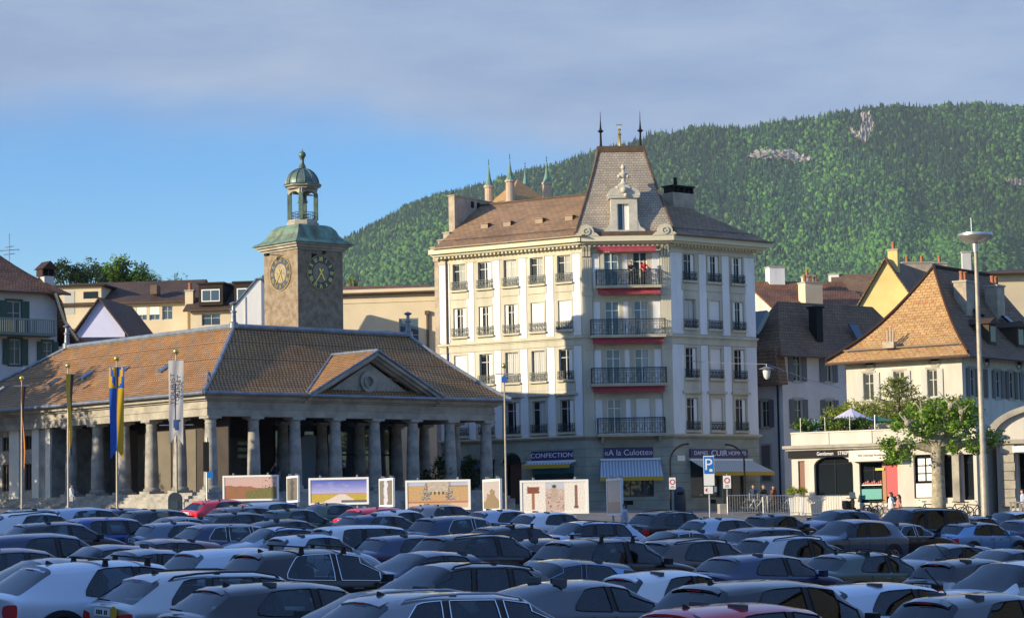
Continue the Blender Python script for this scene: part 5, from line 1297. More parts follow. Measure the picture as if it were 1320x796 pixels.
# ================================================================ trees and plants
def leaf_cloud(mb, c, r, n, size, cols, flat=.8, rnd=rng):
    """leaves as small bent quads, clustered in sprigs through the volume of a clump"""
    c = Vector(c)
    k = max(1, n // 9)
    for _ in range(k):
        while True:
            q = Vector((rnd.uniform(-1, 1), rnd.uniform(-1, 1), rnd.uniform(-1, 1)))
            if .25 < q.length < 1: break
        q = q * (1 + .25 * noise.noise(q * 2 + c)); p = c + Vector((q.x * r, q.y * r, q.z * r * flat))
        col = rnd.choice(cols); v = rnd.uniform(.75, 1.25); mb.c = tuple(x * v for x in col)
        for _ in range(9):
            o = p + Vector((rnd.gauss(0, 1), rnd.gauss(0, 1), rnd.gauss(0, .8))) * size * 1.2
            a = Vector((rnd.uniform(-1, 1), rnd.uniform(-1, 1), rnd.uniform(-.7, .7))).normalized(); b = a.cross(Vector((rnd.uniform(-1, 1), rnd.uniform(-1, 1), rnd.uniform(-1, 1)))).normalized()
            s = size * rnd.uniform(.6, 1.2)
            mb.poly([o - a * s, o - b * s * .55, o + a * s, o + b * s * .55])
    mb.c = None
M_bark = pbr('plane_bark', (0.33, 0.29, 0.21), 0.9, var=.55, vscale=5, stain=(.17, .15, .10), bump=.4, bscale=12)
M_barkd = pbr('dark_bark', (0.10, 0.08, 0.06), 0.95, var=.3, vscale=5)
GR = [(.13, .25, .022), (.18, .31, .03), (.09, .175, .018), (.24, .36, .05)]
GRD = [(.03, .06, .018), (.04, .075, .02), (.055, .09, .022), (.025, .05, .015)]
GRY = [(.24, .29, .03), (.30, .33, .035), (.17, .23, .025)]
# pollarded plane tree on the square
pt = at(1210, 656, 130); pt.z = gz(pt.x, pt.y)
tree = thing('plane_tree', 'pollarded plane tree with knobbly limbs and tufts of fresh leaves in front of the shops', 'tree', pt, 0)
def rel(px, py, dd=0):
    return at(px, py, 130 + dd) - pt
tb = MB(); tb.tube([(0, 0, -.3), (0, 0, .15), (.02, 0, .6), rel(1209, 600), rel(1208, 575)], [.62, .5, .40, .34, .40], 14)
limbs = [[(1208, 577), (1203, 560), (1192, 548), (1188, 530)], [(1208, 577), (1217, 556), (1222, 535), (1226, 522)], [(1208, 578), (1228, 568), (1243, 560), (1249, 545), (1252, 530)],
         [(1210, 580), (1190, 576), (1172, 572), (1158, 577)], [(1212, 580), (1240, 572), (1262, 570), (1280, 571)], [(1206, 572), (1196, 562), (1180, 558), (1170, 545)], [(1208, 572), (1212, 545), (1208, 528)],
         [(1209, 575), (1225, 560), (1238, 548), (1240, 530)]]
for i, l in enumerate(limbs):
    dd = [0, .0, .2 * (-1) ** i * (i % 3), .5 * (-1) ** i * (1 + i % 3), .9 * (-1) ** i * (1 + i % 3)]
    P = [rel(x, y, dd[k]) for k, (x, y) in enumerate(l)]; r0 = .25 if i < 5 else .2
    tb.tube(P, [r0 * (1 - .17 * k) for k in range(len(P))], 8)
    tb.ball(P[-1], .2, 8)
    for _ in range(3):
        e_ = P[-1] + Vector((rng.uniform(-.6, .6), rng.uniform(-.6, .6), rng.uniform(.2, .8))); tb.tube([P[-1], e_], [.06, .02], 5)
tb.build('trunk', M_bark, tree, smooth=True)
lb = MB()
for x, y, r, dd in ((1190, 540, .95, .4), (1178, 552, .6, -.6), (1150, 578, .75, .3), (1165, 583, .7, -.5), (1142, 572, .5, .5), (1205, 528, .8, -.5), (1222, 528, .95, .6), (1238, 533, .9, -.6), (1250, 536, .85, .8), (1255, 523, .5, .4), (1215, 548, .8, .9), (1232, 552, .7, -1.0),
                    (1200, 555, .55, -1.1), (1195, 573, .5, .9), (1228, 576, .45, -.8), (1262, 563, .6, .5), (1281, 563, .72, .7), (1252, 572, .5, -.9), (1180, 530, .55, 1.0), (1243, 545, .6, 1.2), (1206, 540, .8, .2), (1158, 545, .6, .9), (1170, 572, .4, .2), (1262, 580, .35, .2), (1208, 600, .22, .3), (1150, 592, .5, .1)):
    leaf_cloud(lb, rel(x, y, dd), r * .95, int(460 * r), .105, GR, .85)
lb.build('crown', M_leaf, tree, fix=False)
# thin tiered ornamental tree on the roof terrace
pp = at(1160, 570, 146); pp.z = at(1160, 580, 146).z - .3
t2 = thing('terrace_tree', 'thin ornamental tree with sparse tiered branches on the roof terrace', 'tree', pp, 0)
tb = MB(); H_ = at(1160, 482, 146).z - pp.z; tb.tube([(0, 0, 0), (.03, 0, H_ * .5), (0, 0, H_)], [.14, .1, .03], 8); lb = MB()
for k in range(9):
    z = H_ * (.42 + .058 * k); L_ = 2.6 * (1 - k / 10.5) 
    for j in range(6):
        a = j * PI / 3 + k * .6; e_ = Vector((L_ * math.cos(a), L_ * math.sin(a) * .8, z + .25 + .1 * j % .3)); tb.tube([(0, 0, z), Vector((e_.x * .5, e_.y * .5, z + .1)), e_], [.04, .025, .012], 4)
        for t in (.45, .65, .85, 1): leaf_cloud(lb, Vector((e_.x * t, e_.y * t, z + .28 * t)), .26, 22, .075, [(.20, .24, .05), (.14, .18, .045), (.26, .28, .07)], .6)
tb.build('trunk', M_barkd, t2); lb.build('crown', M_leaf, t2, fix=False)
# clipped hedges, shrubs in front of the hedge, box balls in tall pots
def hedge(name, label, cat, p, rz, L_, W_, H_, cols, n, size=.09, group=None):
    o = thing(name, label, cat, p, rz, group); m = MB()
    nb = int(L_ * 2)
    for k in range(nb): leaf_cloud(m, ((k + .5) * L_ / nb, 0, H_ * .5 + .08 * noise.noise(Vector((k * .7, 1, 2)))), max(W_, H_) * .55, n // nb, size, cols, min(1, H_ / W_) if W_ else 1)
    m.build('foliage', M_leaf, o, fix=False)
    m = MB()
    for k in range(max(2, int(L_ / .8))): x = .3 + (L_ - .6) * k / max(1, int(L_ / .8) - 1); m.tube([(x, 0, -.3), (x + .05, .03, H_ * .6)], [.03, .015], 5)
    m.build('stem', M_barkd, o); return o
ph = at(1072, 548, 151.2); hedge('hedge', 'long clipped yellow green hedge along the wall of the white corner house', 'hedge', ph, R(sA - 180), 9.2, .8, 1.4, GRY, 8000)
for i, (x0, L_, lab, cols) in enumerate(((1028, 1.0, 'dense leafy shrub at the left corner of the roof terrace', GR + GRD), (1056, 1.9, 'flowering shrub behind the parapet next to the lilac parasol', GR + GRD + [(.40, .30, .16)]), (1086, 1.6, 'loose green shrub below the lilac parasol', GR + GRD), (1098, .9, 'small pale flowering bush right of the lilac parasol', GR + [(.45, .4, .28)]))):
    p = at(x0, 557, 142.6); hedge('shrub', lab, 'shrub', p, R(sA - 180), L_, .7, .85, cols, int(1100 * L_), .08, 'shrubs on the roof terrace')
for px, lab in ((1021, 'clipped box ball in a tall white pot, farther from the barrier end'), (1034, 'clipped box ball in a tall white pot beside the brown niche door')):
    p = at(px, 648, 139.6); p.z = gz(p.x, p.y); o = thing('potted_box_ball', lab, 'potted plant', p, 0, 'box balls in white pots')
    m = MB(); m.lathe([(.13, 0), (.15, .1), (.22, .95), (.24, 1.0), (.22, 1.02), (.18, .95)], n=4, rot=PI / 4); m.build('pot', M_white, o)
    m = MB(); leaf_cloud(m, (0, 0, 1.35), .34, 700, .05, GRY, .95); m.build('box_ball', M_leaf, o, fix=False)
# trees behind the roofs at the left, bushes by the hall
def small_tree(label, px, py, d, r, cols, n=2600, group='trees behind the roofs', squash=.8, trunk=6):
    p = at(px, py, d); b = Vector((p.x, p.y, p.z - r - trunk)); o = thing('tree', label, 'tree', b, 0, group); m = MB(); tm = MB()
    tm.tube([(0, 0, 0), (.1, 0, trunk * .7), (0, .1, trunk + r)], [.3, .24, .12], 7)
    for k in range(11):
        q = Vector((rng.uniform(-1, 1), rng.uniform(-1, 1), rng.uniform(-.8, .9))); q = q.normalized() * rng.uniform(.3, .75) * r
        c = Vector((q.x * 1.15, q.y, q.z * squash + r + trunk)); leaf_cloud(m, c, r * rng.uniform(.3, .5), n // 11, r * .055, cols, .85); tm.tube([(0, 0, trunk * .8), c], [.1, .03], 5)
    m.build('crown', M_leaf, o, fix=False); tm.build('trunk', M_barkd, o); return o
small_tree('dark conifer like tree behind the chimney of the balcony house', 90, 352, 240, 2.4, GRD)
small_tree('round dark tree behind the left end of the long brown roof', 112, 354, 242, 2.0, GRD)
small_tree('broad bright green tree behind the long brown roof', 163, 353, 245, 2.9, GR + GRD, 3600)
small_tree('mid green bushy tree between the dark tree and the broad tree', 135, 357, 247, 1.9, GRD + GR[:1])
small_tree('lower green tree at the right side of the broad tree', 190, 360, 243, 1.7, GR + GRD)
small_tree('small sparse treetop over the roof right of the tree group', 229, 361, 246, 1.3, GR, 500)
small_tree('tiny treetop over the red brown roof beside the clock tower', 456, 361, 248, 1.0, GRY, 500)
for px, d, lab in ((563, 146, 'dark bush in the shade at the right end of the hall'), (607, 150, 'dark leafy plant before the blue shop awning')):
    p = at(px, 640, d); p.z = gz(p.x, p.y); o = thing('bush', lab, 'bush', p, 0, 'bushes between the hall and the corner house'); m = MB()
    for k in range(5): leaf_cloud(m, (rng.uniform(-.5, .5), rng.uniform(-.4, .4), 1.1 + .5 * k), .8 - .08 * k, 260, .1, GRD, .9)
    m.build('foliage', M_leaf, o, fix=False); m = MB(); m.lathe([(.4, 0), (.5, .7), (.45, .72)], n=12); m.build('tub', M_stone, o)

# ================================================================ left, beyond the frame: houses added to block light, then plane trees
M_occ = pbr('ochre_wall', (.5, .4, .25), .9, var=.2, vscale=.3)
for (x, y, L_, W_, h_, lab) in ((-47, -150, 118, 12, 19, 'long ochre house at the left side of the square towards the lake'), (-47, -31, 104, 13, 23.5, 'long ochre house at the left side of the square'), (-56, 75, 46, 10, 7.5, 'low ochre house at the left side of the square nearest the hall')):
    o = thing('occluder_house', lab, 'house', (x, y, gz(x, y)), R(90)); m = MB(); hs_ = [(2 + 3.2 * k, 1.0 + 3.4 * f, 3.2 + 3.2 * k, 3.0 + 3.4 * f) for k in range(int(L_ / 3.2) - 1) for f in range(5) if 3.4 * f + 3.4 < h_]
    m.T = TR(L_, 0, 0, PI); facade(m, L_, -2, h_, hs_, .25); m.T = TR(); m.box(0, .5, -2, L_, W_, h_); m.build('wall', M_occ, o)
    m = MB(); m.prism([(-.6, h_), (W_ + .6, h_), (W_ * .5, h_ + 3.2)], -.5, L_ + .5, 'x'); m.build('roof', M_tbrown, o, uv=True)
    wn = MB(); wn.box(-.6, .2, 0, .6, .24, 2.0); wme = wn.mesh('window', M_glassd)
    for h__ in hs_[:90]: link('window', wme, o, TR(L_, 0, 0, PI) @ TR((h__[0] + h__[2]) / 2, 0, h__[1]))
for (x, y, r, lab) in ((-48.5, 132, 4.0, 'plane tree beyond the left end of the hall, nearer the square'), (-49.5, 140, 4.7, 'plane tree beyond the left end of the hall, middle of its row'), (-50, 147.5, 4.6, 'plane tree beyond the left end of the hall, third of its row'), (-50.5, 155, 4.6, 'plane tree beyond the left end of the hall, farthest back')):
    o = thing('plane_tree', lab, 'tree', (x, y, gz(x, y)), 0, 'plane trees left of the hall'); m = MB(); tm = MB(); tm.tube([(0, 0, -.2), (0, 0, 5), (.2, 0, 8.5)], [.4, .32, .2], 8)
    for k in range(30 if y > 135 else 16):
        q = Vector((rng.uniform(-1, 1), rng.uniform(-1, 1), rng.uniform(-.8, .8))).normalized() * rng.uniform(.3, .95) * r; q.z *= 1.6 if y > 135 else 1; c = q + Vector((0, 0, 8.8 if y < 135 else 9.4)); leaf_cloud(m, c, r * .45, 360, .26, GR + GRD, .8); tm.tube([(0, 0, 5), c], [.14, .05], 5)
    m.build('crown', M_leaf, o, fix=False); tm.build('trunk', M_bark, o)

# ---- out of frame, added to darken reflections and sky fill: houses right, trees behind
for (x, y, L_, W_, h_, lab) in ((47, -30, 78, 12, 21, 'long ochre house at the right side of the square'), (47, 50, 60, 12, 18, 'ochre house at the right side of the square, nearer the shops')):
    o = thing('occluder_house', lab, 'house', (x + W_, y, gz(x, y)), R(90)); m = MB(); hs_ = [(2 + 3.2 * k, 1.0 + 3.2 * f, 3.1 + 3.2 * k, 2.9 + 3.2 * f) for k in range(int(L_ / 3.2) - 1) for f in range(4)]
    m.T = TR(0, W_, 0, PI) @ TR(-L_, 0, 0); facade(m, L_, -2, h_, hs_, .25); m.T = TR(); m.box(0, 0, -2, L_, W_ - .5, h_); m.build('wall', pbr('dark_grey_wall', (.09, .095, .1), .9), o)  # walls kept dark to cut warm bounce and reflections
    m = MB(); m.prism([(-.6, h_), (W_ + .6, h_), (W_ * .5, h_ + 3.2)], -.5, L_ + .5, 'x'); m.build('roof', M_tbrown, o, uv=True)
for k in range(9):
    x, y = -36 + 9.2 * k, -24 - 3 * (k % 2); o = thing('plane_tree', 'plane tree on the lake front behind the viewer', 'tree', (x, y, gz(x, y)), 0, 'plane trees on the lake front'); m = MB(); tm = MB(); tm.tube([(0, 0, -.2), (0, 0, 4), (.2, 0, 7)], [.4, .32, .2], 8)
    for q_ in range(10):
        q = Vector((rng.uniform(-1, 1), rng.uniform(-1, 1), rng.uniform(-.8, .8))).normalized() * rng.uniform(.4, .9) * 4.6; c = q + Vector((0, 0, 7.2)); leaf_cloud(m, c, 2.4, 130, .4, GRD, .8); tm.tube([(0, 0, 4), c], [.14, .05], 5)
    m.build('crown', M_leaf, o, fix=False); tm.build('trunk', M_bark, o)

# ================================================================ exhibition panels
def ground_at(px, d, py=660):
    p = at(px, py, d); p.z = gz(p.x, p.y); return p
def picture(kind, w, h, y):
    """a printed photograph, drawn as a fine grid of coloured cells; only flat print"""
    m = MB(); nx_, ny_ = 88, 46
    for i in range(nx_):
        for j in range(ny_):
            u, v = (i + .5) / nx_, (j + .5) / ny_; n1 = noise.noise(Vector((u * 7, v * 7, kind * 5))); n2 = noise.noise(Vector((u * 26, v * 20, kind * 3)))
            if kind == 1:
                hill = .62 - .25 * max(0, u - .25) + .06 * n1
                if v > hill: c = (.56, .38, .34)
                else: c = (.30 + .06 * n1, .14, .075)
                if u > .4 and v < .62 and v < .32 + .4 * (u - .35) + .1 * n2: c = (.17 + .05 * n2, .16 + .05 * n2, .06)
                if u > .72 and v > .5 and n2 > .32: c = (.13, .09, .06)
            elif kind == 2:
                if v > .42: t = (v - .42) / .58; c = (.42 - .36 * t, .42 - .32 * t, .66 - .22 * t)
                elif v > .36: c = (.48, .26, .20)
                else: c = (.48 + .1 * n2, .36 + .08 * n2, .07)
                if v < .36 and abs(u - .56 - (.36 - v) * -.1) < .06 + (.36 - v) * .75 : c = (.66, .58, .52)
                if v < .1 and u > .55: c = (.12, .13, .14)
                if v > .55 and n1 > .12: c = tuple(x + .1 * n1 for x in c)
            elif kind == 3:
                c = (.52 + .08 * n2, .34 + .06 * n2, .17)
                if v > .88: c = (.45, .5, .62)
                elif v > .8 and u > .6: c = (.38, .27, .17)
                e = abs(u - .5)
                if .12 < e < .2 + (1 - v) * .12 and v > .3: c = (.40, .36, .32) if n2 > 0 else (.22, .15, .1)
                if e < .17 and v > .62: c = (.5 + .2 * n2, .42 + .15 * n2, .34)
                if e < .12 and .52 < v < .62: c = (.12, .09, .07) if int(u * 30) % 2 else (.5, .38, .2)
                if .2 < v < .26: c = (.45, .18, .12)
                if v < .2 and e > .2: c = (.62, .44, .30)
            elif kind == 4:
                c = (.74, .69, .62)
                if .36 < u < .66:
                    c = (.55 + .12 * n2, .42 + .1 * n2, .36 + .08 * n2) if v < .78 else (.50, .52, .58)
                    if n2 > .25 and v < .6: c = (.30, .20, .16)
                    if (u - .5) ** 2 * 3 + (v - .86) ** 2 < .004: c = (.12, .07, .05)
                    if abs(u - .5) < .05 and .35 < v < .8: c = (.46, .36, .28)
                if abs(u - .17) < .025 and .08 < v < .62: c = (.36, .16, .08)
                if abs(u - .17) < .095 + .02 * n2 and .62 < v < .84 + .05 * n1: c = (.24, .08, .05)
                if abs(u - .84) < .024 and .2 < v < .9: c = (.24, .13, .1)
                if abs(u - .84) < .036 and .1 < v < .2: c = (.18, .1, .08)
            else:
                c = (.14 + .05 * n2, .125 + .05 * n2, .10)
                if abs(u - .45 - .12 * n1) < .14: c = (.42, .42, .5) if kind == 6 else (.05, .055, .06)
                if kind == 7: c = (.36, .32, .32) if v > .62 + .2 * n1 - .9 * abs(u - .5) + .1 else (.20 + .06 * n2, .15 + .05 * n2, .09)
                if kind == 8: c = (.5 + .05 * n1, .42, .36) if v > .35 else (.4, .28, .22)
            n3 = 1 + .35 * noise.noise(Vector((u * 60, v * 40, kind * 9))); m.c = tuple(x * n3 for x in c); x0, x1 = -w / 2 + w * i / nx_, -w / 2 + w * (i + 1) / nx_; z0, z1 = h * j / ny_, h * (j + 1) / ny_
            m.poly([(x0, y, z0), (x1, y, z0), (x1, y, z1), (x0, y, z1)])
    return m
M_print = attr_mat('photo_print', .45, .3)
def panel(label, px, d, w, h, rz, kind, gap):
    p = ground_at(px, d); o = thing('exhibition_panel', label, 'exhibition panel', p, rz, 'outdoor photo exhibition panels'); z0 = gap
    m = MB(); t = .1
    m.box(-w / 2, -.05, z0, w / 2, .05, z0 + t); m.box(-w / 2, -.05, z0 + h - t, w / 2, .05, z0 + h); m.box(-w / 2, -.05, z0 + t, -w / 2 + t, .05, z0 + h - t); m.box(w / 2 - t, -.05, z0 + t, w / 2, .05, z0 + h - t)
    m.box(-w / 2 + t, -.02, z0 + t, w / 2 - t, .04, z0 + h - t); m.build('frame', M_white, o)
    link('photo_print', picture(kind, w - 2 * t, h - 2 * t, -.026).mesh('photo_print', M_print, fix=False), o, TR(0, 0, z0 + t))
    for s in (-.3, .3):
        m = MB(); m.box(s * w - .045, .055, -.2, s * w + .045, .14, z0 + h + .1); m.box(s * w - .25, -.3, 0, s * w + .25, .5, .05); m.build('leg', M_steel, o)
    for s in (-.31, .31):
        m = MB(); m.box(s * w - .03, -.06, z0 + h, s * w + .03, .05, z0 + h + .12); m.build('clip', M_steel, o)
    return o
RP = R(-6)
def pz(px, d, ytop, ybot): a = at(px, ytop, d).z; b = at(px, ybot, d).z; return a - b, b - ground_at(px, d).z
for (px, d, x0, x1, yt, yb_, kind, lab) in ((323.5, 125, 287, 360, 612, 645, 1, 'wide photo panel showing a brown hillside with green bushes'), (437, 117, 398, 476, 615, 650, 2, 'wide photo panel showing a blue sky over a yellow plain and pale road'),
                                        (565, 110, 523, 607, 618, 657, 3, 'wide photo panel showing sandy stone terraces'), (715, 104, 671, 759, 618, 662, 4, 'wide white panel with two brown tools beside a photo of a seated man')):
    h_, g_ = pz(px, d, yt, yb_); panel(lab, px, d, (x1 - x0) * d / 3050 / math.cos(RP), h_, RP, kind, g_)
for (px, d, yt, yb_, kind, w, lab) in ((378, 122, 613, 647, 5, 2.6, 'dark edge on photo panel between the hillside and blue sky panels'), (499, 114, 616, 653, 6, 2.6, 'edge on photo panel with a pale stripe between the blue sky and terraces panels'),
                                      (635, 107, 617, 658, 7, 2.6, 'edge on photo panel with pointed rocks before the corner house door'), (793, 101, 616, 664, 8, 2.2, 'narrow edge on panel right of the white tools panel')):
    h_, g_ = pz(px, d, yt, yb_); panel(lab, px, d, w, h_, R(-72 if px < 700 else -76), kind, g_)

M_lampm = pbr('weathered_mast_paint', (.36, .32, .25), .55, metal=.2, var=.25, vscale=3)
# ================================================================ flag poles with hanging banners
def flagpole(px, d, ytop, label, group='flag poles along the hall'):
    p = ground_at(px + 4, d); H_ = at(px, ytop, d).z - p.z; o = thing('flag_pole', label, 'flag pole', p, 0, group)
    m = MB(); m.tube([(0, 0, -.2), (0, 0, H_ * .6), (0, 0, H_)], [.06, .05, .03], 8); m.build('pole', M_lampm, o)
    m = MB(); m.ball((0, 0, H_ + .12), .14, 10); m.lathe([(.08, 0), (.05, .04), (.04, .06)], (0, 0, H_ - .02), 8); m.build('gilt_ball', M_gold, o, smooth=True)
    m = MB(); m.tube([(-.45, 0, H_ - .3), (.45, 0, H_ - .3)], .022, 5); m.build('cross_bar', M_steel, o)
    return o, p, H_
def banner(p, H_, w, L_, rz, mats, cellcol, label, tail=.7, dz=.32, twist=.25, fold=.03):
    """cloth hanging from the cross bar, rippled, ending in a swallow tail"""
    m = MB(); nx_, nz_ = 10, 40; P = {}
    for j in range(nz_ + 1):
        for i in range(nx_ + 1):
            u, t = i / nx_ - .5, j / nz_; z = -t * L_
            if t > 1 - tail / L_: z = -(L_ - tail) - (t - 1 + tail / L_) * L_ * (.25 + .75 * abs(u) * 2) if True else z
            x = u * w * (1 - .12 * t); y = fold * math.sin(u * 9 + t * 5) + .05 * math.sin(t * 6)
            a = twist * t; P[i, j] = m.pts([(x * math.cos(a) - y * math.sin(a), -.11 + x * math.sin(a) + y * math.cos(a), z)])
    for j in range(nz_):
        for i in range(nx_):
            m.m = cellcol((i + .5) / nx_, (j + .5) / nz_); m.face((P[i, j], P[i + 1, j], P[i + 1, j + 1], P[i, j + 1]))
    o = m.build('banner', mats, None, smooth='all', fix=False); o.location = (p.x, p.y, p.z + H_ - dz); o.rotation_euler = (0, 0, rz)
    return tag(o, label, 'banner', 'hanging banners')
M_fblue = pbr('blue_cloth', (.02, .10, .42), .8); M_fyel = pbr('yellow_cloth', (.62, .36, .015), .8); M_fgrey = pbr('pale_grey_cloth', (.52, .50, .47), .85); M_fdark = pbr('purple_black_cloth', (.05, .03, .05), .8); M_forg = pbr('orange_cloth', (.45, .16, .02), .8); M_fnavy = pbr('navy_cloth', (.02, .06, .2), .8)
o, p, H_ = flagpole(24, 130, 490, 'flag pole at the left end of the row with a dark furled banner'); banner(p, H_, .5, 4.6, R(80), [M_fdark, M_forg], lambda u, t: 1 if u < .45 else 0, 'dark furled banner with an orange tail at the left end', .9, twist=.5)
o, p, H_ = flagpole(84, 120, 474, 'flag pole second from the left with a narrow gold banner'); banner(p, H_, .8, 4.2, R(76), [M_fyel, M_fdark], lambda u, t: 0 if u < .7 else 1, 'narrow gold banner seen edge on, second from the left', .9)
def vcol(u, t):
    if t < .22:
        V = abs(abs(u - .5) - (.34 - 1.3 * max(0, t - .03)) ) < .085 and t < .2
        return (0 if V else 1) if u < .5 else (1 if V else 0)
    return 0 if u < .5 else 1
o, p, H_ = flagpole(147, 116, 465, 'flag pole with a blue and yellow banner'); banner(p, H_, .75, 4.5, R(8), [M_fblue, M_fyel], vcol, 'blue and yellow swallow tailed banner with V marks at the top', .6, twist=.35)
def icol(u, t):
    if .70 < t < .83 and abs(u - .52) < .26 - (t - .70) * .8: return 1
    if .28 < t < .72 and abs(u - .5) < .05: return 1
    return 0
o, p, H_ = flagpole(224, 112, 456, 'flag pole carrying the tourist office banner before the near end of the hall'); bn = banner(p, H_, .72, 4.0, R(4), [M_fgrey, M_fnavy], icol, 'pale tourist information banner with a navy emblem', .7, twist=.05, fold=.015)
for s, x, zc in (('TOURIST', -.14, -1.35), ('INFO', .1, -1.35)):
    lettering(s, .3, pbr('banner_lettering', (.03, .03, .05), .8), bn, TR(x, -.17, zc) @ Matrix.Rotation(R(-90), 4, 'Y'), sx=1.25, extr=.004)
m = MB(TR(0, -.08, -3.05)); m.tube([(-.8, 0, 0), (.8, 0, 0)], .02, 5); m.build('lower_bar', M_steel, bn)
o, p, H_ = flagpole(649, 121, 474, 'bare flag pole with a small blue and gold crest before the corner house', None); m = MB(TR(0, -.06, H_ - .75)); m.prism([(-.14, 0), (.14, 0), (.14, .25), (0, .4), (-.14, .25)], -.02, .02); m.build('crest', M_fblue, o)

# ================================================================ lamps and signs
pl = ground_at(1269.5, 128, 652); H_ = at(1258, 318, 128).z - pl.z
o = thing('street_lamp', 'tall steel lamp mast with a wide saucer shaped head', 'street lamp', pl, 0)
m = MB(); m.tube([(0, 0, -.2), (0, 0, 3.6), (0, 0, 3.65), (0, 0, H_ * .55), (0, 0, H_)], [.21, .2, .16, .14, .10], 14); mm_ = m.build('mast', M_lampm, o, smooth=True)
m = MB(); m.lathe([(.16, -.3), (.2, .18), (.5, .25), (.86, .45), (.95, .6), (.93, .72), (.35, .8), (.05, .82)], (0, 0, H_), 28); hd = m.build('lamp_head', pbr('brushed_aluminium', (.55, .53, .48), .35, metal=.8), o, smooth=True)
m = MB()
for k in range(14): a = k * PI / 7; m.box(.0, 0, 0, 0, 0, 0) if False else m.tube([(.8 * math.cos(a), .8 * math.sin(a), H_ + .53), (.86 * math.cos(a), .86 * math.sin(a), H_ + .7)], .02, 4)
m.tube([(-.2, 0, H_ + .75), (-.2, 0, H_ + 1.6)], .014, 4); m.build('lightning_rod', M_steel, o)
def signpost(px, d, label, H_, group=None, name='traffic_sign', r=.04, mat=M_steel):
    p = ground_at(px, d); o = thing(name, label, 'sign', p, 0, group); m = MB(); m.tube([(0, 0, -.2), (0, 0, H_)], r, 8); m.build('post', mat, o); return o
H_ = at(914, 587, 108).z - ground_at(915, 108).z
o = signpost(915, 108, 'blue and white parking sign with a P on a pale post', H_)
M_sblue = pbr('sign_blue', (.01, .16, .50), .4); M_sred = pbr('sign_red', (.5, .02, .04), .4)
m = MB(); m.box(-.24, -.08, H_ - 1.35, .24, -.045, H_); pb_ = m.build('sign_plate', M_white, o); m = MB(); m.box(-.22, -.086, H_ - .82, .22, -.081, H_ - .04); bl = m.build('blue_field', M_sblue, pb_)
lettering('P', .75, M_white, pb_, TR(-.02, -.09, H_ - .42), extr=.003)
m = MB(); m.box(.02, -.09, H_ - .72, .16, -.087, H_ - .6); m.build('ticket_mark', M_white, pb_)
m = MB(); m.box(-.24, -.08, H_ - 1.72, .16, -.045, H_ - 1.39); s2 = m.build('lower_plate', M_white, o); m = MB(); m.prism([(-.2, H_ - 1.55), (-.1, H_ - 1.45), (-.1, H_ - 1.65)], -.086, -.082); m.build('red_arrow', M_sred, s2)
m = MB(); m.box(.2, -.05, H_ - 1.65, .34, .05, H_ - 1.4); m.build('sign_lamp', M_steel, o)
def ring_sign(o, z, w=.42, h=.72, x=0):
    m = MB(); m.box(x - w / 2, -.09, z, x + w / 2, -.06, z + h); q = m.build('sign_plate', M_white, o); m = MB(); m.ring((x, z + h * .62), .11, .17, -.098, -.091, 24); m.build('red_ring', M_sred, q)
    m = MB(); m.box(x - .13, -.094, z + .08, x + .13, -.0905, z + .12); m.box(x - .1, -.094, z + .16, x + .1, -.0905, z + .19); m.build('small_print', M_black, q)
def arc_lamp(px, d, ytop, label, side, sign=True):
    p = ground_at(px, d); H_ = at(px, ytop, d).z - p.z; o = thing('arched_lamp', label, 'street lamp', p, 0, 'black arched lamps'); m = MB()
    m.tube([(0, 0, -.2), (0, 0, H_ - 1.1)] + [(side * (1.15 - 1.15 * math.cos(t)), 0, H_ - 1.1 + 1.1 * math.sin(t)) for t in [PI / 2 * k / 8 for k in range(1, 9)]], .06, 8); m.build('arched_post', M_black, o)
    m = MB(); m.prism([(side * 1.1 + .12 * math.cos(t), H_ - .02 + .07 * math.sin(t)) for t in [PI / 6 * k for k in range(12)]], -.1, .1); m.build('lamp_head', M_black, o); return o, H_
o, _ = arc_lamp(865, 147, 572, 'black arched lamp with a no vehicles sign at the cut corner of the tall house', 1); zsg = at(868, 630, 147).z - o.location.z; ring_sign(o, zsg, .4, .72, .12)
o, _ = arc_lamp(961, 149, 572, 'black arched lamp in front of the cream striped awning', -1)
p = ground_at(938, 140); zsg = at(938, 629, 140).z - p.z; o = signpost(938, 140, 'no vehicles sign with a red ring on a thin post', zsg + .85, r=.03); ring_sign(o, zsg, .46, .75)
# lamp hung on a wire between the tall house and its neighbour
q0 = at(866, 463, 161); q1 = at(1085, 500, 160); ql = at(988, 469, 156)
o = thing('hanging_lamp', 'glass street lamp hung on a wire between two houses', 'street lamp', ql, 0); m = MB()
m.tube([q0 - ql, (at(930, 468, 158) - ql), Vector((0, 0, 0)), (at(1040, 488, 158) - ql), q1 - ql], .022, 4); m.build('wire', M_steel, o)
m = MB(); m.lathe([(.04, -.12), (.12, -.16), (.5, -.3), (.52, -.34), (.3, -.36)], n=20); m.tube([(0, 0, .0), (0, 0, -.15)], .03, 5); m.build('lamp_shade', M_lead, o, smooth=True)
m = MB(); m.lathe([(.24, -.36), (.26, -.5), (.2, -.85), (.08, -1.0)], n=16); m.build('glass_bowl', pbr('milky_glass', (.6, .62, .6), .25), o, smooth=True)
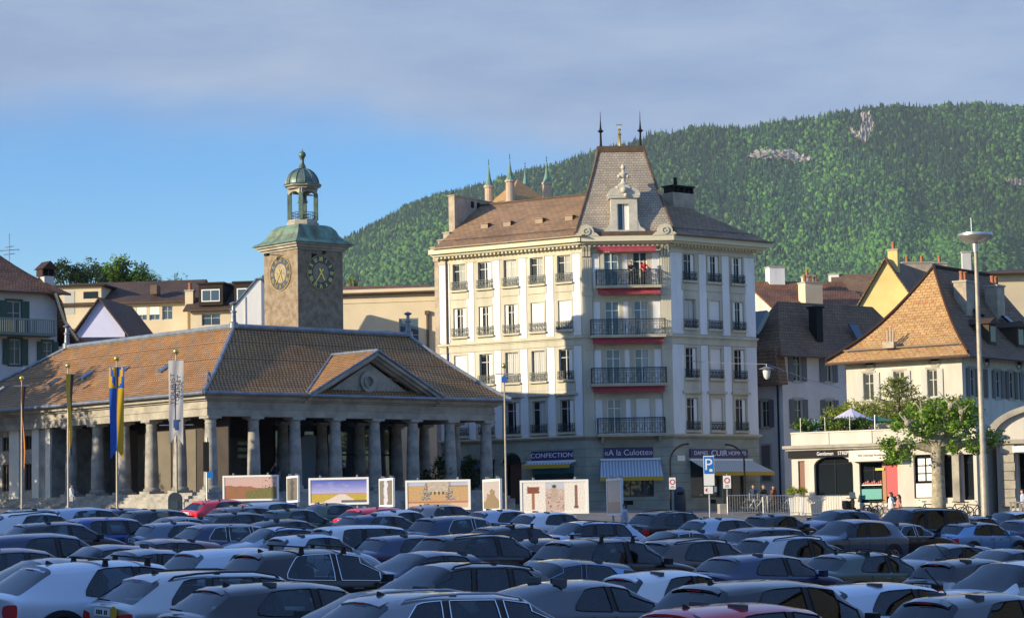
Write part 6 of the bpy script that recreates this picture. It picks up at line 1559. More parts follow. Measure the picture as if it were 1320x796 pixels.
# ================================================================ barriers, bicycles, bins
def barrier(px, d, label, rz):
    o = thing('crowd_barrier', label, 'barrier', ground_at(px, d), rz, 'crowd barriers by the bicycles'); W_ = 2.3; m = MB()
    m.tube([(0, 0, .16), (0, 0, 1.1), (.06, 0, 1.16), (W_ - .06, 0, 1.16), (W_, 0, 1.1), (W_, 0, .16), (0, 0, .16)], .024, 6); f_ = m.build('frame', M_steel, o); m = MB()
    for k in range(1, 16): m.tube([(W_ * k / 16, 0, .16), (W_ * k / 16, 0, 1.16)], .012, 5)
    m.build('bars', M_steel, o)
    for x in (.25, W_ - .25): m = MB(); m.tube([(x, -.35, .02), (x, 0, .17), (x, .35, .02)], .02, 5); m.build('foot', M_steel, o)
for i, (px, lab) in enumerate(((938, 'steel crowd barrier beside the stone cube'), (984, 'steel crowd barrier in the middle of the line'), (1033, 'steel crowd barrier in front of the white pots'))): barrier(px, 137.5 - .4 * i, lab, R(-3))
M_rubber = pbr('rubber', (.02, .02, .02), .8); M_bike = {}
def bicycle(px, d, rz, col, label, group='bicycles parked by the shops', py=660):
    p = ground_at(px, d); o = thing('bicycle', label, 'bicycle', p, rz, group)
    if col not in M_bike: M_bike[col] = pbr('bicycle_paint', col, .35)
    def wheel():
        m = MB(); m.ring((0, 0), .295, .35, -.025, .025, 24); return m.mesh('wheel', M_rubber, smooth=True)
    def rim():
        m = MB(); m.ring((0, 0), .295, .312, -.012, .012, 24)
        for k in range(9): a = k * 2 * PI / 9; m.tube([(0, 0, 0), (.3 * math.cos(a), 0, .3 * math.sin(a))], .004, 3)
        m.tube([(0, -.04, 0), (0, .04, 0)], .03, 6); return m.mesh('rim', M_black)
    for x in (-.52, .54):
        w_ = link('wheel', cached('bw', wheel), o, TR(x, 0, .345)); link('rim', cached('br', rim), w_)
    def fr():
        m = MB(); A, B, C, D, E = (-.52, 0, .345), (-.08, 0, .32), (-.2, 0, .82), (.36, 0, .78), (.54, 0, .345)
        for p_, q_ in ((A, B), (A, C), (B, C), (B, D), (C, D), (D, E)): m.tube([p_, q_], .028, 6)
        m.tube([D, (.33, 0, .98)], .016, 5); m.tube([C, (-.22, 0, .93)], .014, 5); m.ring((-.08, .32), .06, .09, -.05, -.03, 12); return m.mesh('frame', M_bike[col])
    link('frame', cached(('bf', col), fr), o)
    def hb_():
        m = MB(); m.tube([(.22, -.3, .98), (.33, -.2, 1.0), (.34, 0, .98), (.33, .2, 1.0), (.22, .3, .98)], .014, 5); return m.mesh('handlebar', M_black)
    link('handlebar', cached('bh', hb_), o)
    def sd():
        m = MB(); m.prism([(-.36, -.07), (-.1, -.02), (-.1, .02), (-.36, .07)], .93, .98, 'z'); return m.mesh('saddle', M_black)
    link('saddle', cached('bs', sd), o); return o
BK, WH, GY, BL = (.02, .02, .022), (.6, .6, .6), (.2, .2, .22), (.03, .12, .3)
for px, d, rz, col, lab in ((955, 146, 12, BK, 'black bicycle behind the left barrier, nearest the stone cube'), (966, 147, -8, GY, 'grey bicycle behind the left barrier, next to the pale one'), (976, 146, 20, WH, 'pale bicycle behind the gap between the first two barriers'), (992, 146, -15, BK, 'black bicycle behind the left half of the middle barrier'),
                            (1006, 147, 10, BK, 'black bicycle behind the middle of the middle barrier'), (1019, 146, -10, GY, 'grey bicycle behind the right half of the middle barrier'), (1045, 146, 15, BK, 'black bicycle behind the right barrier beside the white pots'), (1060, 146, -12, BK, 'black bicycle behind the centre of the right barrier'), (1076, 145.5, 25, GY, 'grey bicycle by the free end of the right barrier'),
                            (1127, 138, 30, BK, 'black bicycle with its front wheel by the scooter shadow'), (1143, 137.5, -20, GY, 'grey bicycle in front of the teal shop counter'), (1172, 137.5, 12, BK, 'black bicycle right of the red poster'), (1181, 137, -25, GY, 'grey bicycle leaning by the dark pillar'), (1197, 134, 8, BK, 'dark bicycle just left of the plane trunk'),
                            (1236, 134, 3, BK, 'dark bicycle with pale tyres right of the plane trunk'), (1252, 133.5, -9, BK, 'black bicycle beside the tall lamp mast'), (596, 112, 5, BL, 'blue bicycle between two photo panels')):
    bicycle(px, d, R(rz), col, lab)
# scooter by the first shop
o = thing('scooter', 'dark motor scooter parked before the arched shop window', 'scooter', ground_at(1096, 138), R(60)); m = MB()
m.prism([(-.85, .45), (-.4, .35), (.25, .3), (.42, .85), (.35, .95), (.2, .45), (-.1, .42), (-.2, .75), (-.9, .8)], -.16, .16); m.build('body', M_black, o, bevel=.04)
for x in (-.6, .62):
    m = MB(TR(x, 0, .26)); m.ring((0, 0), .14, .26, -.06, .06, 20); w_ = m.build('wheel', M_rubber, o); m = MB(TR(x, 0, .26)); m.disc((0, 0), .14, -.04, .04, 14); m.build('rim', M_steel, w_)
m = MB(); m.prism([(-.85, .8), (-.15, .76), (-.15, .86), (-.85, .92)], -.17, .17); m.build('seat', M_rubber, o, bevel=.03)
m = MB(); m.tube([(.62, 0, .3), (.38, 0, 1.0)], .04, 6); m.tube([(.3, -.33, 1.05), (.36, 0, 1.02), (.3, .33, 1.05)], .022, 6); m.ball((.42, 0, .95), .11, 8); m.build('handlebar', M_black, o)
m = MB(); m.prism([(.42, 1.0), (.5, 1.0), (.38, 1.4), (.35, 1.4)], -.18, .18); m.build('windshield', M_glassb, o)
o = thing('stone_cube', 'pale stone cube beside the crowd barriers', 'bollard', ground_at(932, 143), R(10)); o2 = MB(); o2.box(-.28, -.28, -.1, .28, .28, .6); o2.build('block', M_ent, o, bevel=.03)
o = thing('rubbish_bin', 'dark blue rounded rubbish bin at the corner of the tall house', 'bin', ground_at(877, 151), 0); m = MB(); m.lathe([(.34, 0), (.38, .1), (.38, 1.1), (.34, 1.35), (.2, 1.5), (.05, 1.55)], n=18); m.build('bin_body', pbr('bin_paint', (.025, .04, .06), .5), o, smooth=True); m = MB(); m.box(-.2, -.42, 1.05, .2, -.34, 1.22); m.build('slot', M_black, o)
o = thing('ticket_machine', 'dark slim ticket machine with a rounded hood before the hall', 'ticket machine', ground_at(226, 110), 0); m = MB(); m.prism([(-.3, -.1), (.3, -.1), (.3, 1.35)] + [(.3 * math.cos(t), 1.35 + .3 * math.sin(t)) for t in [PI * k / 8 for k in range(1, 8)]] + [(-.3, 1.35)], -.25, .25); m.build('housing', pbr('machine_paint', (.025, .035, .05), .5), o); m = MB(); m.box(-.18, -.27, .9, .18, -.252, 1.25); m.build('screen', M_glassb, o)
o = signpost(267, 112, 'thin post with a dark plate and a small blue plate by the hall corner', 4.2, r=.045); m = MB(); m.box(-.16, -.08, 2.6, .12, -.05, 4.0); m.build('dark_plate', M_black, o); m = MB(); m.box(.0, -.09, 2.3, .3, -.05, 2.6); m.build('blue_plate', M_sblue, o)
o = thing('beach_flag', 'blue and yellow beach flag standing beside the red poster', 'flag', ground_at(1158, 139.5), 0); m = MB(); m.tube([(0, 0, 0), (0, 0, 2.3)], .02, 5); m.lathe([(.2, 0), (.05, .06)], n=10); m.build('pole', M_steel, o); m = MB(); m.prism([(.02, .5), (.32, .6), (.36, 1.8), (.25, 2.2), (.02, 2.32)], -.012, .012); f_ = m.build('flag_cloth', pbr('flag_blue', (.1, .3, .55), .8), o); m = MB(); m.box(-.3, -.05, .35, .5, -.02, .7); m.build('yellow_plate', M_fyel, o)
o = thing('wooden_fence', 'low wooden terrace fence at the right edge', 'fence', ground_at(1301, 128), R(-4)); m = MB()
for z in (.1, 1.0): m.box(0, -.04, z, 4, .04, z + .09)
m.build('rails', M_lampm, o); m = MB()
for k in range(17): m.box(.05 + .24 * k, -.03, .19, .15 + .24 * k, .03, 1.0)
m.build('palings', M_lampm, o); m = MB(); m.box(-.03, -.1, -.15, 4, .3, .4); m.build('base', M_whitewall, o)
# parasols and railing on the roof terrace
def parasol(px, py, d, r, col, label, drop=.5, tilt=0):
    p = at(px, py, d); b = Vector((p.x, p.y, p.z - 2.1)); o = thing('parasol', label, 'parasol', b, 0, 'parasols on the roof terrace'); m = MB(); m.tube([(0, 0, 0), (0, 0, 2.1)], .03, 6); m.build('pole', M_steel, o)
    m = MB(Matrix.Translation((0, 0, 2.1)) @ Matrix.Rotation(tilt, 4, 'Y')); n_ = 8; c_ = m.pts([(0, 0, 0)]); rg_ = [m.pts([(r * math.cos(k * PI / 4), r * math.sin(k * PI / 4), -drop)]) for k in range(n_)]; md = [m.pts([(r * .5 * math.cos(k * PI / 4 + PI / 8), r * .5 * math.sin(k * PI / 4 + PI / 8), -drop * .5 - .03)]) for k in range(n_)]
    for k in range(n_): m.face((c_, rg_[k], md[k])); m.face((c_, md[k], rg_[(k + 1) % n_])); m.face((md[k], rg_[k], rg_[(k + 1) % n_]))
    q = m.build('canopy', pbr('canopy_cloth', col, .8), o); q.modifiers.new('t', 'SOLIDIFY').thickness = .02
parasol(1097, 526, 143.5, 1.45, (.55, .50, .62), 'pale lilac parasol on the roof terrace', .75)
parasol(1050, 541, 143, .95, (.25, .45, .40), 'drooping pale green parasol at the left of the roof terrace', .6, R(-18))
parasol(1128, 536, 144.5, 1.5, (.04, .18, .13), 'dark green parasol behind the thin terrace tree', .35)
o = thing('terrace_railing', 'thin steel railing with glass at the edge of the roof terrace', 'railing', at(1030, 560, 141.6), R(sA - 180)); m = MB()
for k in range(4): m.box(.1 + 1.6 * k, -.015, 0, .13 + 1.6 * k, .015, 1.0); m.build('posts', M_steel, o)
# ================================================================ parked cars
def paint(name, col, metal=.3, rough=.32): return pbr('car_paint_' + name, col, rough, metal, coat=1.0, spec=.35)
PAINT = dict(black=paint('black', (.010, .010, .012)), navy=paint('navy', (.016, .028, .085)), blue=paint('blue', (.012, .035, .20)), lblue=paint('pale_blue', (.16, .32, .55)), silver=paint('silver', (.42, .43, .44), .6),
             white=paint('white', (.72, .72, .72), 0), pearl=paint('pearl', (.55, .60, .68), .1), grey=paint('grey', (.22, .22, .235), .5), dgrey=paint('dark_grey', (.085, .09, .10), .5), maroon=paint('maroon', (.12, .012, .018), .3), red=paint('red', (.58, .012, .02), 0),
             green=paint('green', (.05, .085, .07), .4), brown=paint('brown', (.07, .052, .045), .4), slate=paint('slate', (.10, .13, .18), .5), purple=paint('purple', (.02, .012, .025), .4), sky=paint('sky_silver', (.36, .42, .52), .5))
def car_glass():
    m = bpy.data.materials.new('car_glass'); m.use_nodes = True; nt = m.node_tree; N, L = nt.nodes, nt.links
    N.remove(N['Principled BSDF']); t = N.new('ShaderNodeBsdfTransparent'); t.inputs[0].default_value = (.42, .52, .53, 1)
    g = N.new('ShaderNodeBsdfGlossy'); g.inputs['Roughness'].default_value = .02; g.inputs['Color'].default_value = (.9, .95, 1, 1)
    f = N.new('ShaderNodeFresnel'); f.inputs['IOR'].default_value = 1.62; mx = N.new('ShaderNodeMixShader')
    L.new(f.outputs[0], mx.inputs[0]); L.new(t.outputs[0], mx.inputs[1]); L.new(g.outputs[0], mx.inputs[2]); L.new(mx.outputs[0], N['Material Output'].inputs['Surface']); return m
M_cg = car_glass(); M_ctrim = pbr('black_plastic', (.018, .018, .02), .5); M_tail = pbr('tail_lamp_red', (.55, .012, .018), .12, coat=1); M_head = pbr('headlamp_glass', (.5, .53, .56), .1, metal=.3, coat=1)
M_chrome = pbr('chrome', (.75, .77, .8), .12, metal=1); M_seat = pbr('seat_cloth', (.10, .10, .105), .9); M_cabin = pbr('cabin_trim', (.02, .02, .022), .8); M_rimm = pbr('alloy_rim', (.4, .4, .42), .3, metal=.9)
TYPES = dict(
    hatch=dict(L=4.2, w=.89, H=1.46, belt=.93, zr=.97, xr=.10, xrt=.56, C=.98, B=1.95, xF=2.45, xc=3.2, zc=.97, zn=.78),
    small=dict(L=3.55, w=.81, H=1.49, belt=.94, zr=.98, xr=.08, xrt=.42, C=.85, B=1.65, xF=2.05, xc=2.75, zc=.98, zn=.82),
    suv=dict(L=4.45, w=.93, H=1.66, belt=1.04, zr=1.08, xr=.09, xrt=.52, C=.95, B=2.0, xF=2.58, xc=3.35, zc=1.08, zn=.92),
    cross=dict(L=4.6, w=.94, H=1.60, belt=.98, zr=1.03, xr=.10, xrt=.72, C=1.3, B=2.2, xF=2.75, xc=3.65, zc=1.0, zn=.85),
    wagon=dict(L=4.7, w=.91, H=1.48, belt=.93, zr=.97, xr=.10, xrt=.62, C=.80, Q=1.42, B=2.32, xF=2.8, xc=3.55, zc=.97, zn=.78),
    sedan=dict(L=4.75, w=.90, H=1.44, belt=.93, zr=1.0, xr=.72, xrt=1.42, C=1.56, B=2.35, xF=2.8, xc=3.6, drop=.07, zc=.97, zn=.76),
    fast=dict(L=4.75, w=.92, H=1.43, belt=.93, zr=1.02, xr=.32, xrt=1.55, C=1.72, B=2.4, xF=2.78, drop=.06, xc=3.65, zc=.96, zn=.74),
    mpv=dict(L=4.55, w=.91, H=1.70, belt=1.0, zr=1.04, xr=.07, xrt=.36, C=.62, Q=1.35, B=2.2, xF=2.75, xc=3.6, zc=1.06, zn=.86),
    van=dict(L=5.0, w=.96, H=1.92, belt=1.1, zr=1.12, xr=.05, xrt=.26, C=.5, Q=1.6, B=2.7, xF=3.35, xc=4.15, zc=1.16, zn=.95))
def car_parts(kind):
    p = TYPES[kind]; L_, w, H, belt = p['L'], p['w'], p['H'], p['belt']
    def deck(x, z, wk=1.0, zb=.24, b=None):
        ww = w * wk; bt = min(belt - .05, z - .08); r3 = bt * .72
        return (x, [(0, zb), (.84 * ww, zb), (.97 * ww, zb + .13), (ww, r3), (.985 * ww, bt), (.93 * ww, z - .045), (.80 * ww, z - .008), (.45 * ww, z + .018), (0, z + .026)])
    def cab(x, zr, k=1.0):
        return (x, [(0, .22), (.86 * w, .22), (.975 * w, .34), (w, belt * .70), (.985 * w, belt - .05), (.925 * w, belt + .015), (.76 * w * k, zr - .075), (.52 * w * k, zr - .012), (0, zr + .012)])
    def mid(a, b, t): return (a[0] + (b[0] - a[0]) * t, [(p_[0] + (q_[0] - p_[0]) * t, p_[1] + (q_[1] - p_[1]) * t) for p_, q_ in zip(a[1], b[1])])
    def lean(st, d5, d6, z5=0): st[1][5] = (st[1][5][0], st[1][5][1] + z5, d5); st[1][6] = (*st[1][6], d6); return st
    S = [deck(0, p['zr'] - .05, .92, .40), deck(.10 if p['xr'] > .12 else p['xr'] * .6, p['zr'] - .01, .975, .27)]; tagS = ['tail', 'tail']
    if p['xr'] > .3: S.append(deck(p['xr'] * .6, p['zr'] + .0)); tagS.append('trunk')
    S.append(deck(p['xr'] + .02, p['zr'])); tagS.append('rw0')
    c_rt = cab(p['xrt'], H - p.get('drop', .095), .95)
    if p['xrt'] - p['xr'] > .8: S.append(mid(S[-1], c_rt, .55)); tagS.append('rwm'); S[-1][1][8] = (0, S[-1][1][8][1] + .05); S[-1][1][7] = (S[-1][1][7][0], S[-1][1][7][1] + .045)
    S.append(c_rt); tagS.append('rw1')
    xs = []
    if p['C'] > p['xrt'] + .05: S.append(lean(cab(p['C'], H - .035, .985), -.06 if kind in ('van', 'mpv') else -.16, .06 if kind in ('van', 'mpv') else .20, .02)); tagS.append('C')
    if 'Q' in p: S += [cab(p['Q'] - .05, H - .005), cab(p['Q'] + .05, H - .003)]; tagS += ['p0', 'p1']
    S += [lean(cab(p['B'] - .05, H), .03, -.05), lean(cab(p['B'] + .05, H), .03, -.05)]; tagS += ['p0', 'p1']
    cF = cab(p['xF'], H - .06, .985); cw = deck(p['xc'], p['zc'], .985, .22); S.append(cF); tagS.append('ws0')
    S.append(mid(cF, cw, .52)); tagS.append('wsm'); S[-1][1][8] = (0, S[-1][1][8][1] + .03)
    S.append(cw); tagS.append('ws1'); S.append(deck((p['xc'] + L_ - .25) / 2, (p['zc'] + p['zn']) / 2 + .045, .985, .24)); tagS.append('hood')
    S.append(deck(L_ - .28, p['zn'] + .01, .95, .25)); tagS.append('nose'); S.append(deck(L_, p['zn'] - .13, .80, .36)); tagS.append('front')
    bm = bmesh.new(); G = []
    for x, row in S:
        dxs = [q[2] if len(q) > 2 else 0 for q in row]; Lr = [bm.verts.new((x + dx - L_ / 2, q[0], q[1])) for q, dx in zip(row, dxs)]; Rr = [Lr[0]] + [bm.verts.new((x + dx - L_ / 2, -q[0], q[1])) for q, dx in list(zip(row, dxs))[1:-1]] + [Lr[-1]]; G.append((Lr, Rr))
    def F(vs, m):
        f = bm.faces.new(vs); f.material_index = m
    for i in range(len(S) - 1):
        a, b = tagS[i], tagS[i + 1]
        for j in range(8):
            m = 0
            if j <= 1: m = 3
            if j >= 6:
                if a in ('rw0', 'rwm') and b in ('rwm', 'rw1'): m = 1
                elif a in ('ws0', 'wsm'): m = 1
                elif a in ('rw1', 'C', 'p0', 'p1') : m = 2
            if j == 5:
                if a in ('C', 'rw1') and b == 'p0' : m = 1
                if a == 'p1': m = 1
                if a == 'p0' and b == 'p1': m = 7
                if a == 'ws0': m = 1
                if a == 'rwm' and kind == 'fast': m = 0
            if j == 3 and a == 'tail' and b == 'tail': m = 4
            if j == 3 and a == 'nose': m = 5
            for side, (A, B) in enumerate(((G[i][0], G[i + 1][0]), (G[i][1], G[i + 1][1]))):
                vs = [A[j], B[j], B[j + 1], A[j + 1]]
                F(vs if side else vs[::-1], m)
    for end, gi in ((0, 0), (1, len(S) - 1)):
        Lr, Rr = G[gi]; inn = []
        for j in range(9):
            if j in (0, 8): inn.append((Lr[j], Lr[j])); continue
            v = Lr[j].co; k = .55; bulge = -.03 if end == 0 else .05
            inn.append((bm.verts.new((v.x + bulge, v.y * k, v.z)), bm.verts.new((v.x + bulge, -v.y * k, v.z))))
        for j in range(8):
            lamp = (4 if end == 0 else 5) if j == 3 else (3 if j <= 1 else 0)
            ctr = (3 if j <= 1 else (6 if (end and j in (2,)) else 0))
            def Q(vs, m):
                u = []
                for v in vs:
                    if v not in u: u.append(v)
                if len(u) >= 3: F(u if end == 0 else u[::-1], m)
            Q([Lr[j], Lr[j + 1], inn[j + 1][0], inn[j][0]], lamp); Q([inn[j][0], inn[j + 1][0], inn[j + 1][1], inn[j][1]], ctr); Q([inn[j][1], inn[j + 1][1], Rr[j + 1], Rr[j]], lamp)
    bmesh.ops.recalc_face_normals(bm, faces=bm.faces)
    cl = bm.edges.layers.float.new('crease_edge')
    for e in bm.edges:
        ms = {f.material_index for f in e.link_faces}
        if len(ms) > 1 and (1 in ms or 4 in ms or 5 in ms or 7 in ms): e[cl] = .95
    cv = bm.verts.layers.float.new('crease_vert')
    for v in bm.verts:
        ms = {f.material_index for f in v.link_faces}
        if 1 in ms and len(ms) > 1: v[cv] = .9 if 7 in ms else .32
    me = bpy.data.meshes.new('loft'); bm.to_mesh(me); bm.free()
    ob = bpy.data.objects.new('loft', me); COL.objects.link(ob); sd = ob.modifiers.new('s', 'SUBSURF'); sd.levels = 2; sd.render_levels = 2
    ev = bpy.data.meshes.new_from_object(ob.evaluated_get(bpy.context.evaluated_depsgraph_get())); bpy.data.objects.remove(ob)
    bm = bmesh.new(); bm.from_mesh(ev); bpy.data.meshes.remove(ev)
    # split by material into parts
    def part(name, m, mat, pred=None):
        b2 = bm.copy(); bmesh.ops.delete(b2, geom=[f for f in b2.faces if f.material_index != m or (pred and not pred(f.calc_center_median()))], context='FACES')
        if not b2.faces: b2.free(); return None
        q = bpy.data.meshes.new(name); b2.to_mesh(q); b2.free(); q.materials.clear(); q.materials.append(mat)
        q.polygons.foreach_set('material_index', [0] * len(q.polygons)); q.polygons.foreach_set('use_smooth', [True] * len(q.polygons)); return q
    P = {}
    P['body'] = part('body', 0, PAINT['black']); P['roof'] = part('roof', 2, PAINT['black']); P['lower_trim'] = part('lower_trim', 3, M_ctrim)
    xm = (p['xF'] - L_ / 2)
    ysplit = lambda c: abs(c.y) < .70 * w
    P['windshield'] = part('windshield', 1, M_cg, lambda c: c.x > xm and not (abs(c.y) > w * .79 and c.x < p['xF'] - L_ / 2 + (p['xc'] - p['xF']) * .55))
    rwx = p['xrt'] - L_ / 2
    P['rear_window'] = part('rear_window', 1, M_cg, lambda c: c.x < rwx and abs(c.y) < w * .93 and c.x < p['C'] - L_ / 2 + .001 and (kind in ('sedan', 'fast') or c.x < rwx))
    for s, nm in ((1, 'l'), (-1, 'r')):
        P['sw' + nm] = part('side_window', 1, M_cg, lambda c: c.y * s > 0 and c.x > min(rwx, p['C'] - L_ / 2) and (c.x <= xm or (abs(c.y) > w * .79 and c.x < p['xF'] - L_ / 2 + (p['xc'] - p['xF']) * .55)))
        P['tl' + nm] = part('tail_lamp', 4, M_tail, lambda c: c.y * s > 0); P['hl' + nm] = part('headlamp', 5, M_head, lambda c: c.y * s > 0)
    P['grille'] = part('grille', 6, M_ctrim); P['pil'] = part('door_pillar', 7, M_ctrim)
    rvs = [v.co.copy() for v in P['roof'].vertices]
    def rz(x, y): return min(rvs, key=lambda c: (c.x - x) ** 2 + (c.y - y) ** 2).z
    # trim line round the side windows, from the glass outline itself
    for nm in ('l', 'r'):
        b2 = bmesh.new(); b2.from_mesh(P['sw' + nm]); m = MB(); o = .012 * (1 if nm == 'l' else -1)
        for e in b2.edges:
            if len(e.link_faces) == 1: m.tube([e.verts[0].co + Vector((0, o, 0)), e.verts[1].co + Vector((0, o, 0))], .009, 4, cap=False)
        b2.free(); P['wt' + nm] = m.mesh('window_trim', M_ctrim, fix=False)
    bm.free()
    h = L_ / 2
    # small parts
    for s, nm in ((1, 'l'), (-1, 'r')):
        m = MB(); m.prism([(p['xc'] - .42 - h, s * (w + .04)), (p['xc'] - .22 - h, s * (w + .02)), (p['xc'] - .25 - h, s * (w + .2)), (p['xc'] - .40 - h, s * (w + .22))], belt - .0, belt + .15, 'z'); m.box(p['xc'] - .36 - h, s * (w * .9) if s > 0 else -(w + .06), belt + .02, p['xc'] - .3 - h, s * (w + .06) if s > 0 else -w * .9, belt + .06); P['mi' + nm] = m.mesh('side_mirror', M_ctrim, smooth=True)
        m = MB(); yr = s * w * .66; xa_, xb_ = p['xrt'] + .15 - h, p['xF'] - .05 - h; m.tube([(xa_ + (xb_ - xa_) * t, yr, rz(xa_ + (xb_ - xa_) * t, yr) + (.05 if .04 < t < .96 else -.01)) for t in (0, .05, .25, .5, .75, .95, 1)], .02, 6); P['rl' + nm] = m.mesh('roof_rail', M_ctrim, smooth=True)
        m = MB()
        for x in (p['B'] - .25, p['xF'] - .25): m.box(x - h, s * (w - .02) if s > 0 else -(w + .02), belt - .14, x + .2 - h, s * (w + .02) if s > 0 else -(w - .02), belt - .105)
        P['dh' + nm] = m.mesh('door_handle', M_chrome)
        m = MB()
        for x in (p['B'], p['xF'] + .42, p.get('Q', p['C'] + .25)): m.tube([(x - h, s * (w * .986 + .002), belt - .05), (x - h, s * (w + .003), belt * .7), (x - h, s * (w * .975 + .004), .36)], .006, 4)
        P['ds' + nm] = m.mesh('door_seam', M_ctrim)
    m = MB(); y = w * .56; x0 = p['xrt'] - h
    z_e = rz(x0 + .04, 0)
    rows_ = []
    for q_ in range(9):
        yy = -y + 2 * y * q_ / 8; zq_ = rz(x0 + .06, yy); rows_.append(m.pts([(x0 - .09, yy, zq_ - .085), (x0 + .05, yy, zq_ - .05), (x0 + .12, yy, zq_ + .001), (x0 + .02, yy, zq_ - .004), (x0 - .09, yy, zq_ - .055)]))
    for A_, B_ in zip(rows_, rows_[1:]):
        for q_ in range(5): m.face((A_ + q_, A_ + (q_ + 1) % 5, B_ + (q_ + 1) % 5, B_ + q_))
    m.face([rows_[0] + q_ for q_ in range(5)]); m.face([rows_[-1] + q_ for q_ in range(4, -1, -1)]); P['spoiler'] = m.mesh('spoiler', PAINT['black'], smooth=True)
    m = MB(); m.box(x0 - .108, -.15, z_e - .072, x0 - .1005, .15, z_e - .054); P['brake_light'] = m.mesh('brake_light', M_tail)
    m = MB(); zf_ = rz(x0 + .25, 0); m.prism([(x0 + .16, zf_ - .02), (x0 + .32, zf_ - .01), (x0 + .20, zf_ + .05), (x0 + .17, zf_ + .055)], -.01, .01); P['fin'] = m.mesh('antenna', M_ctrim)
    m = MB(); m.tube([(x0 + .3, 0, H - .01), (x0 - .1, 0, H + .34)], .009, 5); P['whip'] = m.mesh('antenna', M_ctrim)
    for i, xx in enumerate((p['C'] + .35, p['xF'] - .35)):
        m = MB(); zb_ = rz(xx - h, w * .66); m.box(xx - h - .035, -w * .80, zb_ + .10, xx - h + .035, w * .80, zb_ + .13)
        for s in (-1, 1): m.prism([(xx - h - .055, zb_ - .03), (xx - h + .055, zb_ - .03), (xx - h + .035, zb_ + .1), (xx - h - .035, zb_ + .1)], s * w * .68 - .025, s * w * .68 + .025)
        P['bar%d' % i] = m.mesh('roof_bar', [M_ctrim])
    m = MB(); m.box(-h - .055, -.26, .78 if p['xr'] < .3 else .62, -h - .03, .26, .90 if p['xr'] < .3 else .74); P['plate_r'] = m.mesh('number_plate', M_white)
    m = MB()
    for k in range(7): 
        if k != 2: m.box(-h - .06, -.2 + .058 * k, (.805 if p['xr'] < .3 else .645), -h - .0551, -.165 + .058 * k, (.875 if p['xr'] < .3 else .715))
    P['plate_marks'] = m.mesh('plate_marks', M_black)
    m = MB(); m.tube([(-h + p['xr'] - .03, -.02, p['zr'] + .05), (-h + p['xr'] - .04, .38, p['zr'] + .06)], .012, 4); P['wiper'] = m.mesh('wiper', M_black)
    def wheel(r):
        m = MB(); m.lathe([(r * .64, -.11), (r * .93, -.11), (r, -.07), (r, .07), (r * .93, .11), (r * .64, .11)], n=24); q = m.mesh('wheel', M_rubber, smooth=True); q.transform(Matrix.Rotation(PI / 2, 4, 'X')); return q
    def rim(r):
        m = MB(); m.ring((0, 0), r * .56, r * .66, -.115, .115, 24); m.disc((0, 0), r * .16, -.112, .112, 12)
        for k in range(7): a = k * 2 * PI / 7; T_ = m.T; m.T = Matrix.Rotation(a, 4, 'Y'); m.box(r * .12, -.11, -r * .07, r * .6, .11, r * .07); m.T = T_
        return m.mesh('rim', M_rimm)
    r = .33 if H < 1.55 else .36; P['r'] = r
    P['wheel'] = wheel(r); P['rim'] = rim(r)
    m = MB()
    for s in (-1, 1):
        for x in (.80, L_ - .86): m.ring((x - h, r), 0 if False else r * .98, r + .10, s * (w + .012) - .05, s * (w + .012), 18, -.15, PI + .15); 
    P['arch'] = m.mesh('wheel_arch', M_ctrim)
    m = MB()
    for s in (-1, 1):
        for x in (.80, L_ - .86): m.disc((x - h, r), r * .99, s * (w - .0) - .004, s * (w - .0) + .004, 20)
    P['well'] = m.mesh('wheel_well', M_black)
    # cabin: seats, dash, wheel, floor
    m = MB(); zs = belt - .42; xf = p['xF'] - .35 - h
    for y in (-.38, .38):
        m.prism([(xf - .62, zs), (xf - .08, zs), (xf - .05, zs + .16), (xf - .5, zs + .2), (xf - .72, zs + .72), (xf - .84, zs + .7), (xf - .70, zs)], y - .25, y + .25); m.box(xf - .84, y - .14, zs + .74, xf - .74, y + .14, zs + .95)
        m.tube([(xf - .79, y - .06, zs + .66), (xf - .79, y - .06, zs + .78)], .01, 4)
    xb = max(p['C'] + .35, 1.0) - h if kind not in ('sedan', 'fast') else p['xrt'] + .15 - h
    m.prism([(xb, zs), (xb + .52, zs), (xb + .52, zs + .18), (xb + .1, zs + .2), (xb - .1, zs + .62), (xb - .22, zs + .6)], -.62, .62)
    for y in (-.38, .38): m.box(xb - .24, y - .13, zs + .6, xb - .15, y + .13, zs + .78)
    P['seats'] = m.mesh('seats', M_seat)
    m = MB(); m.box(p['xr'] + .15 - h, -w * .9, .3, p['xc'] - .05 - h, w * .9, zs); m.prism([(p['xc'] - .65 - h, zs), (p['xc'] - .05 - h, zs), (p['xc'] - .02 - h, p['zc'] - .06), (p['xc'] - .55 - h, p['zc'] - .05)], -w * .86, w * .86)
    P['cabin'] = m.mesh('dashboard', M_cabin)
    m = MB(Matrix.Translation((p['xc'] - .75 - h, .38, p['zc'] - .08)) @ Matrix.Rotation(R(90), 4, 'Z') @ Matrix.Rotation(R(-25), 4, 'X')); m.ring((0, 0), .165, .195, -.015, .015, 18); m.box(-.17, -.01, -.02, .17, .01, .02); P['steer'] = m.mesh('steering_wheel', M_cabin)
    return P
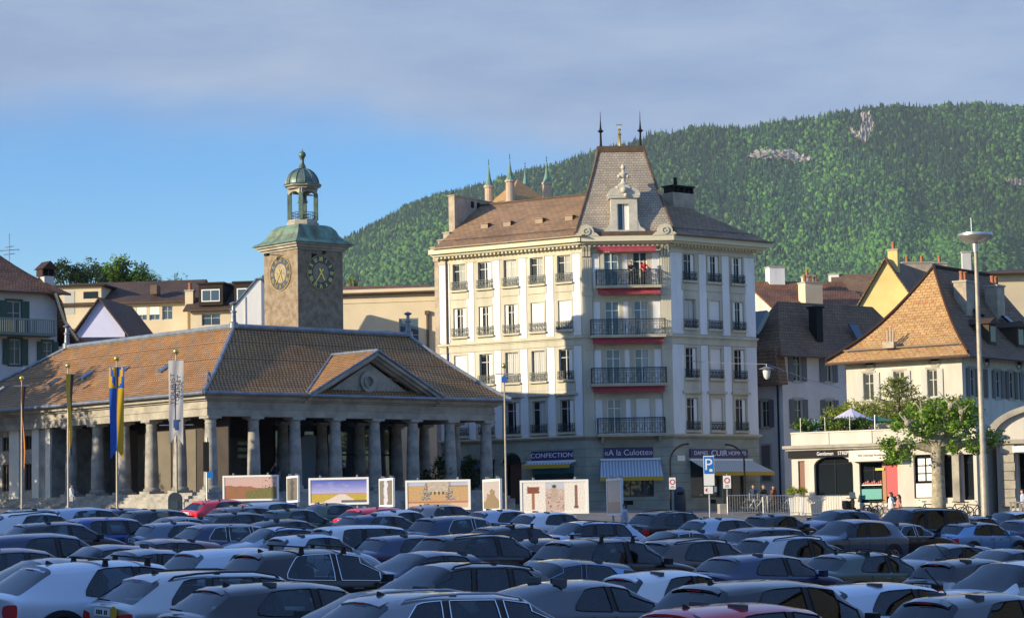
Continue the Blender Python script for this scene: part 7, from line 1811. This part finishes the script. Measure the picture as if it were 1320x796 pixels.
def ground_frame(x, y, ang, z_off=0):
    f = Vector((math.cos(ang), math.sin(ang))); e = .9
    zf = gz(x + f.x * e, y + f.y * e); zb = gz(x - f.x * e, y - f.y * e); zl_ = gz(x - f.y * e, y + f.x * e); zr_ = gz(x + f.y * e, y - f.x * e)
    X = Vector((f.x, f.y, (zf - zb) / (2 * e))).normalized(); Y = Vector((-f.y, f.x, (zl_ - zr_) / (2 * e))); Z = X.cross(Y).normalized(); Y = Z.cross(X)
    return Matrix(((X.x, Y.x, Z.x, x), (X.y, Y.y, Z.y, y), (X.z, Y.z, Z.z, gz(x, y) + z_off), (0, 0, 0, 1)))
def car(M, kind, col, label, opts='', roofcol=None):
    P = cached(('car', kind), lambda: car_parts(kind)); o = thing('parked_car', label, 'car', group='cars parked on the square'); o.matrix_world = M
    p = TYPES[kind]; h = p['L'] / 2
    def add(nm, me, mat=None, par=o, Mx=None):
        if me is None: return None
        q = link(nm, me, par, Mx)
        if mat: q.material_slots[0].link = 'OBJECT'; q.material_slots[0].material = mat
        return q
    b = add('body', P['body'], PAINT[col]); rf = add('roof', P['roof'], PAINT[roofcol or col]); add('lower_trim', P['lower_trim']); add('windshield', P['windshield']); add('rear_window', P['rear_window'])
    chrome = 'c' in opts
    for s in 'lr':
        sw = add('side_window', P['sw' + s]); add('window_trim', P['wt' + s], M_chrome if chrome else (PAINT['lblue'] if 'b' in opts else M_ctrim), sw)
        add('tail_lamp', P['tl' + s]); add('headlamp', P['hl' + s]); add('side_mirror', P['mi' + s], PAINT[col] if col not in ('black',) else None); add('door_handle', P['dh' + s]); add('door_seam', P['ds' + s])
        if 'r' in opts: add('roof_rail', P['rl' + s], M_steel if 'S' in opts else None)
    add('grille', P['grille']); add('door_pillar', P['pil']); add('brake_light', P['brake_light'])
    if kind not in ('sedan', 'fast'): add('spoiler', P['spoiler'], PAINT[col if not roofcol else roofcol]); add('wiper', P['wiper'])
    if 'f' in opts: add('antenna', P['fin'])
    if 'w' in opts: add('antenna', P['whip'])
    if 'B' in opts: add('roof_bar', P['bar0']); add('roof_bar', P['bar1'])
    pl_ = add('number_plate', P['plate_r']); add('plate_marks', P['plate_marks'], None, pl_)
    add('wheel_well', P['well']); add('wheel_arch', P['arch']); add('seats', P['seats']); d_ = add('dashboard', P['cabin']); add('steering_wheel', P['steer'], None, d_)
    for x in (.80, p['L'] - .86):
        for s in (-1, 1):
            w_ = add('wheel', P['wheel'], None, o, TR(x - h, s * (p['w'] - .10), P['r'])); add('rim', P['rim'], None, w_)
    return o
# photo x and y of each roof's middle, kind, heading (R away to the right, F towards the left), paint, extras, label
CARS = [
 (118, 721, 'cross', 'R', 'pearl', 'Bf', 'pale crossover with two black roof bars and a dark rear light strip', None),
 (262, 734, 'wagon', 'R', 'silver', 'rfY', 'silver estate with a yellow sticker on its tailgate', None),
 (345, 745, 'hatch', 'R', 'black', 'f', 'black hatchback right beside the silver estate', None),
 (520, 751, 'sedan', 'F', 'dgrey', 'f', 'dark grey saloon facing left, tucked behind the grey estate with chrome window trim', None),
 (560, 757, 'wagon', 'R', 'grey', 'rcfS', 'grey estate with chrome window trim and silver roof rails', None),
 (735, 752, 'fast', 'R', 'dgrey', 'f', 'dark grey fastback with a long smooth roof in the nearest row', None),
 (935, 776, 'hatch', 'R', 'red', 'f', 'bright red hatchback in the nearest row', None),
 (1115, 755, 'hatch', 'R', 'pearl', '', 'pale hatchback with a wide rear pillar right of the bright red hatchback', None),
 (1250, 763, 'small', 'R', 'dgrey', 'w', 'charcoal small car with a whip antenna beside the pale hatchback', None),
 (1340, 722, 'suv', 'F', 'white', '', 'white car nosing in at the right edge, only its bonnet and windscreen showing', None),
 (80, 716, 'sedan', 'F', 'slate', '', 'steel blue saloon facing left behind the crossover with roof bars', None),
 (-5, 703, 'hatch', 'R', 'maroon', 'f', 'dark red hatchback at the left edge', None),
 (35, 687, 'cross', 'R', 'navy', '', 'navy crossover at the left edge behind the dark red hatchback', None),
 (30, 661, 'cross', 'R', 'white', 'r', 'white crossover at the left edge with a small dark side window', None),
 (62, 669, 'hatch', 'R', 'black', '', 'black hatchback between the white crossover and the bright blue estate', None),
 (128, 668, 'wagon', 'R', 'blue', '', 'bright blue estate near the left edge', None),
 (235, 663, 'sedan', 'F', 'navy', 'c', 'navy saloon facing left behind the slate hatchback', None),
 (222, 671, 'hatch', 'R', 'slate', '', 'slate hatchback with red tail lamps before the navy saloon', None),
 (288, 674, 'wagon', 'R', 'navy', 'c', 'navy estate with chrome arched window trim', None),
 (150, 698, 'sedan', 'F', 'navy', '', 'dark saloon facing left behind the crossover with roof bars, left of the maroon roof', None),
 (228, 697, 'hatch', 'F', 'maroon', '', 'car facing left with a long maroon roof behind the silver estate', None),
 (207, 706, 'hatch', 'F', 'slate', '', 'low slate car facing left just before the maroon roof', None),
 (298, 702, 'suv', 'R', 'pearl', '', 'pale sports utility with a black tailgate window behind the black one with roof fin', None),
 (380, 706, 'suv', 'R', 'black', 'cBf', 'large black sports utility with roof bars and a chrome window line', None),
 (560, 709, 'sedan', 'F', 'navy', '', 'deep blue saloon facing left in the middle of the lot', None),
 (612, 723, 'wagon', 'F', 'brown', 'r', 'brown grey estate facing left with roof rails', None),
 (745, 723, 'hatch', 'F', 'lblue', 'bf', 'bright blue coupe facing left with a black roof', 'black'),
 (842, 735, 'small', 'R', 'white', 'w', 'small white car with a thin antenna on its roof', None),
 (965, 737, 'suv', 'R', 'black', 'f', 'black sports utility with a broad tinted tailgate right of the small white car', None),
 (968, 709, 'hatch', 'R', 'navy', '', 'navy hatchback with a red brake light bar under its roof edge', None),
 (1100, 711, 'hatch', 'R', 'green', 'Bf', 'dark green hatchback with roof bars and bright red tail lamps', None),
 (1240, 718, 'small', 'R', 'black', 'w', 'rounded small black car with chrome pillar trim at the right', None),
 (1232, 700, 'hatch', 'F', 'dgrey', '', 'dark grey hatchback facing left behind the rounded small black car', None),
 (1302, 705, 'fast', 'F', 'navy', '', 'dark blue coupe with a low round roof at the right edge', None),
 (880, 692, 'suv', 'R', 'brown', 'r', 'dark brown boxy off roader with roof rails', None),
 (766, 691, 'suv', 'R', 'black', 'B', 'black sports utility with thin crossbars beside the boxy off roader', None),
 (695, 694, 'fast', 'R', 'purple', 'bf', 'black fastback with a thin blue window line', None),
 (515, 689, 'hatch', 'R', 'navy', '', 'navy hatchback just behind the deep blue saloon', None),
 (602, 686, 'suv', 'R', 'black', 'r', 'black sports utility right of the navy hatchback, roof rails in silver', None),
 (460, 675, 'mpv', 'R', 'white', '', 'white people carrier with dark rear windows', None),
 (390, 685, 'small', 'R', 'pearl', '', 'pale small car tucked against the white people carrier', None),
 (375, 678, 'hatch', 'F', 'sky', 'r', 'silver blue car facing left beside the pale small car', None),
 (365, 667, 'fast', 'R', 'black', '', 'low black fastback behind the silver blue car facing left', None),
 (425, 648, 'sedan', 'R', 'green', '', 'grey green saloon below the blue sky photo panel', None),
 (343, 643, 'cross', 'R', 'sky', '', 'silver blue crossover before the dark edge on panel', None),
 (280, 643, 'hatch', 'R', 'red', '', 'red hatchback below the hillside photo panel', None),
 (300, 658, 'hatch', 'R', 'black', '', 'black hatchback before the red hatchback below the hillside panel', None),
 (482, 652, 'hatch', 'R', 'red', '', 'car with a bright red roof between the green saloon and the terraces panel', None),
 (508, 657, 'small', 'R', 'white', '', 'small white car mostly hidden before the bright red roof', None),
 (560, 649, 'hatch', 'R', 'grey', 'f', 'grey hatchback below the terraces photo panel', None),
 (480, 661, 'hatch', 'R', 'navy', '', 'navy hatchback behind the white people carrier', None),
 (580, 663, 'suv', 'R', 'navy', 'cf', 'navy sports utility with chrome framed rear side window', None),
 (640, 656, 'hatch', 'R', 'sky', '', 'silver blue hatchback before the pointed rocks panel', None),
 (652, 674, 'hatch', 'R', 'black', 'B', 'black hatchback with silver crossbars left of the silver blue estate', None),
 (700, 659, 'hatch', 'R', 'white', '', 'white hatchback below the white tools panel', None),
 (768, 674, 'wagon', 'F', 'sky', 'r', 'silver blue estate facing left with roof rails', None),
 (878, 679, 'sedan', 'F', 'navy', 'c', 'navy saloon with a bright curved windscreen facing left behind the off roader', None),
 (855, 656, 'suv', 'R', 'black', 'r', 'black sports utility standing at the front of the open paving', None),
 (922, 666, 'hatch', 'R', 'sky', 'f', 'silver blue hatchback with red lamps right of the parking sign', None),
 (985, 672, 'wagon', 'R', 'purple', '', 'black purple estate with a dark tailgate before the red lamped car', None),
 (992, 660, 'small', 'R', 'black', 'w', 'small black car before the crowd barriers', None),
 (1005, 690, 'suv', 'R', 'silver', 'r', 'silver sports utility with black rear window and rails', None),
 (1108, 666, 'suv', 'F', 'slate', '', 'blue grey sports utility facing left with dark mirrors', None),
 (1092, 655, 'hatch', 'F', 'navy', '', 'dark blue car facing left behind the blue grey sports utility', None),
 (1195, 656, 'van', 'F', 'black', 'r', 'long dark van below the plane tree', None),
 (1155, 675, 'sedan', 'R', 'black', 'c', 'black saloon with chrome window frame and boot lid', None),
 (1248, 673, 'hatch', 'R', 'lblue', 'f', 'pale blue hatchback with a black roof and tailgate', 'black'),
 (1255, 668, 'sedan', 'F', 'navy', '', 'dark saloon facing left right behind the pale blue hatchback', None),
 (1312, 657, 'hatch', 'F', 'white', '', 'white car with a rounded window at the right edge before the wooden fence', None),
 (1325, 671, 'hatch', 'R', 'navy', '', 'dark navy hatchback cut by the right edge below the white car', None),
 (45, 655, 'hatch', 'R', 'dgrey', '', 'dark grey hatchback behind the white crossover at the left edge', None),
 (100, 651, 'suv', 'R', 'sky', '', 'silver blue sports utility in the farthest row at the left', None),
 (113, 657, 'small', 'R', 'pearl', '', 'pale small car just before the silver blue sports utility at the left', None),
 (155, 653, 'hatch', 'R', 'navy', '', 'navy hatchback in the farthest row below the blue and yellow banner', None),
 (197, 657, 'hatch', 'R', 'black', '', 'black hatchback in the farthest row below the tourist banner', None),
 (310, 651, 'hatch', 'R', 'dgrey', '', 'dark grey hatchback beside the red one below the hillside panel', None),
 (372, 655, 'small', 'R', 'green', '', 'dark green small car behind the low black fastback', None),
]
spots = []
for (px, py, kind, hd, col, opts, lab, rc) in CARS:
    H = TYPES[kind]['H']; best = None
    for k in range(0, 2000):
        d = 27 + k * .06; q = at(px, py, d); e = q.z - (gz(q.x, q.y) + H)
        if best is None or abs(e) < best[0]: best = (abs(e), d, q)
        if e > 0 and False: break
    _, d, q = best; p = TYPES[kind]; ang = PI / 2 - HEAD + (PI if hd == 'F' else 0) + R(rng.uniform(-2, 2)); dx = (p['xrt'] + p['xF']) / 2 - p['L'] / 2
    spots.append([q.x - dx * math.cos(ang), q.y - dx * math.sin(ang), ang, p['L'], p['w'], px])
# nudge overlapping cars apart along the line of sight, so that each keeps its place in the view
def uvc(s): return s[0] * hx + s[1] * hy, s[0] * sx_ + s[1] * sy_
for it in range(60):
    moved = 0
    for i in range(len(spots)):
        for j in range(i):
            a, b = spots[i], spots[j]; (ua, va), (ub, vb) = uvc(a), uvc(b)
            ou = (a[3] + b[3]) / 2 + .25 - abs(ua - ub); ov = a[4] + b[4] + .32 - abs(va - vb)
            if ou > 0 and ov > 0:
                moved += 1; near, far = (a, b) if a[1] < b[1] else (b, a)
                k = min(ov, ou) * .28 / max(1, near[1]); k = min(k, .01)
                near[0] *= 1 - k; near[1] *= 1 - k; far[0] *= 1 + k; far[1] *= 1 + k
    if not moved: break
CAR_DEBUG = []
for s, (px, py, kind, hd, col, opts, lab, rc) in zip(spots, CARS):
    vr = random.Random(int(px * 7 + py)); Ms = ground_frame(s[0], s[1], s[2]); Hq = TYPES[kind]['H']
    o = car(Ms @ Matrix.Diagonal((vr.uniform(.95, 1.04), vr.uniform(.97, 1.03), vr.uniform(.965, 1.025), 1)), kind, col, lab, opts, rc)
    q = o.matrix_world @ Vector(((TYPES[kind]['xrt'] + TYPES[kind]['xF']) / 2 - TYPES[kind]['L'] / 2, 0, TYPES[kind]['H'])); CAR_DEBUG.append((lab[:34], px, py, *[round(v) for v in to_px(q)], round(s[1], 1)))
    if 'Y' in opts:
        m = MB(TR(-TYPES[kind]['L'] / 2 - .05, -.42, .84)); m.T = m.T @ Matrix.Rotation(R(-90), 4, 'Z'); m.disc((0, 0), .11, -.004, .004, 18); m.build('yellow_sticker', M_fyel, o)
# ================================================================ people
M_skin = pbr('skin', (.46, .27, .19), .6); 
_pm = {}
def cloth(c):
    if c not in _pm: _pm[c] = pbr('cloth', c, .9, var=.15, vscale=8)
    return _pm[c]
def person(label, loc, rz, top, legs, hair, pose='walk', sleeve='short', h=1.7, cap=None, bag=None, group=None):
    o = thing('person', label, 'person', loc, rz, group); k = h / 1.74
    sw = {'walk': .26, 'stand': .05, 'phone': .05, 'lean': .04}[pose]
    hip, kn, an = .90, .50, .09
    J = {}
    for s, n in ((1, 'l'), (-1, 'r')):
        f = sw * s
        J['hip' + n] = Vector((0, .10 * s, hip)); J['kn' + n] = Vector((f * .75 + .03, .10 * s, kn)); J['an' + n] = Vector((f * 1.35 - (.06 if f < 0 else 0), .10 * s, an + (.05 if f < -.1 else 0))); J['toe' + n] = J['an' + n] + Vector((.17, .02 * s, -.055))
        J['sh' + n] = Vector((0, .185 * s, 1.42)); af = -f * .8
        if pose == 'phone' and n == 'r': J['el' + n] = Vector((.12, .27 * s, 1.20)); J['wr' + n] = Vector((.22, .12 * s, 1.47))
        elif pose == 'lean': J['el' + n] = Vector((.20, .26 * s, 1.20)); J['wr' + n] = Vector((.42, .20 * s, 1.10))
        else: J['el' + n] = Vector((af * .5 - .02, .25 * s, 1.13)); J['wr' + n] = Vector((af * 1.1 + .06, .25 * s, .88))
    B = [('torso', (0, 0, .86), (.0, 0, 1.0), .145, .135), ('torso', (0, 0, 1.0), (0, 0, 1.18), .135, .14), ('torso', (0, 0, 1.18), (-.01, 0, 1.36), .14, .15), ('torso', (0, -.12, 1.38), (0, .12, 1.38), .085, .085),
         ('skin', (-.01, 0, 1.38), (.015, 0, 1.55), .06, .055), ('skin', (.02, 0, 1.60), (.02, 0, 1.66), .093, .088), ('skin', (.04, 0, 1.56), (.05, 0, 1.56), .06, .055), ('skin', (.105, 0, 1.605), (.125, 0, 1.59), .018, .014)]
    for s, n in ((1, 'l'), (-1, 'r')):
        B += [('leg', J['hip' + n] + Vector((0, -.01 * s, -.02)), J['kn' + n], .098, .062), ('leg', J['kn' + n], J['an' + n], .060, .042), ('shoe', J['an' + n] + Vector((-.05, 0, -.045)), J['toe' + n], .047, .036)]
        up = 'torso'; B += [(up, J['sh' + n], J['el' + n], .056, .043), ('torso' if sleeve == 'long' else 'skin', J['el' + n], J['wr' + n], .041, .030)]
        d = (J['wr' + n] - J['el' + n]).normalized(); sd = Vector((0, s, 0)); fw = d.cross(sd).normalized(); pm = J['wr' + n] + d * .05
        B.append(('skin', J['wr' + n], pm + d * .03, .028, .034))
        for q, ln in ((-.026, .068), (-.009, .08), (.009, .074), (.026, .058)): b0 = pm + d * .04 + fw * q; B.append(('skin', b0, b0 + d * ln * .55 - sd * .012, .0115, .0105)); B.append(('skin', b0 + d * ln * .55 - sd * .012, b0 + d * ln - sd * .035, .0105, .009))
        B.append(('skin', pm + fw * .02, pm + fw * .062 + d * .035 - sd * .02, .013, .010))
        B.append(('skin', (.01, .09 * s, 1.60), (.01, .098 * s, 1.635), .016, .018))
    m = MB()
    for kd, a, b, ra, rb in B:
        a, b = Vector(a), Vector(b); m.tube([a, b], [ra, rb], 10); m.ball(a, ra, 10); m.ball(b, rb, 10)
    me = m.mesh('raw', M_skin); ob = bpy.data.objects.new('raw', me); COL.objects.link(ob); rm = ob.modifiers.new('r', 'REMESH'); rm.mode = 'VOXEL'; rm.voxel_size = .0125; sm = ob.modifiers.new('s', 'SMOOTH'); sm.iterations = 3; sm.factor = .5
    bd = bpy.data.meshes.new_from_object(ob.evaluated_get(bpy.context.evaluated_depsgraph_get())); bpy.data.objects.remove(ob); bd.name = 'body'
    bd.materials.clear(); kinds = ['skin', 'torso', 'leg', 'shoe']
    for mm in (M_skin, cloth(top), cloth(legs), cloth((.05, .045, .04))): bd.materials.append(mm)
    segs = [(kinds.index(kd), Vector(a), Vector(b), (ra + rb) / 2) for kd, a, b, ra, rb in B]; idx = []
    for p in bd.polygons:
        c = p.center; best = None
        for ki, a, b, r in segs:
            ab = b - a; t = max(0, min(1, (c - a).dot(ab) / max(1e-9, ab.length_squared))); dd = (c - a - ab * t).length - r
            if best is None or dd < best[0]: best = (dd, ki)
        ki = best[1]
        if ki == 1 and sleeve == 'short' and abs(c.y) > .2 and c.z < 1.2: ki = 0
        if ki == 1 and c.z < .93: ki = 2
        idx.append(ki)
    bd.polygons.foreach_set('material_index', idx); bd.polygons.foreach_set('use_smooth', [True] * len(bd.polygons)); bd.transform(Matrix.Scale(k, 4))
    link('body', bd, o)
    hm_ = MB(Matrix.Scale(k, 4)); hm_.ball((.0, 0, 1.675), .103, 14, .85); hm_.ball((-.045, 0, 1.62), .085, 12, 1.1)
    if hair and hair[1] == 'long': hm_.tube([(-.07, 0, 1.62), (-.10, 0, 1.45)], [.075, .05], 10)
    hm_.build('hair', pbr('hair', hair[0], .7), o, smooth=True)
    em = MB(Matrix.Scale(k, 4))
    for s in (-1, 1): em.ball((.102, .033 * s, 1.635), .011, 6)
    em.build('eyes', M_black, o)
    if cap: m = MB(Matrix.Scale(k, 4)); m.lathe([(.112, 1.66), (.108, 1.71), (.06, 1.76), (.01, 1.77)], (0, 0, 0), 14); m.prism([(.08, -.08), (.2, -.05), (.2, .05), (.08, .08)], 1.66, 1.675, 'z'); m.build('cap', cloth(cap), o, smooth=True)
    if bag: m = MB(Matrix.Scale(k, 4)); m.box(-.12, -.37, .72, .16, -.29, 1.0); m.tube([(0, -.32, 1.0), (0, -.2, 1.44), (0, .1, 1.44)], .012, 4); m.build('bag', cloth(bag), o)
    if pose == 'phone': m = MB(Matrix.Scale(k, 4)); m.box(.27, -.16, 1.50, .285, -.08, 1.64); m.build('phone', M_black, o)
    return o
def on_ground(px, d): return ground_at(px, d)
DKH, BRH, GYH, FAIR = ((.02, .015, .012), 'short'), ((.06, .035, .02), 'long'), ((.45, .43, .4), 'short'), ((.25, .16, .07), 'short')
person('woman in a white top and pale jeans walking past the hall steps', on_ground(92, 131), R(0), (.6, .6, .62), (.28, .34, .45), ((.02, .015, .012), 'long'), 'walk', 'long', 1.66, bag=(.5, .48, .45))
hallM = Matrix.Translation((hc.x, hc.y, HZ)) @ Matrix.Rotation(R(42), 4, 'Z')
def in_hall(px, yl):
    """a spot on the hall's floor seen at photo column px, yl metres in from the front columns"""
    best = None
    for i in range(0, 210):
        q = hallM @ Vector((i * .1, yl, COLB)); e = abs(to_px(q)[0] - px)
        if best is None or e < best[0]: best = (e, q)
    return best[1]
person('man in a dark t-shirt holding a phone to his face under the colonnade', in_hall(355, 1.5), R(-80), (.03, .03, .035), (.05, .05, .06), DKH, 'phone', 'short', 1.78)
person('person in black with a white cap standing deep under the colonnade', in_hall(444, 3.2), R(200), (.015, .015, .018), (.02, .02, .024), GYH, 'stand', 'long', 1.75, cap=(.7, .7, .72))
bz_ = on_balcony
person('person in a red top leaning on the top balcony', bz_(3.95, -.55, 14.78), R(-83), (.5, .03, .03), (.03, .03, .04), FAIR, 'lean', 'long', 1.7)
person('person in dark clothes beside the red topped one on the top balcony', bz_(3.1, -.5, 14.78), R(-70), (.04, .03, .04), (.03, .03, .04), BRH, 'lean', 'long', 1.66)
person('person in a pale cap walking behind the white tools panel', on_ground(703, 146), R(180), (.25, .22, .22), (.08, .08, .1), GYH, 'walk', 'long', 1.7, cap=(.65, .62, .6))
person('person in a navy shirt under the cream striped awning', on_ground(972, 148), R(-100), (.03, .05, .1), (.04, .04, .05), DKH, 'stand', 'short', 1.74)
person('person in a black top with a yellow scarf under the cream striped awning', on_ground(985, 148.5), R(-60), (.03, .03, .03), (.04, .04, .05), FAIR, 'stand', 'long', 1.7)
person('person in a rust brown coat under the cream striped awning', on_ground(998, 149), R(-140), (.18, .07, .03), (.06, .05, .04), BRH, 'stand', 'long', 1.68)
person('man in a white t-shirt walking in front of the bicycles', on_ground(1149, 120), R(160), (.7, .7, .72), (.2, .22, .28), BRH if False else ((.08, .045, .025), 'short'), 'walk', 'short', 1.76)
person('woman in a salmon top walking beside the man in the white t-shirt', on_ground(1159, 121), R(170), (.5, .22, .17), (.2, .18, .2), BRH, 'walk', 'short', 1.62)
person('person in a pale blue shirt sitting in at the wooden fence', on_ground(1319, 130), R(180), (.4, .45, .6), (.1, .1, .13), DKH, 'stand', 'short', 1.7)
person('dark haired person in a pale top between the cars right of the narrow panel', on_ground(805, 100), R(200), (.45, .47, .55), (.1, .1, .13), DKH, 'stand', 'long', 1.7)
# yellow scarf
